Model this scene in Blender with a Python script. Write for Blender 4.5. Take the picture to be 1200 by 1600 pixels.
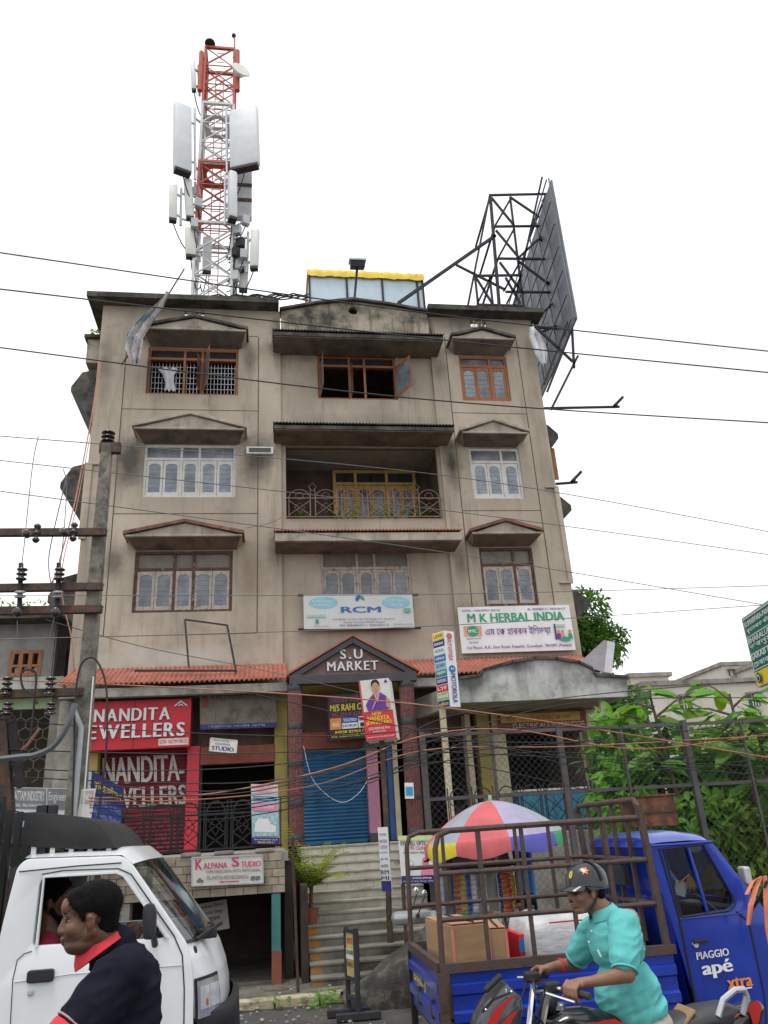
import bpy, bmesh, math, random
from mathutils import Vector, Matrix, noise
R = math.radians
random.seed(7)
for _o in list(bpy.data.objects): bpy.data.objects.remove(_o)
SC = bpy.context.scene
COL = SC.collection
# ---------------------------------------------------------------- camera
CAM_H = 1.9
YAW, PIT, ROL, FPX = 0.15622, 0.39079, -0.06150, 1220.4
_f = Vector((math.sin(YAW)*math.cos(PIT), math.cos(YAW)*math.cos(PIT), math.sin(PIT)))
_r0 = Vector((math.cos(YAW), -math.sin(YAW), 0)); _u0 = _r0.cross(_f)
_r = _r0*math.cos(ROL) + _u0*math.sin(ROL); _u = -_r0*math.sin(ROL) + _u0*math.cos(ROL)
cam_d = bpy.data.cameras.new('camera'); cam = bpy.data.objects.new('camera', cam_d); COL.objects.link(cam)
cam_d.sensor_fit = 'VERTICAL'; cam_d.sensor_height = 36; cam_d.lens = FPX/1600*36
cam_d.clip_start = .05; cam_d.clip_end = 3000
cam.matrix_world = Matrix(((_r.x, _u.x, -_f.x, 0), (_r.y, _u.y, -_f.y, 0), (_r.z, _u.z, -_f.z, CAM_H), (0, 0, 0, 1)))
SC.camera = cam
# ---------------------------------------------------------------- sky, sun, exposure
SUN_EL, SUN_AZ = 74, 212            # azimuth clockwise from +Y: high behind the camera, a little to its left
W = bpy.data.worlds.new('World'); SC.world = W; W.use_nodes = True
_n = W.node_tree.nodes; _l = W.node_tree.links
_bg = _n['Background']; _bg.inputs[1].default_value = .1
_sky = _n.new('ShaderNodeTexSky'); _sky.sky_type = 'NISHITA'; _sky.sun_disc = False
_sky.sun_elevation = R(SUN_EL); _sky.sun_rotation = R(SUN_AZ)
_tc = _n.new('ShaderNodeTexCoord'); _nz = _n.new('ShaderNodeTexNoise'); _nz.inputs['Scale'].default_value = 2.6
_nz.inputs['Detail'].default_value = 5; _nz.inputs['Roughness'].default_value = .55
_rmp = _n.new('ShaderNodeValToRGB'); _rmp.color_ramp.elements[0].position = .36; _rmp.color_ramp.elements[1].position = .6
_rmp.color_ramp.elements[0].color = (.72, .72, .72, 1); _rmp.color_ramp.elements[1].color = (1, 1, 1, 1)
_mx = _n.new('ShaderNodeMix'); _mx.data_type = 'RGBA'
_mx.inputs[7].default_value = (12.8, 13.1, 13.4, 1)      # bright overcast layer
_l.new(_tc.outputs['Generated'], _nz.inputs['Vector']); _l.new(_nz.outputs['Fac'], _rmp.inputs['Fac'])
_l.new(_rmp.outputs['Color'], _mx.inputs[0]); _l.new(_sky.outputs['Color'], _mx.inputs[6]); _l.new(_mx.outputs[2], _bg.inputs[0])
sun_d = bpy.data.lights.new('sun', 'SUN'); sun = bpy.data.objects.new('sun', sun_d); COL.objects.link(sun)
sun_d.energy = 1.5; sun_d.angle = R(14); sun_d.color = (1, .97, .92)
_sd = Vector((math.sin(R(SUN_AZ))*math.cos(R(SUN_EL)), math.cos(R(SUN_AZ))*math.cos(R(SUN_EL)), math.sin(R(SUN_EL))))
sun.rotation_euler = _sd.to_track_quat('Z', 'Y').to_euler()
SC.view_settings.view_transform = 'Standard'; SC.view_settings.look = 'None'
SC.view_settings.exposure = .12; SC.view_settings.gamma = 1
SC.cycles.use_denoising = True
SC.cycles.max_bounces = 6; SC.cycles.transparent_max_bounces = 24
SC.render.engine = 'CYCLES'

# ---------------------------------------------------------------- helpers: photo pixel -> place
def ray(x, y): return _r*((x-600)/FPX) + _u*((800-y)/FPX) + _f
def P(x, y, Y):                     # on the vertical plane at depth Y
    d = ray(x, y); return d*(Y/d.y) + Vector((0, 0, CAM_H))
def PZ(x, y, Z):                    # on the level plane at height Z
    d = ray(x, y); return d*((Z-CAM_H)/d.z) + Vector((0, 0, CAM_H))
def PX(x, y, X):
    d = ray(x, y); return d*(X/d.x) + Vector((0, 0, CAM_H))
V = Vector

# ---------------------------------------------------------------- helpers: materials
MATS = {}
def srgb(r, g, b):
    f = lambda c: ((c/255+.055)/1.055)**2.4 if c > 10 else c/255/12.92
    return (f(r), f(g), f(b))
def mat(name, col=(.5, .5, .5), rough=.8, metal=0, var=.18, scale=3., bump=0., bscale=40., col2=None, c2=(.5, .62), c2scale=2., streak=0,
        streakcol=None, spec=.4, coat=0, alpha=None, trans=0, emit=0, rnd=0, stretch=None, stains=None, speck=0, sub=0):
    """weathered procedural surface: base colour broken by noise, optional second colour patches, rain streaks, stains, bump"""
    if name in MATS: return MATS[name]
    m = bpy.data.materials.new(name); m.use_nodes = True; MATS[name] = m
    t = m.node_tree; N = t.nodes; L = t.links; b = N['Principled BSDF']
    def mk(k, **kw):
        n = N.new('ShaderNode'+k)
        for a, v in kw.items(): setattr(n, a, v)
        return n
    geo = mk('NewGeometry'); pos = geo.outputs['Position']
    if stretch:
        mp = mk('Mapping'); mp.inputs['Scale'].default_value = stretch; L.new(pos, mp.inputs['Vector']); pos_s = mp.outputs['Vector']
    else: pos_s = pos
    def nz(sc, det=5, vec=None, rg=.6):
        n = mk('TexNoise'); n.inputs['Scale'].default_value = sc; n.inputs['Detail'].default_value = det; n.inputs['Roughness'].default_value = rg
        L.new(vec or pos_s, n.inputs['Vector']); return n.outputs['Fac']
    def ramp(src, a, bb, inv=False):
        r = mk('MapRange'); r.inputs['From Min'].default_value = a; r.inputs['From Max'].default_value = bb
        if inv: r.inputs['To Min'].default_value = 1; r.inputs['To Max'].default_value = 0
        L.new(src, r.inputs['Value']); return r.outputs['Result']
    def mixc(fac, a, c, mode='MIX'):
        x = mk('Mix', data_type='RGBA', blend_type=mode)
        if isinstance(fac, (int, float)): x.inputs[0].default_value = fac
        else: L.new(fac, x.inputs[0])
        for i, q in ((6, a), (7, c)):
            if isinstance(q, tuple): x.inputs[i].default_value = (*q[:3], 1)
            else: L.new(q, x.inputs[i])
        return x.outputs[2]
    def mul(a, c):
        x = mk('Math', operation='MULTIPLY')
        for i, q in ((0, a), (1, c)):
            if isinstance(q, (int, float)): x.inputs[i].default_value = q
            else: L.new(q, x.inputs[i])
        return x.outputs[0]
    c = tuple(col)
    if var:
        lo = tuple(v*(1-var*1.3) for v in col); hi = tuple(min(1, v*(1+var)) for v in col)
        c = mixc(ramp(nz(scale), .3, .7), lo, hi)
    if col2: c = mixc(ramp(nz(c2scale, 7, rg=.68), c2[0], c2[1]), c, tuple(col2))
    if speck: c = mixc(mul(ramp(nz(bscale*2, 3), .55, .7), speck), c, tuple(v*.4 for v in col))
    if streak:
        mp = mk('Mapping'); mp.inputs['Scale'].default_value = (2.6, 2.6, .28); L.new(pos, mp.inputs['Vector'])
        s = mul(ramp(nz(1.3, 6, mp.outputs['Vector'], .65), .53, .76), streak)
        c = mixc(s, c, streakcol or tuple(v*.35 for v in col))
    if stains:
        for (x, z, rx, rz, st, sc_) in stains:
            mp = mk('Mapping'); mp.inputs['Location'].default_value = (-x/rx, 0, -z/rz); mp.inputs['Scale'].default_value = (1/rx, 0, 1/rz)
            L.new(pos, mp.inputs['Vector'])
            ln = mk('VectorMath', operation='LENGTH'); L.new(mp.outputs['Vector'], ln.inputs[0])
            ad = mk('Math', operation='MULTIPLY_ADD'); L.new(nz(2.2, 5), ad.inputs[0]); ad.inputs[1].default_value = 1.15
            L.new(ln.outputs['Value'], ad.inputs[2])
            c = mixc(mul(ramp(ad.outputs[0], .8, 1.65, True), st), c, sc_)
    if rnd:
        oi = mk('ObjectInfo'); hs = mk('HueSaturation')
        mr = mk('MapRange'); mr.inputs['To Min'].default_value = 1-rnd; mr.inputs['To Max'].default_value = 1+rnd
        L.new(oi.outputs['Random'], mr.inputs['Value']); L.new(mr.outputs['Result'], hs.inputs['Value'])
        if isinstance(c, tuple): hs.inputs['Color'].default_value = (*c[:3], 1)
        else: L.new(c, hs.inputs['Color'])
        c = hs.outputs['Color']
    if isinstance(c, tuple): b.inputs['Base Color'].default_value = (*c[:3], 1)
    else: L.new(c, b.inputs['Base Color'])
    b.inputs['Roughness'].default_value = rough; b.inputs['Metallic'].default_value = metal
    b.inputs['Specular IOR Level'].default_value = spec
    if coat: b.inputs['Coat Weight'].default_value = coat; b.inputs['Coat Roughness'].default_value = .08
    if sub: b.inputs['Subsurface Weight'].default_value = sub; b.inputs['Subsurface Radius'].default_value = (.02, .008, .004); b.inputs['Subsurface Scale'].default_value = .3
    if bump:
        bp = mk('Bump'); bp.inputs['Strength'].default_value = bump; bp.inputs['Distance'].default_value = .02
        L.new(nz(bscale, 6), bp.inputs['Height']); L.new(bp.outputs['Normal'], b.inputs['Normal'])
    if trans: b.inputs['Transmission Weight'].default_value = trans
    if alpha is not None: b.inputs['Alpha'].default_value = alpha
    if emit: b.inputs['Emission Color'].default_value = (*col, 1); b.inputs['Emission Strength'].default_value = emit
    return m
def glass(name, tint=(.8, .9, .9), alpha=.3, rough=.05):
    if name in MATS: return MATS[name]
    m = bpy.data.materials.new(name); m.use_nodes = True; MATS[name] = m
    t = m.node_tree; N = t.nodes; L = t.links; out = N['Material Output']; N.remove(N['Principled BSDF'])
    tr = N.new('ShaderNodeBsdfTransparent'); tr.inputs[0].default_value = (*tint, 1)
    gl = N.new('ShaderNodeBsdfGlossy'); gl.inputs['Roughness'].default_value = rough
    fr = N.new('ShaderNodeFresnel'); fr.inputs[0].default_value = 1.5
    ad = N.new('ShaderNodeMath'); ad.operation = 'MULTIPLY_ADD'; ad.inputs[1].default_value = .9; ad.inputs[2].default_value = alpha*.2
    L.new(fr.outputs[0], ad.inputs[0])
    mx = N.new('ShaderNodeMixShader'); L.new(ad.outputs[0], mx.inputs[0]); L.new(tr.outputs[0], mx.inputs[1]); L.new(gl.outputs[0], mx.inputs[2])
    L.new(mx.outputs[0], out.inputs[0]); return m

# ---------------------------------------------------------------- helpers: objects
def wloc(o):
    p = V((0, 0, 0))
    while o is not None: p = p + o.location; o = o.parent
    return p
def tag(o, label=None, cat=None, group=None, kind=None):
    if label: o['label'] = label
    if cat: o['category'] = cat
    if group: o['group'] = group
    if kind: o['kind'] = kind
    return o
def thing(name, loc, label, cat, group=None):
    o = bpy.data.objects.new(name, None); COL.objects.link(o); o.location = loc; o.empty_display_size = .1
    return tag(o, label, cat, group)
def link_mesh(name, me, m, parent=None, origin=None):
    o = bpy.data.objects.new(name, me); COL.objects.link(o)
    if m is not None: me.materials.clear(); me.materials.append(m)
    if parent is not None:
        o.parent = parent
        me.transform(Matrix.Translation(-wloc(parent)))
    elif origin is not None:
        me.transform(Matrix.Translation(-V(origin))); o.location = origin
    return o
class MB:
    """collects shapes in world coordinates; build() links them as one mesh"""
    def __init__(s): s.v = []; s.f = []
    def add(s, vs, fs):
        n = len(s.v); s.v += [tuple(q) for q in vs]; s.f += [tuple(i+n for i in q) for q in fs]; return s
    def box(s, c, d, M=None):
        x, y, z = d[0]/2, d[1]/2, d[2]/2
        vs = [V((a*x, b*y, e*z)) for e in (-1, 1) for b in (-1, 1) for a in (-1, 1)]
        if M is not None: vs = [M @ q for q in vs]
        vs = [q+V(c) for q in vs]
        return s.add(vs, [(0, 2, 3, 1), (4, 5, 7, 6), (0, 1, 5, 4), (2, 6, 7, 3), (0, 4, 6, 2), (1, 3, 7, 5)])
    def bb(s, x0, x1, y0, y1, z0, z1): return s.box(((x0+x1)/2, (y0+y1)/2, (z0+z1)/2), (abs(x1-x0), abs(y1-y0), abs(z1-z0)))
    def prism(s, poly, off):        # planar polygon of 3D points + extrusion vector
        n = len(poly); off = V(off); a = [V(p) for p in poly]
        vs = a+[p+off for p in a]
        return s.add(vs, [tuple(range(n)), tuple(range(2*n-1, n-1, -1))]+[(i, i+n, (i+1) % n+n, (i+1) % n) for i in range(n)])
    def bar(s, a, b, w, h=None, up=(0, 0, 1)):   # rectangular bar from a to b
        a = V(a); b = V(b); d = (b-a); h = h or w
        if d.length < 1e-6: return s
        d.normalize(); u = V(up)
        if abs(d.dot(u)) > .98: u = V((0, 1, 0))
        x = d.cross(u).normalized(); y = x.cross(d)
        q = [x*(i*w/2)+y*(j*h/2) for i, j in ((-1, -1), (1, -1), (1, 1), (-1, 1))]
        return s.add([a+t for t in q]+[b+t for t in q], [(0, 3, 2, 1), (4, 5, 6, 7)]+[(i, (i+1) % 4, (i+1) % 4+4, i+4) for i in range(4)])
    def tube(s, pts, r, n=8, close=False, cap=True):
        pts = [V(p) for p in pts]; k = len(pts); rs = r if isinstance(r, (list, tuple)) else [r]*k
        base = len(s.v); prev = None
        for i, p in enumerate(pts):
            if close: d = pts[(i+1) % k]-pts[i-1]
            else: d = pts[min(i+1, k-1)]-pts[max(i-1, 0)]
            if d.length < 1e-9: d = V((0, 0, 1))
            d.normalize()
            if prev is None:
                a = V((0, 0, 1)) if abs(d.z) < .9 else V((1, 0, 0)); x = d.cross(a).normalized()
            else:
                x = prev-d*prev.dot(d); x = x.normalized() if x.length > 1e-6 else d.orthogonal().normalized()
            prev = x; y = d.cross(x)
            for j in range(n):
                t = 2*math.pi*j/n; s.v.append(tuple(p+x*(rs[i]*math.cos(t))+y*(rs[i]*math.sin(t))))
        for i in range(k if close else k-1):
            for j in range(n):
                a = base+i*n+j; b_ = base+i*n+(j+1) % n; c = base+((i+1) % k)*n+(j+1) % n; d_ = base+((i+1) % k)*n+j
                s.f.append((a, b_, c, d_))
        if cap and not close:
            s.f.append(tuple(base+j for j in range(n-1, -1, -1))); s.f.append(tuple(base+(k-1)*n+j for j in range(n)))
        return s
    def lathe(s, c, prof, n=16, axis=(0, 0, 1)):   # prof: (r, h) along axis from c
        ax = V(axis).normalized(); x = ax.orthogonal().normalized(); y = ax.cross(x); base = len(s.v)
        for r, h in prof:
            for j in range(n):
                t = 2*math.pi*j/n; s.v.append(tuple(V(c)+ax*h+x*(r*math.cos(t))+y*(r*math.sin(t))))
        for i in range(len(prof)-1):
            for j in range(n):
                s.f.append((base+i*n+j, base+i*n+(j+1) % n, base+(i+1)*n+(j+1) % n, base+(i+1)*n+j))
        s.f.append(tuple(base+j for j in range(n-1, -1, -1))); s.f.append(tuple(base+(len(prof)-1)*n+j for j in range(n)))
        return s
    def grid(s, rows, thick=None):   # rows of points
        n = len(rows[0]); base = len(s.v)
        for rw in rows: s.v += [tuple(q) for q in rw]
        for i in range(len(rows)-1):
            for j in range(n-1): s.f.append((base+i*n+j, base+i*n+j+1, base+(i+1)*n+j+1, base+(i+1)*n+j))
        return s
    def sphere(s, c, r, n=10, m=7, M=None):
        rr = r if isinstance(r, (tuple, list)) else (r, r, r); base = len(s.v)
        def put(q):
            q = V((q[0]*rr[0], q[1]*rr[1], q[2]*rr[2]))
            if M is not None: q = M @ q
            s.v.append(tuple(q+V(c)))
        put((0, 0, 1))
        for i in range(1, m):
            t = math.pi*i/m
            for j in range(n): a = 2*math.pi*j/n; put((math.sin(t)*math.cos(a), math.sin(t)*math.sin(a), math.cos(t)))
        put((0, 0, -1))
        for j in range(n): s.f.append((base, base+1+j, base+1+(j+1) % n))
        for i in range(m-2):
            for j in range(n): a = base+1+i*n; s.f.append((a+j, a+n+j, a+n+(j+1) % n, a+(j+1) % n))
        e = base+1+(m-1)*n; a = base+1+(m-2)*n
        for j in range(n): s.f.append((e, a+(j+1) % n, a+j))
        return s
    def build(s, name, m, parent=None, origin=None, bevel=0, smooth=False, seg=2, solid=0, sub=0):
        me = bpy.data.meshes.new(name); me.from_pydata(s.v, [], s.f); me.validate()
        if bevel or solid or smooth or True:
            bm = bmesh.new(); bm.from_mesh(me)
            if solid:
                bmesh.ops.recalc_face_normals(bm, faces=bm.faces)
                bmesh.ops.solidify(bm, geom=bm.faces[:], thickness=solid)
            bmesh.ops.recalc_face_normals(bm, faces=bm.faces)
            if bevel:
                es = [e for e in bm.edges if len(e.link_faces) == 2 and e.calc_face_angle(0) > .6]
                bmesh.ops.bevel(bm, geom=es, offset=bevel, segments=seg, profile=.5, affect='EDGES', clamp_overlap=True)
            for f in bm.faces: f.smooth = bool(smooth)
            bm.to_mesh(me); bm.free()
        if smooth:
            try: me.set_sharp_from_angle(angle=R(42 if smooth is True else smooth))
            except Exception: pass
        o = link_mesh(name, me, m, parent, origin)
        if sub: md = o.modifiers.new('sub', 'SUBSURF'); md.levels = md.render_levels = sub
        return o
def copy_tree(o, parent=None):
    c = o.copy(); COL.objects.link(c)
    if parent is not None: c.parent = parent
    for ch in [q for q in bpy.data.objects if q.parent == o]: copy_tree(ch, c)
    return c
def eval_mesh(o):
    dg = bpy.context.evaluated_depsgraph_get(); dg.update()
    me = bpy.data.meshes.new_from_object(o.evaluated_get(dg)); return me
def plate(name, loops, depth, m, parent=None, place=None, bevel=0, origin=None, smooth=False):
    """closed 2D loops (first outline, then holes) -> plate of given thickness; place maps local (x right, y up, z out) to world"""
    cu = bpy.data.curves.new('tmp', 'CURVE'); cu.dimensions = '2D'; cu.fill_mode = 'BOTH'; cu.extrude = max(0, depth/2-bevel)
    if bevel: cu.bevel_depth = bevel; cu.bevel_resolution = 1; cu.offset = -bevel
    for lp in loops:
        sp = cu.splines.new('POLY'); sp.points.add(len(lp)-1); sp.use_cyclic_u = True
        for q, p in zip(sp.points, lp): q.co = (p[0], p[1], 0, 1)
    o = bpy.data.objects.new('tmp', cu); COL.objects.link(o)
    me = eval_mesh(o); bpy.data.objects.remove(o); bpy.data.curves.remove(cu); me.name = name
    if place is None: place = lambda x, y, z: (x, -z, y)
    for v in me.vertices: v.co = place(*v.co)
    bm = bmesh.new(); bm.from_mesh(me); bmesh.ops.remove_doubles(bm, verts=bm.verts, dist=1e-5); bmesh.ops.recalc_face_normals(bm, faces=bm.faces); bm.to_mesh(me); bm.free()
    if smooth:
        for p in me.polygons: p.use_smooth = True
        me.set_sharp_from_angle(angle=R(35))
    return link_mesh(name, me, m, parent, origin)
def rect(x0, x1, y0, y1): return [(x0, y0), (x1, y0), (x1, y1), (x0, y1)]
def round_poly(pts, r, n=5):
    out = []; k = len(pts)
    for i in range(k):
        p = V(pts[i]); a = V(pts[i-1])-p; b = V(pts[(i+1) % k])-p
        rr = r[i] if isinstance(r, (list, tuple)) else r
        rr = min(rr, a.length*.48, b.length*.48)
        if rr < 1e-4: out.append(tuple(p)); continue
        p0 = p+a.normalized()*rr; p1 = p+b.normalized()*rr
        for j in range(n+1):
            t = j/n; out.append(tuple(p0*(1-t)**2+p*(2*t*(1-t))+p1*t*t))
    return out
_tcache = {}
def bn(s):
    """Bengali-script words in the order the glyphs stand on the line (pre-base vowel signs first)"""
    out = []; cons = []
    isc = lambda c: 0x995 <= ord(c) <= 0x9b9 or c in '\u09dc\u09dd\u09df\u09f0\u09f1'
    i = 0
    while i < len(s):
        c = s[i]
        if isc(c):
            cl = c
            while i+2 < len(s) and s[i+1] == '\u09cd' and isc(s[i+2]): cl += s[i+2]; i += 2
            if i+1 < len(s) and s[i+1] == '\u09bc': cl += s[i+1]; i += 1
            n = s[i+1] if i+1 < len(s) else ''
            if n in ('\u09bf', '\u09c7', '\u09c8') and n: out.append(n+cl); i += 1
            elif n == '\u09cb': out.append('\u09c7'+cl+'\u09be'); i += 1
            elif n == '\u09cc': out.append('\u09c7'+cl+'\u09d7'); i += 1
            else: out.append(cl)
        elif c != '\u09cd': out.append(c)
        i += 1
    return ''.join(out)
def text_mesh(s, bold=0., ext=0., slant=0.):
    if any(0x980 <= ord(c) <= 0x9ff for c in s): s = bn(s)
    key = (s, bold, ext, slant)
    if key in _tcache: return _tcache[key].copy()
    if bold:                               # heavier strokes: copies set side by side, each a hair above the other
        base = text_mesh(s, 0, ext, slant) if not any(0x980 <= ord(c) <= 0x9ff for c in s) else _raw(s, ext, slant); bm = bmesh.new()
        for k, dx in enumerate((0, -bold*.8, bold*.8)):
            m2 = base.copy()
            for q in m2.vertices: q.co.x += dx; q.co.z = k*.0004
            bm.from_mesh(m2); bpy.data.meshes.remove(m2)
        me = bpy.data.meshes.new('text'); bm.to_mesh(me); bm.free(); _tcache[key] = me; return me.copy()
    me = _raw(s, ext, slant); _tcache[key] = me; return me.copy()
def _raw(s, ext, slant):
    cu = bpy.data.curves.new('tmp', 'FONT'); cu.body = s; cu.size = 1; cu.offset = 0; cu.extrude = ext; cu.resolution_u = 3; cu.shear = slant
    o = bpy.data.objects.new('tmp', cu); COL.objects.link(o); me = eval_mesh(o)
    bpy.data.objects.remove(o); bpy.data.curves.remove(cu); return me
class Face:
    """a flat board: O bottom-left corner, U to the right, Vv up; elements in fractions of its width and height"""
    def __init__(s, root, O, U, Vv, th=.03):
        s.root = root; s.O = V(O); s.U = V(U); s.V = V(Vv); s.N = s.U.cross(s.V).normalized(); s.th = th; s.k = 0
    def at(s, u, v, n=0.): return s.O+s.U*u+s.V*v+s.N*n
    def panel(s, m, name='panel', back=None):
        b = MB(); b.prism([s.at(0, 0), s.at(1, 0), s.at(1, 1), s.at(0, 1)], -s.N*s.th); return b.build(name, m, s.root)
    def frame(s, m, w=.02, d=.02, name='frame'):
        lu, lv = s.U.length, s.V.length
        for a, b in (((0, 0), (1, 0)), ((1, 0), (1, 1)), ((1, 1), (0, 1)), ((0, 1), (0, 0))):
            MB().bar(s.at(*a, -s.th/2), s.at(*b, -s.th/2), w, s.th+d, up=s.N).build(name, m, s.root)
    def nxt(s): s.k += 1; return .003+.0022*s.k
    def poly(s, pts, m, name='printed_patch', lift=None):
        n = s.nxt() if lift is None else lift
        b = MB(); b.add([s.at(u, v, n) for u, v in pts], [tuple(range(len(pts)))]); return b.build(name, m, s.root)
    def rect(s, u0, v0, u1, v1, m, name='printed_patch', lift=None): return s.poly(rect(u0, u1, v0, v1), m, name, lift)
    def oval(s, u, v, ru, rv, m, name='printed_patch', n=24, jag=0):
        pts = [(u+ru*math.cos(2*math.pi*i/n)*(1+jag*(i % 2)), v+rv*math.sin(2*math.pi*i/n)*(1+jag*(i % 2))) for i in range(n)]
        return s.poly(pts, m, name)
    def text(s, t, u0, v0, u1, v1, m, bold=.0, ext=0., slant=0., name='lettering'):
        me = text_mesh(t, bold, 0, slant)
        if not me.vertices: return
        xs = [q.co.x for q in me.vertices]; ys = [q.co.y for q in me.vertices]
        a, b, c, d = min(xs), max(xs), min(ys), max(ys); n = s.nxt()
        for q in me.vertices:
            q.co = s.at(u0+(q.co.x-a)/max(b-a, 1e-6)*(u1-u0), v0+(q.co.y-c)/max(d-c, 1e-6)*(v1-v0), n+q.co.z)
        if ext:
            bm = bmesh.new(); bm.from_mesh(me)
            g = bmesh.ops.extrude_face_region(bm, geom=bm.faces[:])
            bmesh.ops.translate(bm, verts=[e for e in g['geom'] if isinstance(e, bmesh.types.BMVert)], vec=s.N*ext)
            bmesh.ops.recalc_face_normals(bm, faces=bm.faces); bm.to_mesh(me); bm.free()
        return link_mesh(name, me, m, s.root)
    def letters(s, t, u0, v0, u1, v1, m, bold=.0, ext=.03, name='letter', gap=.16):
        """each raised letter an object of its own"""
        ws = []
        for ch in t:
            if ch == ' ': ws.append(.35); continue
            me = text_mesh(ch, bold); xs = [q.co.x for q in me.vertices]; ws.append(max(xs)-min(xs))
        tot = sum(ws)+gap*(len(t)-1); x = 0
        for ch, w in zip(t, ws):
            if ch != ' ':
                hgt = .18 if ch == '.' else 1
                s.k = 0
                s.text(ch, u0+(u1-u0)*x/tot, v0, u0+(u1-u0)*(x+w)/tot, v0+(v1-v0)*hgt, m, bold, ext, name=name)
            x += w+gap
def pxface(root, tl, tr, bl, Y, th=.03):
    a, b, c = P(*tl, Y), P(*tr, Y), P(*bl, Y); return Face(root, c, b-a, a-c, th)
def catenary(a, b, sag, n=24):
    a = V(a); b = V(b); return [a.lerp(b, i/n)-V((0, 0, sag*4*(i/n)*(1-i/n))) for i in range(n+1)]
# ================================================================ materials
stain = (.035, .033, .03)
STAINS = [(-3.55, 11.0, .5, .95, .85, stain), (-.35, 11.1, .5, .85, .8, stain), (-.55, 14.2, .25, .7, .5, stain), (-3.7, 8.3, .3, .5, .6, stain), (-.45, 8.0, .4, 1.1, .5, (.16, .11, .05)),
          (4.85, 11.0, .3, .9, .9, stain), (4.75, 14.0, .3, .5, .5, stain), (.1, 8.5, .25, .6, .5, stain), (4.85, 8.2, .25, .6, .55, stain), (.25, 14.9, .3, .9, .75, stain), (4.55, 15.2, .2, .7, .85, stain), (-4.35, 13.9, .3, 1.2, .5, stain), (2.4, 14.35, 2.4, .3, .4, stain), (.9, 8.95, 1.2, .25, .4, stain), (3.9, 8.95, 1.0, .25, .5, stain), (6.0, 11.75, 1.2, .3, .35, stain), (-2, 11.75, 1.6, .3, .35, stain), (-2, 8.85, 1.6, .25, .3, stain), (-3.6, 5.8, 1.2, .5, .3, (.3, .29, .26)), (2.0, 6.1, 2.2, .4, .25, stain), (-2.2, 15.6, 2.4, .35, .35, stain), (6, 15.6, 1.6, .4, .4, stain), (2.4, 12.3, 2.2, .3, .25, stain), (-2.2, 5.95, 2.2, .35, .5, (.55, .54, .5)), (-4.3, 8.0, .35, 2.5, .4, (.2, .17, .13)), (7.4, 10.5, .3, 3.5, .35, (.2, .17, .13))]
M_wall = mat('cement_plaster', (.475, .405, .32), .93, var=.19, scale=1.6, bump=.4, bscale=22, col2=(.28, .235, .185), c2=(.45, .72), c2scale=.8, streak=.5, streakcol=(.13, .105, .08), stains=STAINS, speck=.25)
M_ped = mat('blackened_plaster', (.34, .295, .225), .95, var=.25, scale=1.5, bump=.4, bscale=25, col2=(.05, .046, .04), c2=(.42, .62), c2scale=1.2, streak=.85, streakcol=(.03, .028, .025))
M_shade = mat('sunshade_concrete', (.36, .315, .26), .95, var=.25, scale=2, bump=.35, bscale=25, col2=(.06, .055, .048), c2=(.56, .76), c2scale=1.6, streak=.55, streakcol=(.05, .045, .04))
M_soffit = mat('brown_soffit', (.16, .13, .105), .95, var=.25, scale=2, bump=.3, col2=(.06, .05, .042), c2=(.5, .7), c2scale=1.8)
M_dark = mat('mouldy_concrete', (.10, .092, .08), .95, var=.4, scale=2, bump=.4, bscale=25, col2=(.03, .028, .026), c2=(.45, .62), c2scale=2.2, streak=.6)
M_groove = mat('groove_shadow_paint', (.09, .075, .06), .95)
M_tiledull = mat('dull_terracotta', (.21, .10, .075), .85, var=.3, scale=3, col2=(.08, .055, .045), c2=(.48, .62), c2scale=4)
M_tilered = mat('terracotta_sheet', (.36, .125, .085), .8, var=.25, scale=2.5, col2=(.22, .085, .06), c2=(.5, .7), c2scale=3, streak=.35, streakcol=(.09, .045, .035), bump=.15)
M_conc = mat('grey_concrete', (.30, .28, .25), .92, var=.25, scale=2, bump=.35, col2=(.12, .115, .10), c2=(.5, .68), c2scale=1.6, streak=.5, speck=.3)
M_canopy = mat('rain_stained_canopy', (.46, .45, .43), .92, var=.2, scale=2.5, bump=.4, col2=(.2, .195, .185), c2=(.5, .68), c2scale=1.8, streak=.6, streakcol=(.09, .088, .082), stains=[(4.2, 4.75, .5, .35, .8, (.05, .05, .047)), (5.0, 5.1, .8, .3, .7, (.05, .05, .047)), (6.4, 5.2, .5, .35, .75, (.05, .05, .047)), (7.3, 4.9, .6, .35, .8, (.05, .05, .047))])
M_cream = mat('cream_paint', (.55, .48, .33), .8, var=.12, streak=.3)
M_yellow = mat('yellow_paint', (.35, .28, .085), .75, var=.12, streak=.3)  # albedo lowered: porch shade put into the colour
M_wood = mat('varnished_wood', (.33, .125, .05), .55, var=.25, scale=6, stretch=(3, 3, .6), bump=.1)
M_wood_white = mat('white_wood_paint', (.62, .60, .55), .6, var=.12, scale=5, col2=(.3, .27, .22), c2=(.62, .75), c2scale=9, streak=.25)
M_wood_old = mat('flaking_wood_paint', (.44, .38, .33), .75, var=.2, scale=5, col2=(.14, .08, .055), c2=(.54, .66), c2scale=7)
M_wood_brown = mat('brown_wood_paint', (.10, .05, .04), .7, var=.3, scale=5, col2=(.3, .25, .2), c2=(.58, .66), c2scale=8)
M_pane_dark = mat('dark_glass', (.03, .035, .04), .12, var=.2, spec=.6)
M_pane_blue = mat('frosted_glass', (.20, .235, .275), .16, var=.35, scale=4, bump=.1, bscale=30, spec=.7, rnd=.3)
M_pane_grey = mat('dusty_glass', (.16, .18, .205), .2, var=.4, scale=3, spec=.6, rnd=.35, bump=.05, bscale=20)
M_room = mat('dark_room', (.06, .05, .04), .9, var=.2)
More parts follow.
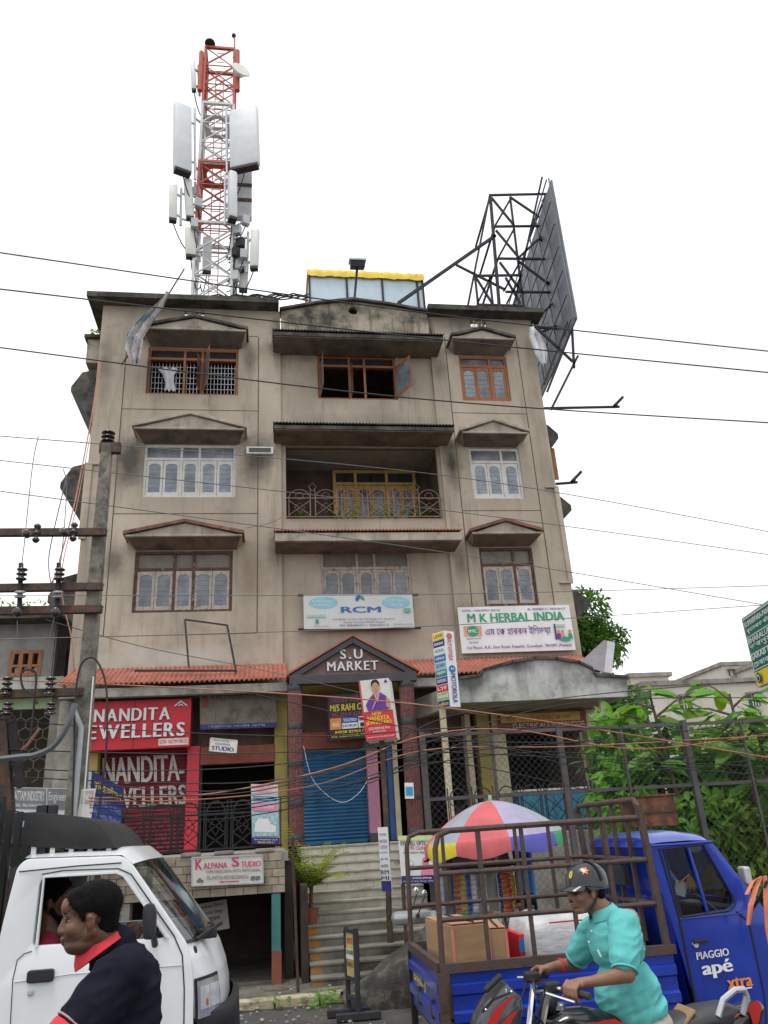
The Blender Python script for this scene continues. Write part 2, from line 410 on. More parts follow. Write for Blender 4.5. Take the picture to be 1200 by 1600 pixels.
M_iron = mat('rusty_iron', (.075, .052, .042), .7, metal=.3, var=.35, scale=8, col2=(.16, .06, .03), c2=(.52, .66), c2scale=9, bump=.15, bscale=60)
M_irondark = mat('dark_painted_iron', (.03, .028, .03), .6, metal=.3, var=.3, scale=9)
M_grille = mat('grey_pink_grille', (.24, .15, .125), .7, var=.25, scale=9)
M_silver = mat('galvanised_steel', (.52, .53, .55), .5, metal=.6, var=.15, scale=5)
M_white = mat('white_print', (.74, .74, .73), .55, var=.05, scale=2, streak=.12)
M_offwhite = mat('aged_white_board', (.66, .64, .58), .6, var=.08, scale=2, streak=.25, streakcol=(.4, .36, .28))
M_black = mat('black_print', (.015, .015, .018), .6, var=0)
M_navy = mat('navy_print', (.03, .03, .16), .55, var=.05)
M_blue = mat('blue_print', (.03, .14, .42), .5, var=.05)
M_ltblue = mat('light_blue_print', (.25, .55, .68), .55, var=.08)
M_green = mat('green_print', (.02, .30, .14), .5, var=.05)
M_red = mat('red_print', (.58, .02, .04), .5, var=.06, scale=2)
M_redsign = mat('red_sign_board', (.50, .015, .03), .45, var=.08, scale=1.5, streak=.15, streakcol=(.3, .02, .03))
M_orange = mat('orange_print', (.75, .24, .05), .5, var=.05)
M_yprint = mat('yellow_print', (.78, .58, .03), .5, var=.05)
M_pink = mat('pink_print', (.75, .22, .36), .5, var=.05)
M_purple = mat('purple_print', (.14, .03, .26), .5, var=.05)
M_skinprint = mat('printed_skin_tone', (.50, .26, .16), .5, var=.05)
M_letter = mat('aluminium_letter', (.62, .62, .62), .45, metal=.2, var=.08)
M_tree = mat('bark', (.11, .085, .06), .9, var=.3, scale=8, bump=.4)
def leafmat(name, c, var=.35):
    m = mat(name, c, .55, var=var, scale=1.2, rnd=.12, spec=.35)
    t = m.node_tree; b = t.nodes['Principled BSDF']; out = t.nodes['Material Output']
    tr = t.nodes.new('ShaderNodeBsdfTranslucent'); tr.inputs[0].default_value = (c[0]*1.7, c[1]*1.6, c[2]*.8, 1)
    mx = t.nodes.new('ShaderNodeMixShader'); mx.inputs[0].default_value = .42
    t.links.new(b.outputs[0], mx.inputs[1]); t.links.new(tr.outputs[0], mx.inputs[2]); t.links.new(mx.outputs[0], out.inputs[0]); return m
M_leaf = leafmat('broad_leaf_green', (.14, .32, .05)); M_leaf2 = leafmat('dark_leaf_green', (.06, .165, .035)); M_leaf3 = leafmat('yellow_green_leaf', (.20, .31, .05))

# ================================================================ ground, road
def ground():
    n = 40
    b = MB(); b.grid([[(-400+800*i/n, -60+900*j/n, -.02) for i in range(n+1)] for j in range(n+1)])
    tag(b.build('ground', mat('packed_earth', (.16, .13, .10), .95, var=.3, scale=1.5, bump=.5, bscale=14, speck=.4)), kind='structure')
    b = MB(); b.grid([[(-60+120*i/60, -8+19.2*j/16, -.0 + .012*noise.noise(V((i, j*1.3, 0)))) for i in range(61)] for j in range(17)])
    tag(b.build('road', mat('asphalt', (.075, .07, .066), .9, var=.3, scale=1.2, bump=.6, bscale=60, col2=(.15, .13, .105), c2=(.52, .7), c2scale=.8, speck=.5)), kind='structure')
    b = MB(); b.grid([[(-9+18*i/60, 11.45+1.9*j/10, .03+.035*noise.noise(V((i*.5, j*.6, 3)))) for i in range(61)] for j in range(11)])
    tag(b.build('pavement', mat('muddy_concrete_apron', (.17, .155, .13), .95, var=.35, scale=1.5, bump=.5, bscale=25, col2=(.06, .055, .04), c2=(.48, .62), c2scale=1.4)), kind='structure')
    k = bpy.data.objects.new('kerb', None); COL.objects.link(k); k.location = (0, 11.35, 0); tag(k, kind='structure')
    mk = mat('worn_kerb_stone', (.42, .36, .24), .9, var=.3, scale=4, bump=.5, col2=(.13, .12, .09), c2=(.5, .64), c2scale=5)
    for i in range(16):
        x = -6+i*.55
        MB().box((x+.27, 11.35+random.uniform(-.02, .02), .055), (.535, .2, .12)).build('kerb_stone', mk, k, bevel=.02)
ground()
# pebbles and litter on the apron
b = MB()
for i in range(260):
    x, y = random.uniform(-1.2, 3.2), random.uniform(9.6, 13); r = random.uniform(.008, .03)
    b.sphere((x, y, r*.4+.02), (r, r*random.uniform(.6, 1), r*.6), 5, 4)
tag(b.build('pebbles', M_conc), 'small grey pebbles and grit scattered on the street edge', 'pebbles', kind='stuff')

# ================================================================ the market building
FY = 18.5
XL, XR = -4.55, 7.68
B = thing('market_building', (1.5, FY, 0), 'weathered grey-brown four-storey market building with gabled sunshades', 'building')
def win_loop(x0, x1, z0, z1): return rect(x0, x1, z0, z1)
WIN = dict(L3=(-3.27, -.86, 13.02, 14.49), C3=(1.3, 3.52, 13.02, 14.45), R3=(5.35, 6.77, 13.0, 14.5), L2=(-3.2, -.88, 10.03, 11.53), R2=(5.35, 6.77, 10.0, 11.52), L1=(-3.25, -.92, 7.05, 8.6), C1=(1.24, 3.53, 7.05, 8.6), R1=(5.33, 6.76, 7.05, 8.62))
BAL = (.40, 4.48, 9.47, 11.6)
ZT, ZB = 15.8, 5.2
CX0, CX1 = .28, 4.55          # centre bay, set back
pl = lambda yb: (lambda x, y, z: (x, yb-z, y))
vents = [rect(-2.36, -1.82, 15.5, 15.76), rect(5.83, 6.3, 15.5, 15.76)]
plate('wall', [rect(XL, CX0, ZB, 15.2), rect(*WIN['L3']), rect(*WIN['L2']), rect(*WIN['L1'])], .3, M_wall, B, pl(FY+.15)); plate('parapet', [rect(XL, CX0, 15.2, ZT), vents[0]], .08, M_wall, B, pl(FY+.04))
plate('wall', [rect(CX1, XR, ZB, 15.2), rect(*WIN['R3']), rect(*WIN['R2']), rect(*WIN['R1'])], .3, M_wall, B, pl(FY+.15)); plate('parapet', [rect(CX1, XR, 15.2, ZT), vents[1]], .08, M_wall, B, pl(FY+.04))
plate('wall', [rect(CX0-.03, CX1+.03, ZB, 14.55), rect(*WIN['C3']), rect(*WIN['C1']), rect(*BAL)], .3, M_wall, B, pl(FY+.24))
# side and back walls, roof slab, ground floor box
w = MB(); w.bb(XL, XL+.25, FY+.3, 29, -1, ZT).build('wall', M_wall, B); MB().bb(XR-.25, XR, FY+.3, 29, -1, ZT).build('wall', M_wall, B)
MB().bb(XL, XR, 29, 29.25, -1, ZT).build('wall', M_wall, B); MB().bb(XL+.26, XR-.26, FY+.4, 28.99, 14.9, 15.1).build('roof_slab', M_conc, B)
for z in (5.3, 8.75, 11.72): MB().bb(XL+.26, XR-.26, FY+.42, 24, z+.05, z+.2).build('floor_slab', M_room, B)
MB().bb(XL+.26, XR-.26, 22, 22.15, 5.6, 14.8).build('inner_wall', M_room, B)
for x in (-.2, 4.8): MB().bb(x-.05, x+.05, FY+.42, 21.9, 5.6, 14.8).build('inner_wall', M_room, B)
# grooves in the plaster
for x in (-3.84, -.32): MB().bb(x-.012, x+.012, FY-.004, FY+.02, 6.5, 14.9).build('plaster_groove', M_groove, B)
for x in (5.0, 7.15): MB().bb(x-.012, x+.012, FY-.004, FY+.02, 6.4, 15.1).build('plaster_groove', M_groove, B)
for x0, x1, zz in ((-3.84, -.32, (12.55, 9.58, 6.5, 14.93)), (5.0, 7.15, (12.6, 9.65, 6.45))):
    for z in zz: MB().bb(x0+.013, x1-.013, FY-.003, FY+.02, z-.01, z+.01).build('plaster_groove', M_groove, B)
# cornices, centre pediment
def cornice(x0, x1, yo=.42):
    b = MB(); b.prism([(x0, FY+.3, 15.81), (x0, FY-yo, 15.79), (x0, FY-yo, 15.95), (x0, FY+.3, 15.97)], (x1-x0, 0, 0)); return b.build('cornice', M_dark, B)
cornice(XL-.36, .24); cornice(4.5, XR+.3)
cb = MB(); cb.prism([(XL, FY+.31, 15.81), (XL-.36, FY+.31, 15.8), (XL-.36, FY+9, 15.8), (XL, FY+9, 15.81)], (0, 0, .16)); cb.build('cornice', M_dark, B)
plate('pediment', [[(.3, 14.5), (4.54, 14.5), (4.54, 15.86), (3.4, 16.06), (2.36, 16.18), (1.3, 16.0), (.3, 15.74)], [(2.36+.14*math.cos(i*math.pi/8), 15.86+.14*math.sin(i*math.pi/8)) for i in range(16)]], .22, M_ped, B, pl(FY+.02))
cp = MB(); pts = [(.26, 15.74), (1.3, 16.0), (2.36, 16.18), (3.4, 16.06), (4.58, 15.86)]
for a, c in zip(pts, pts[1:]): cp.prism([(a[0], FY-.2, a[1]), (c[0], FY-.2, c[1]), (c[0], FY-.2, c[1]+.07), (a[0], FY-.2, a[1]+.07)], (0, .45, 0))
cp.build('coping', M_dark, B); MB().bb(2.1, 2.62, FY+.16, FY+.2, 15.6, 16.1).build('added_vent_slab', M_room, B)  # dark slab added behind the round vent so that its opening reads dark
for vx0, vx1 in ((-2.36, -1.82), (5.83, 6.3)):           # fretwork vents
    vv = MB(); w_ = vx1-vx0
    for i in range(1, 4): vv.bb(vx0+w_*i/4-.012, vx0+w_*i/4+.012, FY+.03, FY+.05, 15.5+.05*(i % 2), 15.76-.05*((i+1) % 2))
    for z in (15.56, 15.63, 15.7): vv.bb(vx0+.04, vx1-.04, FY+.033, FY+.047, z-.012, z+.012)
    vv.build('vent_fretwork', M_cream, B)
# centre ledges with corrugated tops
def corrugated(x0, x1, yb, zb, yf, zf, pitch, amp, m, name='roof_sheet', parent=B, th=.02):
    n = int((x1-x0)/pitch*4); rows = []
    for y, z in ((yb, zb), (yf, zf)): rows.append([(x0+(x1-x0)*i/n, y, z+amp*math.sin(i*math.pi/2+.6)) for i in range(n+1)])
    b = MB(); b.grid(rows); return b.build(name, m, parent, solid=th, smooth=60)
for x0, x1, z, zt, mt, ms in ((.08, 4.75, 14.44, 14.55, M_dark, M_dark), (.09, 4.79, 11.6, 11.7, M_dark, M_dark), (.10, 4.71, 8.54, 8.74, M_shade, M_tilered)):
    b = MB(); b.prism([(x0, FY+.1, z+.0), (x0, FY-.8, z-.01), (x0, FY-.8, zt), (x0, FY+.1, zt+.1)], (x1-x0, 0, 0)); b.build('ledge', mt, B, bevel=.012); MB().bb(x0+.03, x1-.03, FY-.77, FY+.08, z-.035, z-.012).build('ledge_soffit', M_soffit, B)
    corrugated(x0-.02, x1+.02, FY+.08, zt+.22, FY-.83, zt+.07, .085, .018, ms, 'ledge_sheet')
# gabled sunshades over the side windows
def sunshade(x0, x1, zw, zt, za, tile):
    cx = (x0+x1)/2; yf = FY-.6; zb = zt-.05
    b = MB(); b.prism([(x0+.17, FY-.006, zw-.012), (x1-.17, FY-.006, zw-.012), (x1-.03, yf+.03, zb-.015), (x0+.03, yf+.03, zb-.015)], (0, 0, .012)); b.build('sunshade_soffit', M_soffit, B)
    b = MB(); b.add([(x0, yf, zb), (x1, yf, zb), (x1, yf, zt), (x0, yf, zt), (x0+.15, FY-.004, zw), (x1-.15, FY-.004, zw), (x1, FY-.004, zt), (x0, FY-.004, zt)],
                    [(0, 1, 2, 3), (0, 4, 5, 1), (0, 3, 7, 4), (1, 5, 6, 2), (3, 2, 6, 7), (4, 7, 6, 5)]); b.build('sunshade', M_shade, B, bevel=.01)
    b = MB(); b.prism([(x0+.1, yf+.04, zt+.005), (x1-.1, yf+.04, zt+.005), (cx, yf+.04, za-.1)], (0, .56, 0)); b.build('tympanum', M_shade, B)
    for s in (-1, 1):
        xe = x0-.05 if s < 0 else x1+.05
        b = MB(); b.prism([(xe, yf-.03, zt), (cx, yf-.03, za-.09), (cx, yf-.03, za), (xe, yf-.03, zt+.09)], (0, .63, 0)); b.build('gable_slope', tile, B, bevel=.01)
for x0, x1, zb, zt, za, t in ((-3.38, -.64, 14.5, 14.72, 15.16, M_dark), (-3.39, -.65, 11.54, 11.7, 12.17, M_shade), (-3.41, -.68, 8.62, 8.8, 9.2, M_tiledull),
                              (5.07, 6.87, 14.51, 14.72, 15.08, M_dark), (5.05, 6.87, 11.54, 11.7, 12.12, M_shade), (5.03, 6.87, 8.64, 8.82, 9.2, M_tiledull)): sunshade(x0, x1, zb, zt, za, t)
# side sunshades seen end-on
for z, d in ((13.2, 1.05), (10.35, .55), (7.35, .7)):
    b = MB(); b.prism([(XL, FY+.5, z+.9), (XL-.5, FY+.5, z+.75), (XL-.75, FY+.5, z+.3), (XL-.75, FY+.5, z+.15), (XL-.02, FY+.5, z-.9 if d > 1 else z-.45)], (0, 2.6, 0)); b.build('sunshade', M_dark, B)
for z, k in ((12.2, .55), (9.95, .6), (7.2, .7)):
    b = MB(); b.prism([(XR, FY+.6, z+.55), (XR+k*.55, FY+.6, z+.38), (XR+k, FY+.6, z+.12), (XR+k, FY+.6, z-.04), (XR, FY+.6, z-.55)], (0, 2.6, 0)); b.build('sunshade', M_dark, B)
b = MB(); b.bb(XL-.42, XL, FY+.4, FY+2.5, 14.2, 14.95); b.build('side_balcony', M_shade, B)
b = MB(); b.bb(XL-.5, XL, FY+.3, FY+2.6, 14.96, 15.06); b.build('side_balcony_slab', M_dark, B)
for z0, z1 in ((7.6, 10.3),): 
    for x in (XR-.32,):
        b = MB(); b.bb(x, XR+.05, FY-.06, FY-.002, z0, z0+.05); b.bb(x, XR+.05, FY-.06, FY-.002, z1, z1+.05); b.bb(XR-.08, XR+.05, FY-.06, FY-.002, z0+.05, z1); b.build('quoin_band', M_wall, B, bevel=.01)
b = MB(); b.bb(XL-.05, XL+.28, FY-.06, FY-.002, 10.9, 10.96); b.bb(XL-.05, XL+.12, FY-.06, FY-.002, 8.9, 10.9); b.build('quoin_band', M_wall, B, bevel=.01)
b = MB(); b.bb(XR+.02, XR+.5, FY+.9, FY+.95, 11.0, 12.0); b.build('shutter_leaf', M_wood, B)
b = MB(); b.bb(XR+.02, XR+.35, FY+.9, FY+.95, 8.1, 9.3); b.build('shutter_leaf', M_wood_white, B)
# windows
def arch_loop(x0, x1, z0, z1, r=.085, n=6):
    return [(x0, z0), (x1, z0), (x1, z1-r)]+[((x0+x1)/2+(x1-x0)/2*math.cos(math.pi*i/n), z1-r+r*math.sin(math.pi*i/n)) for i in range(1, n)]+[(x0, z1-r)]
M_lead = mat('window_lead', (.3, .31, .32), .6, var=.1)
def casement(W_, x0, x1, z0, z1, y, mf, mp, open_=0, hinge='l', lead=True):
    """one leaf: frame with arched glass; open_ in degrees swings outwards"""
    hx = x0 if hinge == 'l' else x1
    def pl_(x, yy, z):
        dx = x-hx; a = R(open_)*(1 if hinge == 'l' else -1)
        return (hx+dx*math.cos(a)-0*z, y-abs(dx)*math.sin(R(abs(open_)))-z*math.cos(a), yy)
    fr = .066*min(1, (x1-x0)/.45)
    al = arch_loop(x0+fr, x1-fr, z0+.1, z1-.09)
    plate('casement', [rect(x0+.006, x1-.006, z0+.006, z1-.006), al], .04, mf, W_, pl_)
    plate('pane', [arch_loop(x0+fr-.012, x1-fr+.012, z0+.09, z1-.08)], .006, mp, W_, pl_)
    if lead and not open_:
        b = MB(); n = 3
        for i in range(1, n+1): b.bb(x0+fr+(x1-x0-2*fr)*i/(n+1)-.0018, x0+fr+(x1-x0-2*fr)*i/(n+1)+.0018, y-.012, y-.006, z0+.1, z1-.14)
        for i in range(1, 6): z = z0+.1+(z1-z0-.22)*i/6; b.bb(x0+fr, x1-fr, y-.0125, y-.0065, z-.002, z+.002)
        b.build('leading', M_lead, W_)
def window(key, mf, mp, cols, zt=.33, opens=None, mtop=None, mf2=None):
    x0, x1, z0, z1 = WIN[key]; y = FY+.12 if key[0] != 'C' else FY+.2
    mf2 = mf2 or mf
    W_ = MB(); t = .07
    zm = z1-zt
    W_.bb(x0, x1, y-.06, y+.06, z0, z0+t); W_.bb(x0, x1, y-.06, y+.06, z1-t, z1); W_.bb(x0, x0+t, y-.06, y+.06, z0+t, z1-t); W_.bb(x1-t, x1, y-.06, y+.06, z0+t, z1-t)
    W_.bb(x0+t, x1-t, y-.055, y+.055, zm-t/2, zm+t/2)
    n = len(cols); tot = sum(c[0] for c in cols); xs = [x0+t]
    for c in cols: xs.append(xs[-1]+(x1-x0-2*t)*c[0]/tot)
    for i in range(1, n): W_.bb(xs[i]-.03, xs[i]+.03, y-.057, y+.057, z0+t, zm-t/2); W_.bb(xs[i]-.03, xs[i]+.03, y-.057, y+.057, zm+t/2, z1-t)
    W_ = W_.build('window', mf, B)
    for i, (wd, leaves) in enumerate(cols):
        a, c = xs[i]+(.03 if i else 0), xs[i+1]-(.03 if i < n-1 else 0)
        MB().bb(a, c, y-.004, y+.004, zm+t/2, z1-t).build('top_light', mtop or M_pane_grey, W_)
        k = len(leaves); wl = (c-a)/k
        for j, lf in enumerate(leaves):
            casement(W_, a+wl*j, a+wl*(j+1), z0+t, zm-t/2, y-.02 if not lf else y-.062, mf2, mp, abs(lf), 'l' if lf >= 0 else 'r')
    return W_
M_board = mat('dusty_transom', (.20, .175, .145), .6, var=.2, streak=.3)
two, one = (2, (0, 0)), (1.05, (0,))
window('L2', M_wood_white, M_pane_blue, [two, one, two], .4)
window('R2', M_wood_white, M_pane_blue, [two, one], .4)
window('L1', M_wood_brown, M_pane_grey, [two, one, two], .46, mf2=M_wood_old, mtop=M_board)
window('C1', M_wood_old, M_pane_grey, [two, one, two], .46, mtop=M_board)
window('R1', M_wood_brown, M_pane_grey, [two, one], .46, mf2=M_wood_old, mtop=M_board)
window('R3', M_wood, M_pane_blue, [two, one], .32)
w3 = window('C3', M_wood, M_pane_grey, [(2, (87,)), (1.05, (86,)), (2, (-118,))], .32, mtop=M_pane_dark)
w4 = window('L3', M_wood, M_pane_grey, [(2, (82,)), (1.05, (-80,)), (2, (75,))], .32, mtop=M_pane_dark)
# security bars and hung washing in the left top window
x0, x1, z0, z1 = WIN['L3']
for i in range(25):
    x = x0+.1+(x1-x0-.2)*i/24; MB().bar((x, FY+.22, z0+.07), (x, FY+.22, z1-.36), .014).build('window_bar', M_silver, w4)
for i in range(6):
    z = z0+.12+.17*i; MB().bar((x0+.08, FY+.208, z), (x1-.08, FY+.208, z), .014).build('window_bar', M_silver, w4)
# balcony recess
x0, x1, z0, z1 = BAL
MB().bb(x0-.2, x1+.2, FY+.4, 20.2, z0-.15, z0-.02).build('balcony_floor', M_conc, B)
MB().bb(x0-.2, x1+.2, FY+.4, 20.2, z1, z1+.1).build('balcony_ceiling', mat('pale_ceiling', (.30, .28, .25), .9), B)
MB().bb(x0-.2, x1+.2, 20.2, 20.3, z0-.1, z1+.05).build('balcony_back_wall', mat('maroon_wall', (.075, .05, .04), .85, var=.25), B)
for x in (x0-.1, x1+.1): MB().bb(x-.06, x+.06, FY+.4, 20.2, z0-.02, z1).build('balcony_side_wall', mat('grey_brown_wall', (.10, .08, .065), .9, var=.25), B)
bd = MB(); yb = 20.12; dh = P(590, 736, yb).z-z0
for x in (1.75, 2.35, 3.25, 4.05): bd.bb(x, x+.09, yb-.05, yb+.04, z0-.02, z0+dh)
bd.bb(1.84, 4.05, yb-.045, yb+.035, z0+dh-.09, z0+dh); bd.bb(1.84, 4.05, yb-.046, yb+.034, z0+dh-.46, z0+dh-.38)
bd = bd.build('balcony_door', mat('yellow_varnish', (.42, .25, .07), .5, var=.2, stretch=(3, 3, .5)), B)
M_ydoor = MATS['yellow_varnish']
for a, c in ((1.84, 2.1), (2.1, 2.35), (2.44, 2.84), (2.84, 3.25), (3.34, 3.7), (3.7, 4.05)):
    plate('door_leaf', [rect(a+.004, c-.004, z0, z0+dh-.47), arch_loop(a+.06, c-.06, z0+.35, z0+dh-.58, .1)], .04, M_ydoor, bd, pl(yb))
    MB().bb(a+.05, c-.05, yb+.02, yb+.03, z0+.3, z0+dh-.55).build('pane', M_pane_grey, bd)
    MB().bb(a+.02, c-.02, yb-.01, yb, z0+dh-.37, z0+dh-.1).build('pane', M_pane_dark, bd)
# ornate balcony railing
RL = MB(); yr = FY+.03
for z in (9.5, 10.02): RL.bar((x0, yr, z), (x1, yr, z), .025)
RL = RL.build('balcony_railing', M_grille, B)
def ring(cx, cz, rx, rz, a0, a1, n=14): return [(cx+rx*math.cos(R(a0+(a1-a0)*i/n)), yr, cz+rz*math.sin(R(a0+(a1-a0)*i/n))) for i in range(n+1)]
nb = 6; wd = (x1-x0)/nb
for i in range(nb):
    c = x0+wd*(i+.5)
    if i % 1 == 0:
        MB().tube([(c-.27, yr, 9.5)]+ring(c, 10.02, .27, .24, 180, 0)+[(c+.27, yr, 9.5)], .012, 5).build('railing_arch', M_grille, RL)
        for a, d in (((-.27, 9.95), (.27, 9.55)), ((-.27, 9.55), (.27, 9.95))): MB().bar((c+a[0], yr, a[1]), (c+d[0], yr, d[1]), .016).build('railing_bar', M_grille, RL)
        MB().tube([(c, yr, 9.62), (c+.13, yr, 9.76), (c, yr, 9.9), (c-.13, yr, 9.76)], .01, 4, close=True).build('railing_diamond', M_grille, RL)
        MB().tube(ring(c, 10.08, .1, .1, 0, 340, 10), .009, 4, close=True).build('railing_ring', M_grille, RL)
    if i:
        e = x0+wd*i
        for dx in (-.06, .06): MB().bar((e+dx, yr, 9.5), (e+dx, yr, 10.3), .016).build('railing_bar', M_grille, RL)
        MB().tube([(e, yr, 10.22), (e+.1, yr, 10.34), (e, yr, 10.46), (e-.1, yr, 10.34)], .012, 4, close=True).build('railing_diamond', M_grille, RL)
# meter box beside the left window
b = MB(); b.bb(-.62, .08, FY-.08, FY-.003, 11.24, 11.44); bx = b.build('air_vent_box', M_white, B, bevel=.01); MB().bb(-.55, .01, FY-.095, FY-.083, 11.28, 11.4).build('grating', M_pane_dark, bx)
# ================================================================ ground-floor front: awnings, gable porch, shops
FZ = 1.78                                   # shop floor level
M_marble = mat('maroon_granite', (.16, .055, .05), .45, var=.3, scale=14, col2=(.07, .03, .03), c2=(.5, .6), c2scale=18)
M_band = mat('dark_tile_band', (.05, .045, .05), .4, var=.2)
M_gable = mat('plum_roughcast', (.20, .125, .115), .85, var=.2, scale=20, bump=.5, bscale=90)
for x0, x1 in ((-4.42, .36), (3.1, 7.62)):
    corrugated(x0, x1, FY-.02, 5.72, 17.28, 5.16, .105, .026, M_tilered, 'awning_sheet', B, .02)
    MB().bb(x0+.02, x1, 17.32, 17.5, 4.9, 5.09).build('awning_beam', M_conc, B, bevel=.01)
    MB().bb(x0+.05, x1, 17.5, FY+.1, 4.98, 5.08).build('porch_ceiling', mat('grimy_ceiling', (.17, .15, .13), .9), B)
# gable over the entrance
G0, GA, G1 = P(452, 1068, 16.9), P(550, 997, 16.9), P(650, 1060, 16.9); zg = (G0.z+G1.z)/2
gx0, gx1, gxa, gza = G0.x, G1.x, GA.x, GA.z
plate('gable_front', [[(gx0+.1, zg+.14), (gx1-.1, zg+.14), (gxa, gza-.12)]], .1, M_gable, B, pl(16.93))
for xe in (gx0, gx1):
    b = MB(); b.prism([(xe, 16.78, zg), (gxa, 16.78, gza-.14), (gxa, 16.78, gza), (xe+(.0), 16.78, zg+.14)], (0, .16, 0)); b.build('gable_barge', M_band, B, bevel=.01)
    b = MB(); s = 1 if xe > gxa else -1
    b.prism([(xe+.06*s, 16.74, zg+.13), (gxa, 16.74, gza+.01), (gxa, 16.74, gza+.05), (xe+.06*s, 16.74, zg+.17)], (0, 1.75, 0)); b.build('gable_roof', M_tilered, B)
MB().bb(gx0, gx1, 16.76, 16.95, zg-.06, zg+.137).build('gable_beam', M_band, B, bevel=.01)
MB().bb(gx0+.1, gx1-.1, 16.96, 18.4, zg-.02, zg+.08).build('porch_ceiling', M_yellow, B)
GF = Face(B, (gx0, 16.872, zg), (gx1-gx0, 0, 0), (0, 0, gza-zg), .01)
GF.letters('S.U', .40, .50, .58, .72, M_letter, .03, .035, gap=.2); GF.letters('MARKET', .295, .23, .70, .44, M_letter, .03, .035, gap=.1)
def column(cx, cy, r, z0, z1):
    n = 48; b = MB(); prof = []
    ring_ = [(cx+(r-(.014 if i % 3 == 0 else 0))*math.cos(2*math.pi*i/n), cy+(r-(.014 if i % 3 == 0 else 0))*math.sin(2*math.pi*i/n)) for i in range(n)]
    b.prism([(x, y, z0) for x, y in ring_], (0, 0, z1-z0)); c = b.build('column', M_marble, B)
    for z in (z0+.08, z0+.75, z0+1.5, z0+2.25, z1-.1):
        MB().lathe((cx, cy, z), [(r+.004, 0), (r+.008, .01), (r+.008, .12), (r+.004, .13)], 32).build('column_band', M_band, c, smooth=True)
column(.505, 16.92, .155, FZ, zg-.07); column(2.915, 16.92, .165, FZ, zg-.07)
# rear wall of the porch and shop fronts
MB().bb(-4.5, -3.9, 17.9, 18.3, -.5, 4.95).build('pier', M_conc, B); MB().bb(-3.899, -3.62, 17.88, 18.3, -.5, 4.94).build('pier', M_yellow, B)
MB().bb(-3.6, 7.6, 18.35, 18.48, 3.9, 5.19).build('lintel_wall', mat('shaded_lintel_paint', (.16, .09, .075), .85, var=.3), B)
for x0, x1 in ((-1.3, -1.1), (-1.62, -1.45)): pass
M_redpaint = mat('red_gloss_paint', (.55, .03, .05), .4, var=.1, scale=2, streak=.2, streakcol=(.3, .02, .03))
MB().bb(-1.78, -1.52, 17.95, 18.3, FZ-.05, 3.9).build('pier', M_redpaint, B)
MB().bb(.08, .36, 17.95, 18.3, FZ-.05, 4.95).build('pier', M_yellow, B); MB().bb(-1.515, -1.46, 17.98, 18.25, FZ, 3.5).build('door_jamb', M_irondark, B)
MB().bb(-1.5, .07, 17.9, 18.2, 3.5, 3.86).build('shutter_box', mat('rust_red_sheet', (.20, .05, .03), .6, var=.3), B)
MB().bb(.38, 2.3, 17.72, 18.05, 3.7, 4.05).build('shutter_box', MATS['rust_red_sheet'], B)
MB().bb(2.06, 2.3, 17.6, 17.9, FZ, 3.7).build('pier', mat('pink_paint', (.42, .18, .26), .6, var=.12), B); MB().bb(2.055, 2.305, 17.59, 17.91, FZ-.01, FZ+.16).build('pier_base', M_band, B)
MB().bb(2.62, 2.72, 17.5, 17.85, FZ, 4.3).build('pier', M_cream, B); MB().bb(2.5, 2.6, 17.6, 17.8, FZ, 3.8).build('door_jamb', mat('blue_jamb', (.03, .10, .28), .5, var=.15), B)
def shutter(x0, x1, y, z0, z1, m, n):
    prof = []; b = MB(); rows = [[], []]
    for i in range(n):
        za, zb = z0+(z1-z0)*i/n, z0+(z1-z0)*(i+1)/n; d = (zb-za)
        for k, (t, dy) in enumerate(((0, 0), (.12, -.012), (.5, -.028), (.85, -.012))):
            rows[0].append((x0, y+dy, za+d*t)); rows[1].append((x1, y+dy, za+d*t))
    b.grid(rows); return b.build('roller_shutter', m, B, smooth=50)
shutter(.38, 2.055, 17.85, FZ, 3.75, mat('blue_shutter_paint', (.025, .115, .24), .5, metal=.1, var=.15, scale=2, streak=.35, streakcol=(.015, .05, .12)), 27)
MB().bb(.4, 2.03, 17.78, 17.84, FZ, FZ+.07).build('shutter_rail', MATS['blue_shutter_paint'], B)
SH = shutter(-3.6, -1.785, 18.2, FZ, 3.9, mat('maroon_shutter_paint', (.16, .02, .03), .55, var=.2, scale=2, streak=.3), 26)
SF = Face(SH, P(186, 1300, 18.16), P(293, 1293, 18.16)-P(186, 1300, 18.16), P(186, 1180, 18.16)-P(186, 1300, 18.16), .001)
m_sp = mat('chalky_white_paint', (.48, .44, .40), .8, var=.2, scale=5, col2=(.2, .03, .035), c2=(.6, .75), c2scale=9)
SF.k = 4; SF.text('NANDITA-', -.24, .62, .98, .97, m_sp, .045); SF.text('JEWELLERS', -.3, .22, 1.0, .56, m_sp, .045)
# terrace, basement front
M_brick = mat('buff_stone_block', (.36, .30, .23), .9, var=.2, scale=5, bump=.4, bscale=50, rnd=.18, col2=(.14, .12, .10), c2=(.58, .72), c2scale=4)
TY = 12.85; tx1 = P(445, 1330, TY).x
MB().bb(-5.2, tx1+.05, TY+.02, 18.3, FZ-.16, FZ-.02).build('terrace_slab', M_conc, B)
MB().bb(2.6, 6.0, 13.6, 15.9, FZ-.16, FZ-.02).build('terrace_slab', M_conc, B); MB().bb(2.6, 7.8, 15.901, 18.3, FZ-.16, FZ-.02).build('terrace_slab', M_conc, B)
MB().bb(6.0, 7.8, 15.8, 15.9, -.3, FZ-.17).build('retaining_wall', M_conc, B); MB().bb(2.6, 6.0, 13.5, 13.7, -.3, FZ-.01).build('retaining_wall', M_conc, B)
BW = MB().bb(-5.2, tx1, TY+.05, TY+.3, 1.2, FZ-.17).build('basement_lintel', M_dark, B)
tops = 1.185; row_h = .108; r_i = 0; z = 1.2
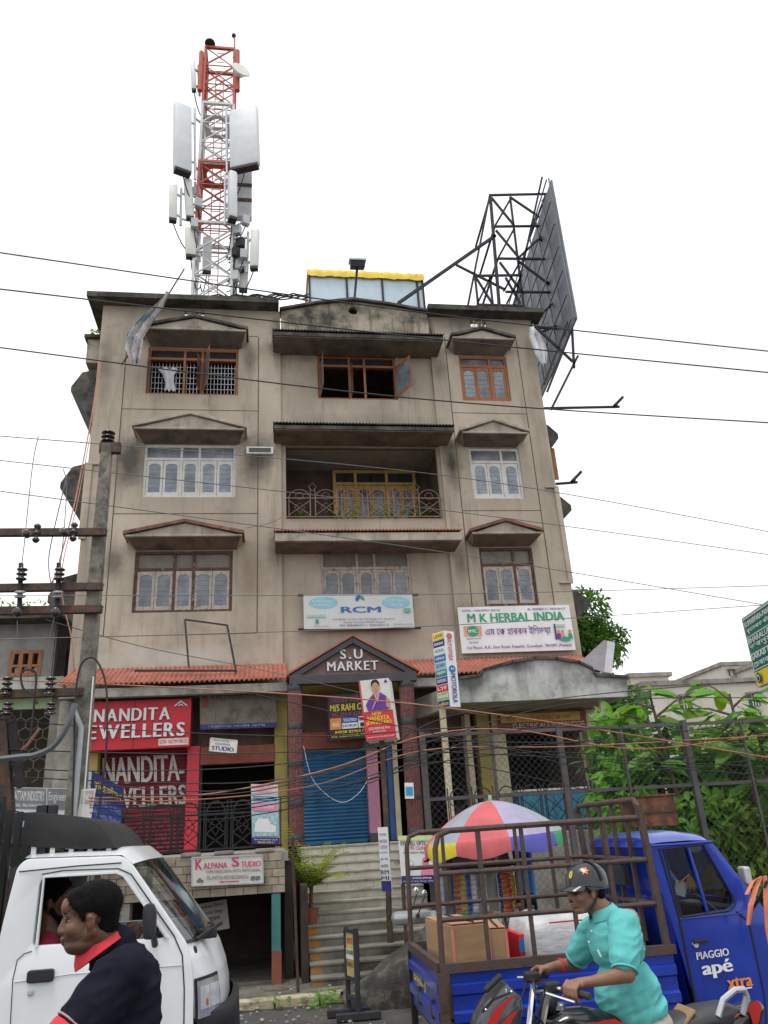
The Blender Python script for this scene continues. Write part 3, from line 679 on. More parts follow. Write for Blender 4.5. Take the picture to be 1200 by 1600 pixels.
while z < FZ-.05:
    x = -2.9-(.13 if r_i % 2 else 0)
    while x < tx1-.02:
        w_ = random.uniform(.2, .3); xe = min(x+w_, tx1)
        if xe-x > .05: MB().box(((x+xe)/2, TY+.015+random.uniform(-.008, .008), z+row_h/2), (xe-x-.008, .09, row_h-.008)).build('brick', M_brick, BW)
        x = xe
    z += row_h; r_i += 1
for i in range(5):
    x = -2.3+i*.55+random.uniform(-.05, .05); MB().box((x, TY+.08, FZ+.005), (.28, .2, .05)).build('coping_stone', M_conc, BW, bevel=.01)
# basement room: dark hall behind the opening
M_base = mat('dark_basement_wall', (.05, .042, .036), .95, var=.3, bump=.3)  # near-black brown on all basement walls
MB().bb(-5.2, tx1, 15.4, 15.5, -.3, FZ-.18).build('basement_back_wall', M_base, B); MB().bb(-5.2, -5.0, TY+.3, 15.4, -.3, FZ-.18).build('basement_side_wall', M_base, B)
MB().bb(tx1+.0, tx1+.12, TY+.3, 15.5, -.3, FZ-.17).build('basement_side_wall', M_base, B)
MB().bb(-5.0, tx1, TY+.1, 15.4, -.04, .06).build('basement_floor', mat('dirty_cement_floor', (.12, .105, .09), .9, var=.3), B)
px_ = P(431, 1470, TY); MB().bb(px_.x-.06, px_.x+.07, TY-.02, TY+.2, .45, 1.19).build('door_post', mat('teal_paint', (.06, .19, .19), .6, var=.2), B)
MB().bb(px_.x-.06, px_.x+.08, TY-.025, TY+.2, -.02, .448).build('door_post', mat('terracotta_paint', (.22, .07, .04), .7, var=.2), B)
MB().bb(-2.35, -2.0, TY, TY+.3, -.02, 1.19).build('basement_pier', M_conc, B)
# stairs
ST = thing('staircase', (1.5, 14.2, 0), 'mossy white-tiled steps rising to the blue shop shutter', 'stairs')
sx0, sx1 = P(487, 1530, 12.4).x, 2.56; NS = 13; sy0, sy1 = 12.35, 16.25; tr = (sy1-sy0)/NS; rs = (FZ-.02)/NS
sox = P(484, 1490, 12.8).x
m_tile = mat('stained_riser_tile', (.62, .58, .49), .5, var=.12, scale=4, rnd=.06, bump=.08, col2=(.10, .095, .075), c2=(.6, .72), c2scale=3, stains=[(1.7, .1, 1.9, .72, .95, (.028, .028, .02)), (1.2, .5, 1.6, .7, .45, (.05, .05, .04)), (sox+.08, .5, .12, .8, .95, (.50, .20, .01))])
m_tread = mat('mossy_tread', (.33, .31, .26), .85, var=.2, scale=3, bump=.3, col2=(.10, .095, .075), c2=(.54, .72), c2scale=1.6, stains=[(1.6, .1, 1.9, .6, .8, (.05, .048, .036))])
for i in range(NS):
    y = sy0+tr*i; z = rs*(i+1)
    s = MB().bb(sx0, sx1, y+.012, y+tr+.03, z-rs-.03, z-.035).build('step', m_tread, ST)
    MB().bb(sx0-.01, sx1, y-.03, y+tr, z-.033, z).build('tread', m_tread, s, bevel=.006)
    x = sx0; k = 0
    while x < sx1-.02:
        xe = min(sx1, x+(.2 if k == 0 and i % 2 else .40)); MB().bb(x+.003, xe-.003, y, y+.011, z-rs+.002, z-.036).build('riser_tile', m_tile, s); x = xe; k += 1
MB().bb(sx0-.12, sx0-.02, TY-.1, 16.3, -.02, FZ-.5).build('stair_cheek', mat('gap_shade_board', (.05, .035, .028), .85, var=.3), ST)  # brown board darkened: the shade of the gap is put into its colour
MB().bb(sx0, sx1, 16.25, 18.3, FZ-.18, FZ-.021).build('landing', m_tread, ST)
# right canopy with arched parapet
KY = 16.1
kl, kr = P(717, 1095, KY).x, P(980, 1084, KY).x; kz = P(850, 1090, KY).z-.04
def kp(x, y): q = P(x, y, KY); return (q.x, q.z)
top = [kp(717, 1062), kp(752, 1057), kp(756, 1049), kp(800, 1036), kp(835, 1031), kp(870, 1031), kp(905, 1037), kp(925, 1047), kp(930, 1057), kp(980, 1060)]
plate('canopy_front', [[(kl, kz), (kr, kz)]+top[::-1]], .16, M_canopy, B, pl(KY+.08))
cb = MB()
for a, c in zip(top, top[1:]): cb.prism([(a[0]-.01, KY-.05, a[1]), (c[0]+.01, KY-.05, c[1]), (c[0]+.01, KY-.05, c[1]+.06), (a[0]-.01, KY-.05, a[1]+.06)], (0, .27, 0))
cb.build('canopy_coping', M_dark, B)
b = MB(); ex = P(648, 1113, 18.3).x
b.prism([(kl, KY+.165, kz), (kl, KY+.165, kz+.42), (ex, 18.3, kz+.44), (ex, 18.3, kz)], (.12, .02, 0)); b.build('canopy_side', M_canopy, B)
b = MB(); b.prism([(kl+.05, KY+.17, kz+.03), (kr-.02, KY+.17, kz+.03), (kr-.02, 18.34, kz+.03), (ex+.1, 18.34, kz+.03)], (0, 0, .12)); b.build('canopy_slab', mat('stained_soffit', (.33, .29, .20), .9, var=.25, col2=(.12, .1, .07), c2=(.5, .7)), B)
b = MB(); b.bb(kr-.12, kr, KY+.17, 18.34, kz, kz+.42).build('canopy_side', M_canopy, B)
for p0, p1 in (((691, 1108), (703, 1258)), ((939, 1092), (972, 1257))):
    q = P(*p0, KY+.3); MB().bb(q.x-.06, q.x+.06, KY+.24, KY+.36, FZ-.1, kz+.02).build('canopy_post', M_cream, B, bevel=.01)
# electrical shop under the canopy
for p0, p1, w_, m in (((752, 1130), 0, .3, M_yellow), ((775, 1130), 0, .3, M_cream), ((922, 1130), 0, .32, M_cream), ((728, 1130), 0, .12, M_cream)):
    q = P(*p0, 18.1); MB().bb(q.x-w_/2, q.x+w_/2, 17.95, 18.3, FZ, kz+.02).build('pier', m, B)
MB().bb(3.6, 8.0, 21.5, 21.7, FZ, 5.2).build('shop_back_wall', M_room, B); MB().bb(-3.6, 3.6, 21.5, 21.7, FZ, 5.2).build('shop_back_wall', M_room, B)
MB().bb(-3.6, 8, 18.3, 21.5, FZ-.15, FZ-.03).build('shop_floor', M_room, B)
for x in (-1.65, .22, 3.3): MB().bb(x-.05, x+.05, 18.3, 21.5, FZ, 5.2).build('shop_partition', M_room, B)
MB().bb(4.75, 4.83, 18.0, 18.2, FZ, 4.2).build('door_jamb', M_redpaint, B)
q0, q1 = P(808, 1238, 17.7), P(920, 1282, 17.7); ct = thing('shop_counter', ((q0.x+q1.x)/2, 17.7, FZ-.02), 'sky-blue wooden counter inside the electrical shop', 'counter')
m_ct = mat('sky_blue_paint', (.05, .26, .42), .5, var=.12)
cbx = MB().bb(q0.x, q1.x, 17.6, 18.0, FZ-.02, q0.z).build('counter_body', m_ct, ct); MB().bb(q0.x-.03, q1.x+.03, 17.55, 18.05, q0.z+.002, q0.z+.04).build('counter_top', M_white, ct)
for i in range(4): a = q0.x+(q1.x-q0.x)*(i+.08)/4; MB().bb(a, a+(q1.x-q0.x)*.84/4, 17.58, 17.598, FZ+.08, q0.z-.06).build('counter_panel', m_ct, ct)
# iron railings: terrace edge and electrical shop
def grille(name, x0, x1, y, z0, z1, label, bays, m=M_irondark):
    g = thing(name, ((x0+x1)/2, y, z0), label, 'railing')
    for z in (z0+.03, z1-.18): MB().bar((x0, y, z), (x1, y, z), .03).build('rail', m, g)
    wd = (x1-x0)/bays
    for i in range(bays):
        c = x0+wd*(i+.5); h = wd*.36
        MB().tube([(c-h, y, z0+.03)]+[(c+h*math.cos(math.pi-math.pi*j/12), y, z1-.2+.2*math.sin(math.pi*j/12)) for j in range(13)]+[(c+h, y, z0+.03)], .012, 5).build('arch', m, g)
        for s in (-1, 1):
            for t in (0, .5): MB().bar((c-h*s, y, z0+.05+t*(z1-z0-.3)), (c+h*s, y, z0+.05+(t+.5)*(z1-z0-.3)), .016).build('lattice_bar', m, g)
        MB().tube([(c+.09*math.cos(j*math.pi/2), y, (z0+z1)/2+.13*math.sin(j*math.pi/2)) for j in range(4)], .01, 4, close=True).build('diamond', m, g)
        for e in (c-wd*.43, c+wd*.43): MB().bar((e, y, z0), (e, y, z1+.02), .018).build('upright', m, g)
    return g
grille('terrace_railing', P(186, 1300, TY+.06).x, tx1-.03, TY+.07, FZ+.03, P(315, 1253, TY).z, 'black ornamental iron railing along the edge of the raised terrace', 6)
grille('shop_railing', P(700, 1280, 15.2).x, P(965, 1280, 15.2).x, 15.2, FZ-.02, P(830, 1235, 15.2).z+.1, 'black ornamental iron railing in front of the electrical shop', 7)
# ================================================================ signs on and around the building
m_band_b = mat('pale_banner', (.62, .64, .62), .6, var=.06, scale=1.5, col2=(.6, .52, .36), c2=(.62, .85), c2scale=1.2)
# RCM banner
t = thing('banner_sign', P(560, 983, 18.4), 'white banner with two pale blue jagged ovals stretched on iron bars', 'sign')
f = pxface(t, (474, 929), (644, 928), (475, 983), 18.38, .02); f.panel(m_band_b)
for v in (.0, .985): MB().bar(f.at(-.05, v, -.03), f.at(1.06, v, -.03), .05).build('support_bar', M_irondark, t)
for u in (.18, .845): f.oval(u, .75, .125, .17, M_ltblue, n=40, jag=.07)
f.text('RCM FREE', .075, .755, .255, .83, M_white, .02); f.text('JOINING', .095, .62, .24, .70, M_white, .02)
f.text('RCM SALE', .745, .765, .935, .84, M_white, .02); f.text('OFFER', .785, .63, .905, .705, M_white, .02)
f.text('RCM', .335, .46, .70, .63, M_blue, .03); f.poly([(.47, .82), (.475, .92), (.50, .97), (.52, .94), (.505, .84), (.49, .79)], M_blue); f.poly([(.515, .95), (.545, .92), (.555, .8), (.525, .86)], M_green)
f.text('S.U. Market, 1st Floor Near Rex Bridge A.K. Dev Road', .26, .235, .82, .29, M_purple, .012); f.text('Fatashil Guwahati-781009 (Assam)', .355, .145, .73, .20, M_purple, .012); f.text('PH: 9864067511, 9435104117', .32, .05, .77, .115, mat('grey_print', (.15, .15, .17), .6), .02)
for i in range(5): f.rect(.03+.035*i, .32, .055+.035*i, .40, mat('washed_green_print', (.4, .52, .45), .6))
f.rect(.105, .14, .13, .26, M_green); f.text('dil se jodhe', .09, .04, .22, .085, MATS['grey_print'], .01); f.text('Bringing changes', .81, .07, .99, .12, MATS['grey_print'], .01); f.rect(.91, .45, .97, .57, mat('faded_green_print', (.2, .42, .33), .6))
# M K Herbal board
t = thing('shop_sign', P(810, 1020, 18.4), 'large white board with green capitals and purple Assamese lettering above the right awning', 'sign')
f = pxface(t, (715, 949), (889, 945), (722, 1021), 18.36, .06); f.panel(M_white)
MB().bar(f.at(0, .3, -.07), f.at(1, .3, -.07), .04).build('back_bar', M_irondark, t); MB().bar(f.at(0, .8, -.07), f.at(1, .8, -.07), .04).build('back_bar', M_irondark, t)
f.text('GSTIN : 18AKDPM7136E125', .035, .895, .37, .94, M_purple, .015); f.text('Ph. 9207084117 / 9435104117', .62, .895, .96, .94, M_purple, .015)
f.text('M K HERBAL INDIA', .075, .66, .94, .85, M_green, .04)
f.rect(.035, .36, .19, .58, mat('peach_print', (.72, .36, .2), .6)); f.oval(.112, .47, .052, .115, M_green, n=28); f.text('IMC', .072, .435, .152, .505, M_white, .03)
f.text('स्वदेशी अपनाओ', .05, .28, .175, .325, M_navy, .01); f.text('देश बचाओ', .07, .2, .15, .245, M_navy, .01)
f.text('এম কে হাৰ্বল ইণ্ডিয়া', .215, .34, .80, .56, M_purple, .008)
f.text('1st Floor, A.K. Dev Road, Fatashil, Guwahati- 781009 (Assam)', .05, .06, .965, .145, M_purple, .015)
f.rect(.83, .5, .93, .56, mat('washed_green_print', (.4, .52, .45), .6)); f.rect(.83, .24, .845, .58, M_navy)
for u, m in ((.865, M_purple), (.9, M_pink), (.965, M_green)): f.oval(u, .40, .014, .045, M_skinprint, n=10); f.poly([(u-.022, .24), (u+.022, .24), (u+.016, .36), (u-.016, .36)], m)
f.poly([(.87, .22), (.95, .18), (.965, .26), (.9, .3)], M_green)
# Nandita Jewellers lightbox
t = thing('shop_sign', P(218, 1175, 17.8), 'red jeweller board with raised silver letters above the maroon shutter', 'sign')
a, bq, c = P(137, 1098, 17.6), P(299, 1094, 17.6), P(137, 1175, 17.6)
f = Face(t, (a.x, 17.6, 3.86), (bq.x-a.x, 0, 0), (0, 0, 1.0), .25); f.panel(M_redsign); MB().bb(-2.88, -2.87, 17.593, 17.6, 3.86, 4.86).build('panel_seam', M_black, t)
f.letters('NANDITA', .075, .57, .80, .83, M_letter, .045, .05, gap=.12); f.letters('EWELLERS', .03, .22, .95, .50, M_letter, .045, .05, gap=.1)
f.k = 1; f.rect(.70, .04, .985, .18, M_offwhite); f.text('GSTIN : 18AZYPP1970K1Z5', .71, .07, .975, .15, M_red, .02); f.text('NEW', -.005, .85, .05, .9, M_letter, .01)
for s, m in ((1, M_white), (.7, M_navy), (.42, M_white), (.2, M_navy)): f.poly([(.9-.07*s, .85), (.9+.07*s, .85), (.9, .85+.12*s)], m)
# faded board above the open shop
t = thing('shop_sign', P(372, 1150, 17.9), 'faded cream photo studio board hanging above the dark open doorway', 'sign')
f = pxface(t, (312, 1078), (430, 1075), (313, 1140), 17.7, .05); f.panel(mat('faded_board', (.19, .165, .13), .8, var=.25, scale=2, col2=(.11, .09, .07)))
f.text('KALPANA STUDIO', .15, .72, .95, .93, mat('faded_brown_print', (.12, .07, .05), .7), .02); f.rect(0, 0, 1, .12, M_navy); f.text('স্টুডিও ফটো কপি', .1, .02, .85, .10, mat('faded_pale_print', (.35, .33, .4), .7), .01)
f.rect(.03, .55, .1, .95, MATS['rust_red_sheet'])
# small STUDIO board
t = thing('hanging_sign', P(348, 1175, 17.3), 'small white STUDIO board hanging askew under the beam', 'sign')
f = pxface(t, (329, 1153), (371, 1157), (327, 1173), 17.25, .03); f.panel(M_offwhite); f.frame(M_silver, .015)
f.text('STUDIO', .08, .1, .9, .42, M_navy, .045); f.text('KALPANA', .2, .52, .75, .7, MATS['grey_print'], .01); f.text('DIGITAL COLOUR', .12, .8, .7, .92, MATS['grey_print'], .01)
for u in (.1, .9): MB().bar(f.at(u, 1, -.01), f.at(u, 3.2, -.01), .008).build('hanger', M_irondark, t)
# travels poster on the terrace railing
t = thing('poster_board', P(415, 1318, TY), 'pale blue and pink travels poster tied to the terrace railing', 'poster')
f = pxface(t, (392, 1225), (434, 1226), (394, 1319), TY+.02, .012); f.panel(mat('pale_blue_print', (.42, .62, .70), .6, var=.08))
f.rect(0, .84, 1, 1, mat('pale_pink_print', (.75, .55, .6), .6)); f.text('KALPANA TOUR &', .06, .925, .95, .975, M_pink, .03); f.text('TRAVELS', .2, .855, .8, .91, M_pink, .03)
for v in (.72, .75, .78): f.rect(.05, v, .95, v+.012, M_navy)
f.rect(.04, .55, .96, .68, M_pink); f.text('CAR ON RENT', .14, .59, .86, .645, M_white, .02); f.rect(.03, .13, .97, .5, mat('sky_photo_print', (.36, .52, .55), .6, var=.3, scale=14)); f.poly([(.1, .2), (.85, .2), (.9, .3), (.7, .33), (.6, .42), (.25, .42), (.12, .33)], M_white)
f.rect(0, 0, 1, .11, M_navy); f.text('Near Fatashil Rd, Ghy-9', .08, .06, .92, .09, M_white, .01); f.text('98640 67511', .2, .015, .8, .05, M_yprint, .01)
# Kalpana Studio board
t = thing('shop_sign', P(355, 1383, TY), 'white photo studio board with crimson capitals fixed above the basement opening', 'sign')
f = pxface(t, (300, 1340), (410, 1336), (300, 1384), TY-.12, .04); f.panel(M_offwhite); f.frame(M_silver, .02)
m_crim = mat('crimson_print', (.55, .06, .16), .5, var=.05)
f.text('K', .045, .56, .15, .93, m_crim, .04); f.text('ALPANA', .16, .58, .5, .80, m_crim, .035); f.text('S', .56, .62, .67, .98, m_crim, .04); f.text('TUDIO', .69, .6, .975, .80, m_crim, .035)
f.text('COMPUTERISED DIGITAL PHOTO, PHOTO SCANING,', .2, .40, .97, .52, MATS['grey_print'], .02); f.text('STILL PHOTO & VIDEO RECORDING Etc.', .2, .18, .8, .31, MATS['grey_print'], .02)
f.poly([(.37, .1), (.43, .14), (.43, .115), (.66, .115), (.66, .075), (.43, .075), (.43, .05)], m_crim); f.rect(.07, .1, .16, .2, MATS['grey_print']); f.rect(.09, .2, .13, .26, MATS['grey_print'])
for u in (.85, .92): f.oval(u, .17, .03, .08, MATS['grey_print'], n=12); f.rect(u-.02, .12, u+.04, .26, MATS['grey_print'])
# paper notice in the basement
t = thing('paper_notice', P(325, 1445, 13.6), 'crumpled grey handwritten notice hanging inside the dark basement', 'notice')
a, bq, c = P(292, 1416, 13.4), P(354, 1405, 13.4), P(296, 1462, 13.4)
f = Face(t, c, bq-a, a-c, .006); f.panel(mat('grey_paper', (.33, .31, .28), .9, var=.12, scale=4, bump=.3))
m_ink = mat('faded_ink', (.09, .08, .08), .9)
for i, s in enumerate(('ইয়াত পাৰ্কিং নিষেধ', 'দোকান ভাড়া দিয়া', 'হ ব যোগাযোগ', 'ফোন নম্বৰ দিক')): f.text(s, .06+.05*i, .78-.22*i, .92-.06*i, .93-.22*i, m_ink, .005)
for u in (.05, .95): MB().bar(f.at(u, 1), f.at(u, 1.05)+V((0, .1, .5)), .006).build('string', M_irondark, t)
# M/S Rahi board
t = thing('shop_sign', P(542, 1157, 17.2), 'black mobile shop board with yellow capitals and phone brand tiles', 'sign')
a, bq, c = P(512, 1086, 17.2), P(590, 1080, 17.2), P(514, 1157, 17.2)
f = Face(t, c, bq-a, a-c, .06); f.panel(mat('black_board', (.012, .012, .02), .4, var=.1)); f.frame(M_irondark, .02)
m_mag = mat('magenta_print', (.35, .05, .14), .5)
f.text('মেচাৰ্চ ৰাহী', .05, .8, .62, .97, m_mag, .01); f.text('M/S RAHI COMM', .04, .62, .95, .77, M_yprint, .03); f.text('MOBILE GALLERY', .08, .49, .95, .58, m_mag, .02)
f.rect(.03, .22, .25, .47, M_orange); f.text('mi', .08, .28, .2, .39, M_white, .03); f.rect(.265, .355, .57, .47, M_blue); f.text('TECNO', .29, .38, .55, .44, M_white, .03)
f.rect(.265, .22, .57, .345, M_white); f.text('NOKIA', .28, .255, .555, .31, M_navy, .03); f.rect(.585, .22, .8, .47, M_white); f.rect(.6, .37, .78, .45, M_red); f.rect(.62, .24, .7, .33, M_black)
f.text('84038 82965 / 98540', .12, .125, .95, .185, M_yprint, .02); f.text('A.K. DEB ROAD, FATASHIL', .05, .035, .95, .095, M_yprint, .02)
t = thing('hanging_sign', P(595, 1165, 17.4), 'dark unlit lettered strip above the black doorway', 'sign')
f = pxface(t, (566, 1156), (616, 1150), (566, 1170), 17.5, .04); f.panel(mat('charcoal_board', (.02, .02, .024), .5)); f.text('SAMSUNG', .05, .2, .95, .8, mat('dull_grey_print', (.11, .11, .12), .5), .04)
# vertical phone-brand box sign on the canopy post
t = thing('box_sign', P(698, 1105, 15.9), 'tall narrow box sign of coloured phone tiles fixed to the white canopy post', 'sign')
Yb = 15.75
e0t, e0b = P(696, 985, Yb), P(701, 1104, Yb); hgt = e0t.z-e0b.z
ex_ = (e0t.x+e0b.x)/2; lft = P(684, 1040, Yb-.0).x; rgt = P(712, 1045, Yb+.25).x
m_bx = mat('box_white', (.72, .74, .78), .45, var=.05)
fl = Face(t, (ex_-.19, Yb+.3, e0b.z), V((.19, -.3, 0)), (0, 0, hgt), .02); fr_ = Face(t, (ex_, Yb, e0b.z), V((rgt-ex_, .12, 0)), (0, 0, hgt), .02)
bx = MB(); bx.prism([(ex_-.19, Yb+.3, e0b.z), (ex_, Yb+.005, e0b.z), (rgt, Yb+.125, e0b.z), (rgt-.19, Yb+.42, e0b.z)], (0, 0, hgt)); bx.build('box', m_bx, t)
for i, (m, s, ms) in enumerate(((M_yprint, 'LAVA', M_navy), (M_navy, 'intex', M_white), (M_white, 'NOKIA', M_navy), (M_blue, 'vivo', M_white), (mat('pale_teal_print', (.3, .5, .55), .5), 'GIONEE', M_navy), (mat('teal_print', (.02, .2, .2), .5), 'oppo', M_white), (M_navy, 'SAMSUNG', M_white), (M_red, 'LYF', M_white), (mat('lime_print', (.25, .4, .12), .5), 'itel', M_white), (M_navy, 'celkon', M_yprint))[::-1]):
    fl.k = 0; fl.rect(.03, .005+i*.0995, .97, .1+i*.0995-.006, m); fl.text(s, .12, .03+i*.0995, .88, .075+i*.0995, ms, .02)
def vtext(face, s, u0, u1, v0, v1, m, bold=.03):     # reads downwards along the face
    g = Face(face.root, face.at(u0, v1), face.V*(v0-v1), face.U*(u1-u0), .001); g.N = face.N; g.k = face.k+1; face.k += 1; g.text(s, 0, 0, 1, 1, m, bold)
fr_.oval(.5, .93, .3, .045, mat('coral_print', (.6, .12, .12), .5), n=6); vtext(fr_, 'icromax', .25, .8, .6, .88, MATS['coral_print'], .01); fr_.oval(.5, .49, .32, .05, M_blue, n=20); vtext(fr_, 'MOTOROLA', .28, .75, .05, .43, M_navy, .03)
fr_.text('M', .36, .475, .64, .505, M_white, .03)
# New Nandita box sign, tilted on a rusty pole
t = thing('box_sign', P(592, 1165, 13.4), 'tilted jeweller box sign picturing a woman in a purple sari', 'sign')
Yn = 13.3
a, bq, c = P(560, 1064, Yn), P(606, 1060, Yn), P(572, 1158, Yn); U_ = bq-a; U_.y = -.05
f = Face(t, c, U_, a-c, .01); f.panel(M_offwhite)
bx = MB(); bx.prism([f.at(0, 0, -.012), f.at(1, 0, -.012), f.at(1, 1, -.012), f.at(0, 1, -.012)], V((.12, .42, .0))); bx.build('box', M_offwhite, t)
m_red2 = mat('scarlet_print', (.58, .03, .05), .5, var=.05)
f.rect(.0, .0, 1, .47, m_red2); f.rect(0, .47, .05, 1, m_red2); f.text('NEW', .3, .395, .62, .455, M_yprint, .03); f.text('NANDITA', .14, .315, .86, .385, M_yprint, .03); f.text('JEWELLERS', .06, .235, .92, .305, M_yprint, .03)
f.text('22/22 KDM Hall Mark', .13, .165, .83, .205, M_white, .01); f.text('Jewellery Only', .26, .115, .68, .15, M_white, .01); f.text('Fatashil Chariali, Main Road, Ghy-09', .06, .03, .93, .06, M_white, .01)
f.poly([(.2, .48), (.86, .48), (.95, .55), (.84, .7), (.66, .77), (.46, .77), (.28, .68), (.14, .58)], M_purple); f.poly([(.84, .7), (.95, .62), (.93, .5), (.8, .52)], M_skinprint)
f.poly([(.45, .77), (.64, .77), (.6, .7), (.52, .66), (.46, .7)], M_skinprint); f.oval(.53, .87, .13, .085, M_skinprint, n=20); f.poly([(.39, .88), (.4, .95), (.48, .99), (.6, .99), (.67, .94), (.68, .86), (.64, .9), (.56, .945), (.46, .93), (.42, .88)], M_black)
f.oval(.49, .875, .012, .006, M_black, n=8); f.oval(.58, .875, .012, .006, M_black, n=8); f.oval(.535, .825, .025, .006, M_red, n=8); f.poly([(.44, .74), (.53, .6), (.64, .74), (.6, .73), (.53, .65), (.47, .73)], M_yprint)
f.poly([(.3, .49), (.34, .49), (.66, .76), (.6, .77)], mat('pale_mauve_print', (.4, .25, .5), .5)); f.poly([(.82, .92), (.96, .92), (.89, .98)], M_navy)
b = MB(); p0 = P(597, 1165, 13.5); p1 = P(604, 1290, 13.3); p2 = P(608, 1430, 13.1); b.tube([p0+V((0, 0, .6)), p0, p1, p2, (p2.x, 13.1, .2)], .045, 8); b.build('support_pole', M_iron, t)
# electrical shop boards
t = thing('shop_sign', P(845, 1150, 17.8), 'red ELECTRICALS SUPERVISOR board with a yellow strip under the canopy', 'sign')
f = pxface(t, (778, 1116), (915, 1110), (779, 1142), 17.8, .05); f.panel(mat('dull_red_board', (.25, .05, .045), .6, var=.15)); f.rect(.03, .45, .93, .97, mat('aged_yellow_print', (.55, .42, .08), .6, var=.15)); f.text('বৰ ইলেক্ট্ৰিকেলছ', .08, .52, .85, .88, m_crim, .01); f.text('ELECTRICALS SUPERVISOR', .16, .1, .98, .38, M_offwhite, .02)
t = thing('box_sign', P(935, 1055, KY), 'plain grey sign box standing tilted on the right end of the canopy', 'sign')
q = [P(912, 1034, KY+.6), P(950, 1048, KY+.3), P(944, 1003, KY+.3), P(908, 1038, KY+.6)]
b = MB(); b.add([P(909, 1040, KY+.25), P(944, 1050, KY+.25), P(949, 1002, KY+.25), P(944, 1000, KY+.25), P(908, 1033, KY+.25)], [(0, 1, 2, 3, 4)]); b.build('face', mat('grey_lilac_sheet', (.34, .31, .33), .6, var=.15, scale=3), t, solid=.02)
b = MB(); b.prism([P(944, 1050, KY+.25), P(949, 1001, KY+.25), P(961, 1004, KY+.25), P(956, 1052, KY+.25)], (.0, .25, 0)); b.build('box', mat('pale_grey_sheet', (.6, .6, .62), .5, var=.08), t)
# poster on the right column, banner on the rail
t = thing('poster', P(655, 1250, 16.7), 'small blue and white poster stuck on the granite column', 'poster'); f = pxface(t, (632, 1223), (646, 1223), (633, 1248), 16.72, .006); f.panel(M_white); f.rect(.1, .2, .9, .75, mat('cyan_print', (.05, .35, .55), .5))
# optician's board and tall narrow board by the stairs
t = thing('shop_sign', P(648, 1380, 12.2), 'white optician board with a sketched face behind the cargo cage', 'sign')
f = pxface(t, (622, 1306), (676, 1305), (628, 1381), 12.0, .02); f.panel(M_white); f.rect(0, 0, 1, .16, M_navy); f.rect(0, .9, 1, 1, mat('pale_lime_print', (.6, .68, .3), .5)); f.text('EYEWELL OPTICALS', .05, .79, .98, .88, M_black, .03); f.text('EYE CLINIC', .25, .7, .85, .77, M_red, .03)
f.text('চকুৰ ডাক্তৰ আৰু চশমা', .1, .6, .9, .66, M_black, .005); f.text('Ph: 97078 09946', .15, .09, .85, .13, M_white, .02); f.text('Fatashil Main Road, Ghy-9', .05, .03, .95, .06, M_white, .01)
f.poly([(.55, .17), (.98, .17), (.9, .3), (.8, .36), (.82, .48), (.74, .55), (.64, .52), (.62, .4), (.68, .33), (.58, .28)], M_pink); f.poly([(.66, .38), (.68, .48), (.76, .49), (.78, .4), (.73, .34)], M_skinprint); f.rect(.66, .435, .725, .47, M_black); f.rect(.735, .435, .8, .47, M_black)
f.oval(.25, .42, .13, .06, MATS['grey_print'], n=16); f.oval(.25, .42, .12, .05, M_white, n=16)
for x in (.04, .96): MB().bar(f.at(x, 0, -.04), (f.at(x, 0).x, 12.05, .05), .05).build('post', M_iron, t)
t = thing('shop_sign', P(602, 1395, 12.4), 'narrow white lettered board lashed to the rusty sign pole', 'sign')
f = Face(t, P(597, 1393, 12.5), V((.13, -.10, 0)), P(590, 1293, 12.5)-P(597, 1393, 12.5), .02); f.panel(M_white); f.rect(0, 0, 1, .16, M_navy)
for i, (s, h, m) in enumerate((('স্থান', .035, M_navy), ('FILM STUDIO', .05, M_black), ('1 STICK', .05, M_navy), ('মোবাইল', .03, M_black), ('পাখৰি', .04, M_navy), ('ফটো', .06, M_black), ('RM', .07, M_black), ('MI', .06, M_navy))): f.text(s, .1, .9-.095*i-h, .9, .9-.095*i, m, .02)
# A-board on the street
t = thing('street_board', P(560, 1585, 10.3), 'yellow printed board in a dark timber stand on the roadside', 'sign')
a, bq, c = P(541, 1436, 10.35), P(556, 1440, 10.0), P(545, 1530, 10.35); U_ = V((.085, -.27, 0)); f = Face(t, (c.x-.02, 10.42, .40), U_, (0, 0, .48), .03)
m_bt = mat('dark_timber', (.035, .035, .045), .7, var=.3); f.panel(mat('aged_yellow_panel', (.55, .42, .16), .7, var=.2, scale=5)); f.frame(m_bt, .035, .03)
f.text('NOTE', .2, .72, .8, .86, M_red, .04); f.rect(.1, .4, .9, .62, M_offwhite); f.text('CAR & BIKE', .12, .5, .88, .6, M_black, .03); f.text('PARKING', .15, .24, .85, .35, M_black, .03)
for u in (0, 1):
    q = f.at(u, 0, -.015); MB().bar((q.x, q.y, .07), (q.x, q.y, .92), .055).build('upright', m_bt, t, bevel=.008); MB().box((q.x, q.y, .045), (.5, .07, .08)).build('foot', m_bt, t, bevel=.01)
q = f.at(.5, 0, -.015); MB().bar((f.at(0, 0, -.015).x, f.at(0, 0, -.015).y, .2), (f.at(1, 0, -.015).x, f.at(1, 0, -.015).y, .2), .045).build('crossbar', m_bt, t)
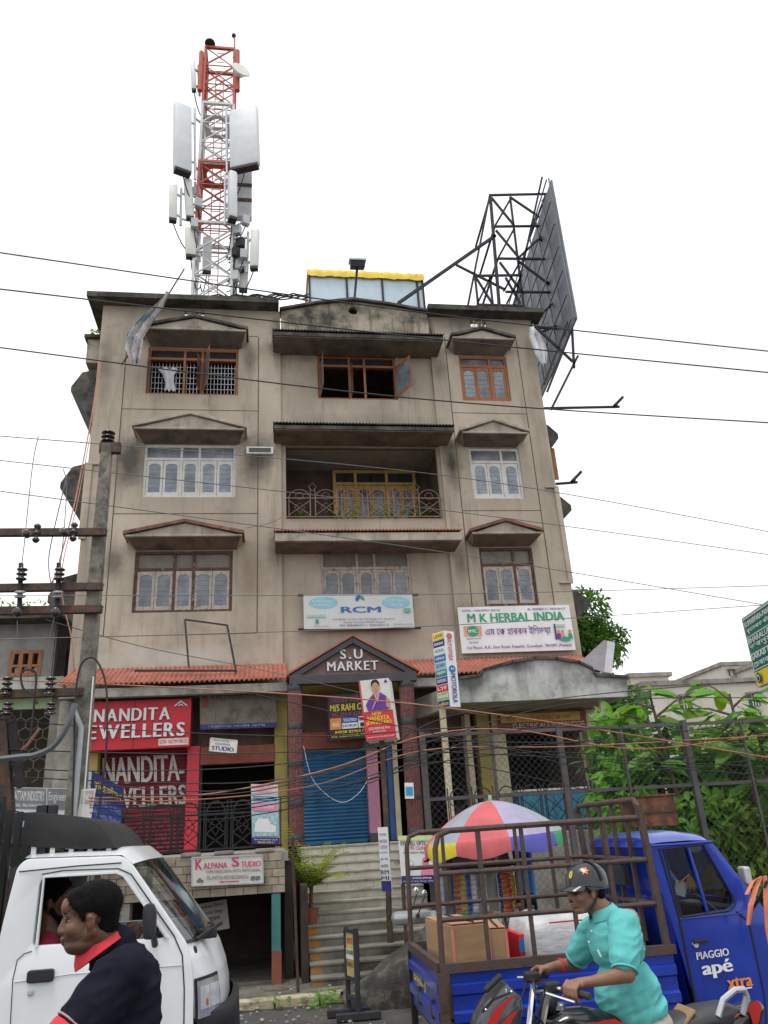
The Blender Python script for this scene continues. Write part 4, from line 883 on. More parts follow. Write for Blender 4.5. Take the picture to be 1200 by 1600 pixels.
# white industry board and blue board beside the pole
t = thing('shop_sign', P(55, 1290, 12), 'grey and white industry board standing behind the white truck', 'sign')
f = pxface(t, (-60, 1228), (110, 1232), (-62, 1310), 11.9, .03); f.panel(M_white); m_gr = mat('grey_strip_print', (.22, .23, .24), .5); f.rect(0, .58, .775, .99, m_gr); f.rect(.785, .58, 1, .99, m_gr)
f.text('CHEMICAL BATTAM INDUSTRY', .30, .74, .76, .93, M_white, .03); f.text("Engineer's", .80, .70, .99, .93, M_white, .01); f.text('Ph : 98640 88088, 98618469403', .3, .61, .74, .68, M_white, .01); f.text('HYDRO TESTING', .4, .25, .95, .45, M_ltblue, .02)
for u in (.05, .95): MB().bar(f.at(u, 0, -.05), (f.at(u, 0).x, 11.95, 0), .05).build('post', M_iron, t)
t = thing('shop_sign', P(165, 1330, 11.8), 'slanted blue board with yellow and white Assamese lettering beside the pole', 'sign')
a0, a1 = P(146, 1205, 12.0), P(146, 1345, 12.0); f = Face(t, (a0.x, 11.9, a1.z), V((P(191, 1250, 12.6).x-a0.x, .75, -.2)), (0, 0, a0.z-a1.z), .1); f.panel(mat('blue_board', (.03, .07, .30), .45, var=.1)); f.rect(0, .0, 1, .35, mat('mid_blue_print', (.04, .18, .45), .5)); f.rect(0, .76, 1, .99, M_navy)
f.text('কলিতা মেডিকেল', .08, .82, .93, .93, M_yprint, .01); f.text('ALL SURGICAL ITEMS', .08, .66, .93, .72, mat('lilac_print', (.3, .3, .55), .5), .02); f.text('Homoeo, Medical', .08, .52, .93, .6, MATS['lilac_print'], .02); f.text('চৌমিন মচিনাম', .06, .28, .9, .45, M_ltblue, .01); f.text('গহনা মেল', .1, .08, .8, .17, M_red, .01)
sd_ = MB(); sd_.prism([f.at(0, 0, -.1), f.at(0, 1, -.1), f.at(0, 1, 0), f.at(0, 0, 0)], V((-.16, .06, 0))); sd_.build('box', mat('pale_blue_sheet', (.45, .5, .55), .5, var=.1), t); MB().bar(f.at(.5, 0, -.06), (f.at(.5, 0).x, f.at(.5, 0).y+.08, 0), .07).build('post', M_iron, t)
t = thing('notice_plate', P(135, 1265, 11), 'small white NO PARKING plate tied to the concrete pole', 'sign'); f = pxface(t, (128, 1233), (150, 1232), (118, 1290), 10.7, .01); f.panel(M_offwhite); f.rect(.1, .6, .9, .95, mat('grey_beige_print', (.4, .38, .34), .6)); f.text('NO', .25, .68, .75, .86, M_white, .03)
# green road sign at the right edge
t = thing('road_sign', (P(1200, 1060, 8).x+.8, 8.2, 0), 'green and yellow Assamese road direction board on a steel post', 'road sign')
a, bq, c = P(1160, 968, 8), P(1200, 940, 8), P(1187, 1073, 8); bq = PZ(1200, 940, a.z); U_ = (bq-a).normalized()*1.15; vv = V((0, 0, a.z-P(1187, 1073, a.y).z)); o_ = a-vv; f = Face(t, o_, U_, vv, .03); f.panel(mat('sign_green', (.01, .19, .115), .35, var=.05)); f.frame(M_silver, .02, .01); f.rect(0, 0, 1, .2, M_yprint)
for v in (.22, .45, .7, .965): f.rect(.02, v, .98, v+.012, M_white)
f.rect(.015, .22, .024, .98, M_white)
for s, s2, v in (('KUMARPARA-PANCHALI', 'কুমাৰপাৰা পাঁচালি', .73), ('BHARALUMUKH', 'ভৰলুমুখ', .48), ('SARAB BHATTI', 'চেৰাব ভাটি', .245)): f.text(s, .06, v+.12, .85, v+.20, M_white, .03); f.text(s2, .08, v+.01, .75, v+.10, M_white, .005)
f.oval(.12, .1, .05, .075, M_black, n=20); f.oval(.12, .1, .035, .055, M_ltblue, n=20); f.oval(.12, .09, .02, .03, M_black, n=12)
for u in (.5, .9): q = f.at(u, 0, -.06); MB().bar((q.x, q.y, 0), (q.x, q.y, o_.z+vv.z), .08).build('post', M_silver, t)
# ================================================================ on the roof
RZ = 15.1
M_tred = mat('tower_red_paint', (.42, .085, .05), .6, var=.2, scale=4, col2=(.25, .07, .05), c2=(.55, .7))
M_twhite = mat('tower_white_paint', (.55, .55, .54), .6, var=.15, scale=4, col2=(.3, .28, .26), c2=(.6, .72))
TWY = 21.0
def twp(x, y): return P(x, y, TWY)
tb, tt = twp(333, 455), twp(342, 72)
tcx = (tb.x+tt.x)/2; ztop = tt.z; TW = thing('telecom_tower', (tcx, TWY+.55, RZ), 'red and white banded lattice telecom tower on the roof', 'tower')
def half(z): return .64-.11*(z-RZ)/(ztop-RZ)
zl = [twp(335, y).z for y in (455, 348, 252, 160, 72)]            # colour changes, bottom to top
def tmat(z):
    if z < zl[1]: return M_twhite
    if z < zl[2]: return M_tred
    if z < zl[3]: return M_twhite
    return M_tred
cy = TWY+.6
def leg(ix, iy, z): h = half(z); return V((tcx+ix*h, cy+iy*h, z))
zs = [RZ]+zl[0:]; zs = [RZ, zl[1], zl[2], zl[3], ztop]
for ix in (-1, 1):
    for iy in (-1, 1):
        for a, b_ in zip(zs, zs[1:]): MB().bar(leg(ix, iy, a), leg(ix, iy, b_), .085).build('leg', tmat((a+b_)/2), TW)
for z in zl[1:]:
    for (a, b_) in (((-1, -1), (1, -1)), ((1, -1), (1, 1)), ((1, 1), (-1, 1)), ((-1, 1), (-1, -1))): MB().bar(leg(*a, z), leg(*b_, z), .10).build('ring_beam', M_tred if z in (zl[2], zl[4]) else M_twhite, TW)
nseg = 15
for i in range(nseg):
    z0 = RZ+(ztop-RZ)*i/nseg; z1 = RZ+(ztop-RZ)*(i+1)/nseg
    if z1 < 17.0: continue
    for (a, b_) in (((-1, -1), (1, -1)), ((1, -1), (1, 1)), ((1, 1), (-1, 1)), ((-1, 1), (-1, -1))):
        m = tmat((z0+z1)/2)
        MB().bar(leg(*a, z0), leg(*b_, z1), .045).build('brace', m, TW); MB().bar(leg(*b_, z0)+V((0, .03, 0)), leg(*a, z1)+V((0, .03, 0)), .03).build('brace', m, TW)
        MB().bar(leg(*a, z0), leg(*b_, z0), .03).build('brace', m, TW)
for z in (zl[2], twp(335, 175).z):
    plate('platform_ring', [rect(tcx-.5, tcx+.5, cy-.5, cy+.5), [(tcx+.36*math.cos(i*math.pi/10), cy+.36*math.sin(i*math.pi/10)) for i in range(20)]], .04, M_tred if z == zl[2] else M_twhite, TW, lambda x, y, zz, z=z: (x, y, z-.05+zz))
for x in (-.2, .1): MB().bar((tcx+x, cy+.35, RZ), (tcx+x, cy+.35, ztop-.5), .03).build('ladder_rail', M_tred, TW)
for i in range(28): MB().bar((tcx-.2, cy+.35, RZ+2+i*.5), (tcx+.1, cy+.35, RZ+2+i*.5), .02).build('ladder_rung', M_tred, TW)
MB().tube([twp(367, 100)+V((0, .2, 0)), twp(366, 45)+V((0, .2, 0))], .03, 6).build('lightning_rod', M_tred, TW); MB().sphere(twp(365, 48)+V((0, .2, 0)), .09, 8, 6).build('obstruction_lamp', M_irondark, TW)
MB().lathe(twp(328, 70), [(.05, 0), (.2, .07), (.17, .15), (.05, .2)], 14).build('beacon', M_irondark, TW, smooth=True)
M_rad = mat('radome_grey', (.60, .62, .63), .5, var=.06, scale=3); M_rad2 = mat('radome_cream', (.62, .63, .58), .5, var=.08, scale=3)
def antenna(px_, wid, dep, m, label, yaw=0, dy=0, pole=True, tilt=0, group=None):
    (x0, y0), (x1, y1) = px_; a, b_ = P(x0, y0, TWY+dy), P(x1, y1, TWY+dy)
    t = thing('panel_antenna', b_, label, 'antenna', group); c = (a+b_)/2; h = (a-b_).length; d = (a-b_).normalized()
    Mx = Matrix.Rotation(R(yaw), 3, 'Z') @ Matrix(((1, 0, 0), (0, 1, 0), (0, 0, 1)))
    q = V((0, 0, 1)).rotation_difference(d).to_matrix()
    MB().box(c, (wid, dep, h), q @ Mx).build('radome', m, t, bevel=min(wid, dep)*.28, smooth=True)
    MB().box(b_-d*.05, (wid*.9, dep*.9, .12), q @ Mx).build('end_cap', M_irondark, t, bevel=.02)
    s = 1 if c.x < tcx else -1
    if pole:
        pp = c+V((s*(wid*.5+.1), .18, 0)); MB().tube([pp-d*(h*.55), pp+d*(h*.55)], .045, 8).build('mast', M_silver, t)
        for k in (-.3, .3):
            MB().bar(c+d*h*k, pp+d*h*k, .06).build('clamp', M_silver, t)
        MB().bar(pp-d*h*.35, V((tcx-s*half(c.z), cy-.5, pp.z-h*.35)), .06).build('outrigger', M_silver, t); MB().bar(pp+d*h*.4, V((tcx-s*half(c.z), cy-.5, pp.z+h*.4)), .06).build('outrigger', M_silver, t)
    cb_ = b_-d*.1; MB().tube(catenary(cb_, V((tcx-s*.4, cy-.3, cb_.z-.9)), .5, 10), .02, 5).build('feeder_cable', M_irondark, t)
    return t
antenna(((285, 166), (285, 268)), .62, .30, M_rad, 'large flat grey panel antenna on the tower beside the upper white band', 24, -.3)
antenna(((381, 172), (383, 262)), 1.05, .3, M_rad, 'largest grey panel antenna, facing the street high on the tower', -18, -.3)
antenna(((271, 290), (270, 343)), .27, .2, M_rad2, 'cream panel antenna farthest out from the tower beside the lower red band', 10, -.2, group=None)
antenna(((293, 281), (297, 340)), .28, .2, M_rad2, 'slightly leaning cream panel antenna between the outer antenna and the red lattice', 10, 0)
antenna(((297, 357), (298, 400)), .34, .2, M_rad2, 'short cream panel antenna hanging below the leaning one at the lower white band', 10, 0)
antenna(((301, 97), (303, 140)), .17, .14, M_rad, 'slim grey panel antenna beside the top red band', 0, 0)
antenna(((399, 360), (397, 418)), .28, .2, M_rad2, 'cream panel antenna standing off the tower foot over the right cables', -10, -.2)
antenna(((363, 270), (363, 342)), .3, .3, M_rad, 'tall grey panel antenna hugging the lower red lattice', 20, -.4)
antenna(((378, 372), (376, 420)), .26, .18, M_rad2, 'cream panel antenna tucked behind the equipment at the tower foot', 0, .2)
antenna(((382, 408), (380, 452)), .3, .18, M_rad2, 'lowest cream panel antenna just above the parapet', 0, .4)
antenna(((324, 372), (323, 425)), .3, .2, M_rad, 'grey panel antenna inside the lower white lattice', 15, .9, pole=False)
t = thing('equipment_cabinet', P(383, 335, TWY+.4), 'grey radio cabinet strapped to the tower behind the tall panel antenna', 'cabinet')
a, b_ = P(371, 264, TWY+.5), P(393, 338, TWY+.5); MB().bb(a.x, b_.x, TWY+.5, TWY+.8, b_.z, a.z).build('case', mat('cabinet_grey', (.42, .44, .46), .5, var=.12), t, bevel=.03)
for k in (.3, .62): MB().bb(a.x-.01, b_.x+.01, TWY+.47, TWY+.499, b_.z+(a.z-b_.z)*k, b_.z+(a.z-b_.z)*k+.14).build('strap', M_iron, t)
MB().bar((b_.x, TWY+.65, (a.z+b_.z)/2), (tcx+.5, cy, (a.z+b_.z)/2), .08).build('bracket', M_silver, t)
random.seed(4)
for i, (x, y) in enumerate(((371, 360), (376, 380), (368, 395), (381, 398), (372, 415), (384, 345), (307, 300), (310, 318), (304, 350), (368, 432))):
    t = thing('radio_unit', P(x, y, TWY), 'small dark remote radio unit clamped to the tower among cables', 'radio unit', 'radio units on the tower'); c = P(x, y, TWY+random.uniform(-.2, .2))
    MB().box(c, (.24, .2, .36), Matrix.Rotation(random.uniform(-.5, .5), 3, 'Z')).build('case', random.choice((M_irondark, MATS['cabinet_grey'])), t, bevel=.02)
    MB().bar(c, (tcx+(.5 if x > 335 else -.5), cy-.4, c.z-.1), .05).build('bracket', M_silver, t); MB().tube(catenary(c-V((0, 0, .2)), (tcx+(.45 if x > 335 else -.45), cy-.4, c.z-1.0), .25, 8), .018, 5).build('cable', M_irondark, t)
for x, dx in ((316, -.3), (372, .3)):
    t = thing('antenna_mast', P(x, 150, TWY-.1), 'red pipe mast bracketed to the top of the tower', 'mast', 'red pipe masts at the tower top'); a, b_ = P(x-1, 82 if x < 340 else 80, TWY), P(x-4 if x < 340 else x-1, 142, TWY); MB().tube([a, b_], .09, 10).build('pipe', M_tred, t)
    for k in (.1, .85): q = a.lerp(b_, k); MB().bar(q, (tcx+(.5 if dx > 0 else -.5), cy-.5, q.z-.1), .09).build('bracket', M_tred, t)
t = thing('dish_antenna', P(378, 108, TWY-.2), 'small round cream dish on the tower top', 'antenna'); MB().lathe(P(377, 108, TWY-.3), [(.34, 0), (.36, .04), (.25, .12), (.1, .3)], 18, (-.4, .85, -.2)).build('dish', M_rad2, t, smooth=True); MB().bar(P(377, 108, TWY-.1), (tcx+.5, cy-.4, P(377, 112, TWY).z), .06).build('arm', M_irondark, t)
# roof-edge cables
for i in range(5):
    z = 15.75+.05*i; b = MB(); p0 = P(330+10*i, 462, 18.6); p1 = P(482, 468-i*2, 18.6); b.tube([p0.lerp(p1, k/14)+V((0, 0, .05*math.sin(k*1.7+i*2))) for k in range(15)], .022, 5); tag(b.build('feeder_cable', M_irondark, origin=p0), 'dark cable running along the parapet from the tower foot', 'cable', 'cables along the parapet')
# tarpaulin-topped enclosure
t = thing('roof_shed', P(570, 470, 20.5), 'pale blue sheet enclosure with a yellow tarpaulin top on the roof', 'shed')
Ys = 20.2; a, b_ = P(483, 428, Ys), P(659, 432, Ys); zb = RZ; m_sheet = mat('pale_blue_poly_sheet', (.50, .60, .66), .5, var=.08, scale=.8)
xs_ = [a.x, P(541, 430, Ys).x, P(596, 430, Ys).x, P(650, 430, Ys).x, b_.x]; zt_ = (a.z+b_.z)/2
for i in range(4): MB().bb(xs_[i]+.03, xs_[i+1]-.03, Ys, Ys+.02, zb, zt_-.03).build('sheet', m_sheet, t)
for x in xs_: MB().bar((x, Ys-.02, zb), (x, Ys-.02, zt_+.05), .06).build('post', M_irondark, t)
for x in (xs_[0], xs_[-1]): MB().bb(x-.01, x+.01, Ys+.05, Ys+2.5, zb, zt_-.02).build('sheet', m_sheet, t)
b = MB(); n = 30; rows = []
for (dy, dz) in ((-.09, -.14), (-.07, .0), (-.04, .12), (.1, .15), (2.6, .17)): rows.append([(xs_[0]-.06+(xs_[-1]-xs_[0]+.12)*i/n, Ys+dy+.02*math.sin(i*2.1), zt_+dz+.035*noise.noise(V((i*.55, dy*3, 1)))+(-.05*abs(math.sin(i*.5)) if dy < -.08 else 0)) for i in range(n+1)])
b.grid(rows); b.build('tarpaulin', mat('yellow_tarpaulin', (.68, .47, .02), .5, var=.12, bump=.3, bscale=12), t, smooth=70)
t = thing('floodlight', P(556, 468, 18.7), 'grey floodlight on a black pole above the round vent', 'light'); p0, p1 = P(553, 470, 18.45), P(558, 420, 18.45); MB().tube([V((p0.x, 18.45, p0.z-.1)), p1], .035, 8).build('pole', M_irondark, t)
MB().box(p1+V((0, -.1, .05)), (.42, .3, .2), Matrix.Rotation(.35, 3, 'X')).build('lamp_head', M_irondark, t, bevel=.02); MB().box(p1+V((0, -.12, .17)), (.5, .36, .05), Matrix.Rotation(.25, 3, 'X')).build('visor', M_silver, t)
# billboard seen from behind, with its steel frame
def rd(x, y): return ray(x, y)
t = thing('billboard', (P(880, 420, 19).x, 19, RZ), 'huge grey billboard seen from behind on the roof edge with its lattice frame', 'billboard')
yn = 17.2; Tn, Bn = P(866, 281, yn), P(894, 497, yn); nrm = ray(866, 281).cross(ray(806, 472)); dirr = nrm.cross(V((0, 0, 1))).normalized(); dirr = dirr if dirr.y > 0 else -dirr
xe = (Tn.x+Bn.x)/2; Lb = 7.0
b = MB(); b.prism([(xe, yn, Bn.z), (xe+dirr.x*Lb, yn+dirr.y*Lb, Bn.z), (xe+dirr.x*Lb, yn+dirr.y*Lb, Tn.z), (xe, yn, Tn.z)], V((dirr.y, -dirr.x, 0))*.05); b.build('sheet', mat('billboard_back_sheet', (.16, .175, .195), .55, metal=.2, var=.15, scale=.8, streak=.35), t)
lh = V((-dirr.y, dirr.x, 0))
for k in range(9):
    q = V((xe, yn, 0))+dirr*(Lb*k/8)+lh*.06; MB().bar((q.x, q.y, Bn.z), (q.x, q.y, Tn.z+.05), .035).build('stud', MATS['billboard_back_sheet'], t)
for k in range(7):
    z = Bn.z+(Tn.z-Bn.z)*k/6; q0 = V((xe, yn, z))+lh*.13; MB().bar(q0, q0+dirr*Lb, .035).build('girt', MATS['billboard_back_sheet'], t)
Yt = 18.9
SEG = [((766, 306), (780, 478)), ((797, 308), (818, 478)), ((853, 303), (882, 520)), ((764, 305), (854, 303)), ((773, 354), (859, 353)), ((778, 404), (866, 405)), ((790, 456), (873, 457)), ((840, 512), (882, 512)),
       ((797, 308), (859, 350)), ((859, 357), (810, 403)), ((810, 408), (872, 455)), ((872, 466), (832, 505)), ((768, 309), (803, 352)), ((797, 312), (774, 352)), ((775, 360), (812, 404)), ((803, 358), (779, 402)), ((781, 410), (818, 460)), ((812, 410), (787, 455)),
       ((765, 306), (731, 478)), ((847, 277), (803, 478)), ((774, 368), (622, 474)), ((713, 414), (790, 453)), ((741, 431), (816, 430)), ((745, 476), (816, 478)), ((742, 431), (747, 476)), ((765, 431), (770, 476)), ((744, 434), (769, 474)), ((766, 434), (746, 474)), ((790, 434), (813, 474)), ((813, 434), (792, 474)), ((893, 500), (838, 522))]
for a, b_ in SEG: MB().bar(P(*a, Yt), P(*b_, Yt), .085 if a in ((774, 368), (766, 306), (853, 303)) else .06).build('truss_bar', M_irondark, t)
for k, (x, y) in enumerate(((766, 306), (853, 303), (766, 478), (773, 354), (859, 353), (778, 404))):
    q = P(x, y, Yt); MB().bar(q, q+V((.1, 2.4, 0)), .06).build('truss_bar', M_irondark, t)
for x in (780, 818, 745): q = P(x, 478, Yt); MB().bar(q, (q.x, q.y, RZ), .085).build('truss_bar', M_irondark, t)
for k in (0, 1, 2):
    z = Bn.z+(Tn.z-Bn.z)*(k+.5)/3; q = P(870, 450, Yt); MB().bar((q.x-.2, Yt, z), V((xe, yn, z))+dirr*1.6+lh*.1, .06).build('truss_bar', M_irondark, t)
for a, b_ in (((897, 505), (855, 612)), ((903, 556), (861, 640)), ((836, 510), (895, 565)), ((893, 497), (897, 575)), ((889, 500), (850, 600))): MB().bar(P(*a, 17.9), P(*b_, 17.9), .06).build('outrigger', M_irondark, t)
# torn cloth banner hanging over the left parapet, sheet over the right corner
def cloth(name, pts, w0, Y, m, label, amp=.08):
    c = [P(x, y, Y) for x, y in pts]; rows = []
    for i, q in enumerate(c):
        w_ = w0[i]; rows.append([(q.x+w_*(j/8-.5), Y-.05+amp*math.sin(j*1.6+i*.9), q.z+.04*math.sin(j*2.3+i)) for j in range(9)])
    b = MB(); b.grid(rows); return tag(b.build(name, m, origin=c[-1], smooth=70, solid=.012), label, 'cloth')
m_cl = mat('faded_printed_cloth', (.45, .42, .42), .85, var=.25, scale=3, col2=(.16, .25, .36), c2=(.47, .55), c2scale=2.2, bump=.4, bscale=15)
cloth('torn_banner', [(262, 460), (250, 478), (236, 495), (222, 512), (212, 530), (210, 548), (212, 568)], [.06, .16, .3, .42, .4, .42, .2], 17.62, m_cl, 'torn faded banner cloth dangling over the left cornice')
b = MB(); b.bar(P(288, 420, 17.7), P(252, 478, 17.7), .03); b.bar(P(207, 545, 17.9), P(190, 570, 18.4), .03); tag(b.build('bamboo_stick', M_tree, origin=P(252, 478, 17.7)), 'thin stick from which the torn banner cloth hangs', 'stick')
cloth('draped_sheet', [(832, 512), (836, 525), (842, 540), (846, 555), (849, 572)], [.2, .35, .4, .35, .1], 18.1, mat('white_torn_sheet', (.62, .64, .66), .8, var=.15, bump=.3, bscale=12), 'torn white sheet hanging at the right roof corner')
cloth('laundry', [(262, 577), (263, 588), (265, 600), (266, 612)], [.55, .3, .22, .3], 18.66, mat('white_cotton', (.62, .63, .66), .85, var=.1, bump=.3), 'white washing hung inside the barred top window', .03)
# street lamps on long arms at the right wall
for i, ((a, b_, lbl)) in enumerate((((861, 639), (968, 636), 'small dark lamp at the end of a long arm on the right wall'), ((884, 758), (903, 757), 'small dark lamp on a short arm on the right wall'))):
    A = V((XR, FY+1.0, P(*a, FY+1).z)); E_ = P(*b_, FY+.8); t = thing('wall_lamp', A, lbl, 'lamp'); MB().bar(A, (E_.x, E_.y, A.z), .06).build('arm', M_irondark, t)
    Mx = Matrix.Rotation(-.75, 3, 'Y'); MB().box((E_.x-.02, E_.y, A.z+.16), (.45, .2, .08), Mx).build('lamp_head', M_irondark, t, bevel=.02); MB().bar((E_.x-.1, E_.y, A.z), (E_.x-.05, E_.y, A.z+.1), .04).build('bracket', M_irondark, t)
# iron sign frame over the left awning
t = thing('sign_frame', P(325, 1045, 17.9), 'empty thin iron sign frame standing on the left red awning', 'frame')
q = [P(295, 1042, 17.7), P(289, 968, 18.2), P(355, 977, 18.2), P(369, 1050, 17.6)]
for a, b_ in zip(q, q[1:]): MB().bar(a, b_, .035).build('frame_bar', M_irondark, t)
MB().bar(P(210, 1048, 17.7), P(369, 1048, 17.6), .04).build('frame_bar', M_irondark, t)
# balcony pot plants
def leaf_quad(b, c, d, n, L, Wd, droop=.15):
    d = V(d).normalized(); n = V(n).normalized(); s = d.cross(n).normalized()
    p = [V(c), V(c)+d*L*.35+s*Wd*.5, V(c)+d*L*.35-s*Wd*.5, V(c)+d*L*.75+s*Wd*.36-n*droop*L*.4, V(c)+d*L*.75-s*Wd*.36-n*droop*L*.4, V(c)+d*L-n*droop*L, V(c)+d*L*.35-n*.06*L, V(c)+d*L*.75-n*(droop*.4+.06)*L]
    b.add(p, [(0, 1, 6), (0, 6, 2), (1, 3, 7, 6), (6, 7, 4, 2), (3, 5, 7), (7, 5, 4)])
def rvec(): 
    while True:
        q = V((random.uniform(-1, 1), random.uniform(-1, 1), random.uniform(-1, 1)))
        if .1 < q.length < 1: return q.normalized()
m_pot = mat('clay_pot', (.3, .11, .06), .85, var=.2)
for i, (x, h, m) in enumerate(((.8, .2, M_leaf), (1.65, .3, M_leaf2), (2.15, .25, M_leaf), (2.75, .32, M_leaf3), (3.15, .28, M_leaf), (3.75, .35, M_leaf2), (4.15, .45, M_leaf2), (4.0, 1.05, M_leaf2))):
    y = FY+.5+(.6 if i == 7 else 0); lab = 'tall dark potted shrub at the rear of the balcony' if i == 7 else 'leafy potted plant behind the balcony railing'
    t = thing('potted_plant', (x, y, 9.45), lab, 'plant', 'pot plants on the balcony' if i < 7 else None)
    MB().lathe((x, y, 9.452), [(.07, 0), (.1, .14), (.11, .15)], 12).build('pot', m_pot, t, smooth=True)
    b = MB()
    for k in range(70): c = V((x, y, 9.6))+V((random.gauss(0, .12), random.gauss(0, .08), abs(random.gauss(0, h*.6)))); leaf_quad(b, c, rvec()+V((0, -.3, .2)), rvec()+V((0, 0, 1)), random.uniform(.06, .12), .05)
    b.build('foliage', m, t)
# ================================================================ electric pole, cross-arms and wires
PY = 10.8
def pq(x, y, Y=PY): return P(x, y, Y)
pb, pt = pq(112, 1360), pq(166, 694); pcx = (pb.x+pt.x)/2
PO = thing('electric_pole', (pcx, PY, 0), 'grey concrete electric pole with iron cross-arms in front of the left wing', 'electric pole')
b = MB(); b.add([(pcx+sx*(.125 if z == 0 else .075), PY+sy*(.11 if z == 0 else .07), z) for z in (0, pt.z) for sx, sy in ((-1, -1), (1, -1), (1, 1), (-1, 1))], [(0, 1, 2, 3), (4, 7, 6, 5), (0, 4, 5, 1), (1, 5, 6, 2), (2, 6, 7, 3), (3, 7, 4, 0)])
b.build('shaft', mat('aged_pole_concrete', (.20, .185, .155), .95, var=.35, scale=6, bump=.6, bscale=30, col2=(.08, .075, .065), c2=(.5, .66), c2scale=5), PO, bevel=.015)
MB().tube([(pcx+.13, PY-.1, 0), (pcx+.1, PY-.1, pq(130, 1060).z)], .010, 6).build('conduit', M_white, PO); MB().tube([(pcx+.04, PY-.17, .2), (pcx+.02, PY-.16, pq(126, 1140).z), (pcx-.1, PY-.15, pq(120, 1110).z)], .032, 8).build('conduit', mat('grey_pvc', (.35, .36, .38), .5, var=.1), PO, smooth=True)
M_ins = mat('brown_porcelain', (.045, .03, .028), .25, var=.2, coat=.4); M_insg = mat('grey_porcelain', (.25, .24, .23), .3, var=.2)
def insulator(c, axis, label, n=3, r=.075, h=.075, m=M_ins, parent=PO):
    prof = []
    for i in range(n): prof += [(r*.45, i*h), (r, i*h+h*.3), (r*.95, i*h+h*.5), (r*.45, i*h+h*.75)]
    return MB().lathe(c, prof, 14, axis).build('insulator', m, parent, smooth=60)
for yl, yr, lx, rx in ((833, 832, -40, 167), (920, 917, -40, 161), (955, 953, -40, 160), (1085, 1083, -40, 130)):
    a, b_ = pq(lx, yl, PY-.16), pq(rx, yr, PY-.16); z = (a.z+b_.z)/2; MB().bb(a.x-.6, b_.x, PY-.21, PY-.13, z-.055, z+.055).build('cross_arm', M_iron, PO, bevel=.008); MB().bar((a.x-.6, PY-.125, z+.05), (b_.x, PY-.09, z+.05), .012).build('arm_flange', M_iron, PO)
tz = pt.z; insulator((pcx, PY, tz+.02), (0, 0, 1), '', 3, .1, .07); MB().box((pcx+.05, PY-.02, tz-.08), (.3, .1, .16)).build('pole_bracket', M_iron, PO)
for x, y in ((45, 832), (103, 830)): insulator(pq(x, y+4, PY-.3), (-.3, -1, .1), '', 2, .06, .06, M_ins); insulator(pq(x+12, y+3, PY-.22)+V((0, 0, -.12)), (0, 0, 1), '', 3, .05, .1)
for x in (33, 92): insulator(pq(x, 905, PY-.3)+V((0, 0, -.02)), (0, 0, 1), '', 3, .07, .065); insulator(pq(x-2, 935, PY-.3), (0, -.3, 1), '', 2, .075, .06, M_insg); insulator(pq(x-4, 958, PY-.3), (0, -1, .1), '', 2, .06, .06, M_ins); MB().bar(pq(x, 880, PY-.22), pq(x-3, 960, PY-.22), .05).build('fuse_carrier', M_irondark, PO)
for x in (10, 78): insulator(pq(x, 1075, PY-.25)+V((0, 0, -.1)), (0, 0, 1), '', 4, .07, .065); insulator(pq(x+2, 1105, PY-.25)+V((0, 0, -.1)), (0, 0, 1), '', 3, .072, .06)
# leads that drop from the lines to the cross-arms
M_wire = mat('black_cable', (.02, .02, .022), .6, var=.1); M_wireg = mat('grey_wire', (.13, .13, .135), .5, metal=.3, var=.1); M_wirep = mat('pink_sheathed_cable', (.34, .15, .12), .6, var=.15); M_wireo = mat('orange_cable', (.36, .15, .075), .55, var=.25)
def wire(pts, r, m, name, label, group=None, cat='cable'):
    k = len(pts); out = []
    for i in range(k-1):                   # Catmull-Rom through the points
        p0, p1, p2, p3 = V(pts[max(i-1, 0)]), V(pts[i]), V(pts[i+1]), V(pts[min(i+2, k-1)])
        n = 8 if k > 2 else 12
        for j in range(n): t_ = j/n; out.append(.5*((2*p1)+(p2-p0)*t_+(2*p0-5*p1+4*p2-p3)*t_*t_+(3*p1-p0-3*p2+p3)*t_**3))
    out.append(V(pts[-1])); b = MB(); b.tube(out, r*.48, 5); return tag(b.build(name, m, origin=out[0], smooth=True), label, cat, group)
wire([pq(60, 682, PY-.3), pq(52, 720, PY-.3), pq(44, 790, PY-.3), pq(38, 850, PY-.3), pq(33, 890, PY-.3)], .014, M_wireg, 'jumper_wire', 'wavy grey jumper dropping to the outer stack of insulators')
wire([pq(99, 733, PY-.3), pq(104, 760, PY-.3), pq(100, 830, PY-.3), pq(93, 895, PY-.3)], .014, M_wireg, 'jumper_wire', 'grey jumper dropping to the insulator stack nearer the pole')
wire([pq(27, 970, PY-.3), pq(26, 1005, PY-.3), pq(14, 1060, PY-.3)], .012, M_wireg, 'jumper_wire', 'grey lead between the outer insulators of the two lower arms')
wire([pq(85, 965, PY-.3), pq(76, 1005, PY-.3), pq(74, 1060, PY-.3)], .012, M_wireg, 'jumper_wire', 'grey lead between the inner insulators of the two lower arms')
wire([pq(58, 1100, PY-.4), pq(50, 1085, PY-.4), pq(36, 1075, PY-.4), pq(33, 1052, PY-.4), pq(48, 1046, PY-.4), pq(56, 1056, PY-.4), pq(54, 1090, PY-.4), pq(48, 1150, PY-.4)], .03, M_wire, 'cable_loop', 'black cable bent in a hook above the lowest cross-arm')
wire([pq(112, 1300, PY-.3), pq(116, 1170, PY-.3), pq(117, 1095, PY-.3), pq(126, 1040, PY-.3), pq(145, 1028, PY-.3), pq(160, 1050, PY-.3), pq(167, 1090, PY-.3), pq(165, 1180, PY-.3), pq(146, 1330, PY-.3)], .028, M_wire, 'cable_loop', 'black cable arching over and hanging down both sides of the pole')
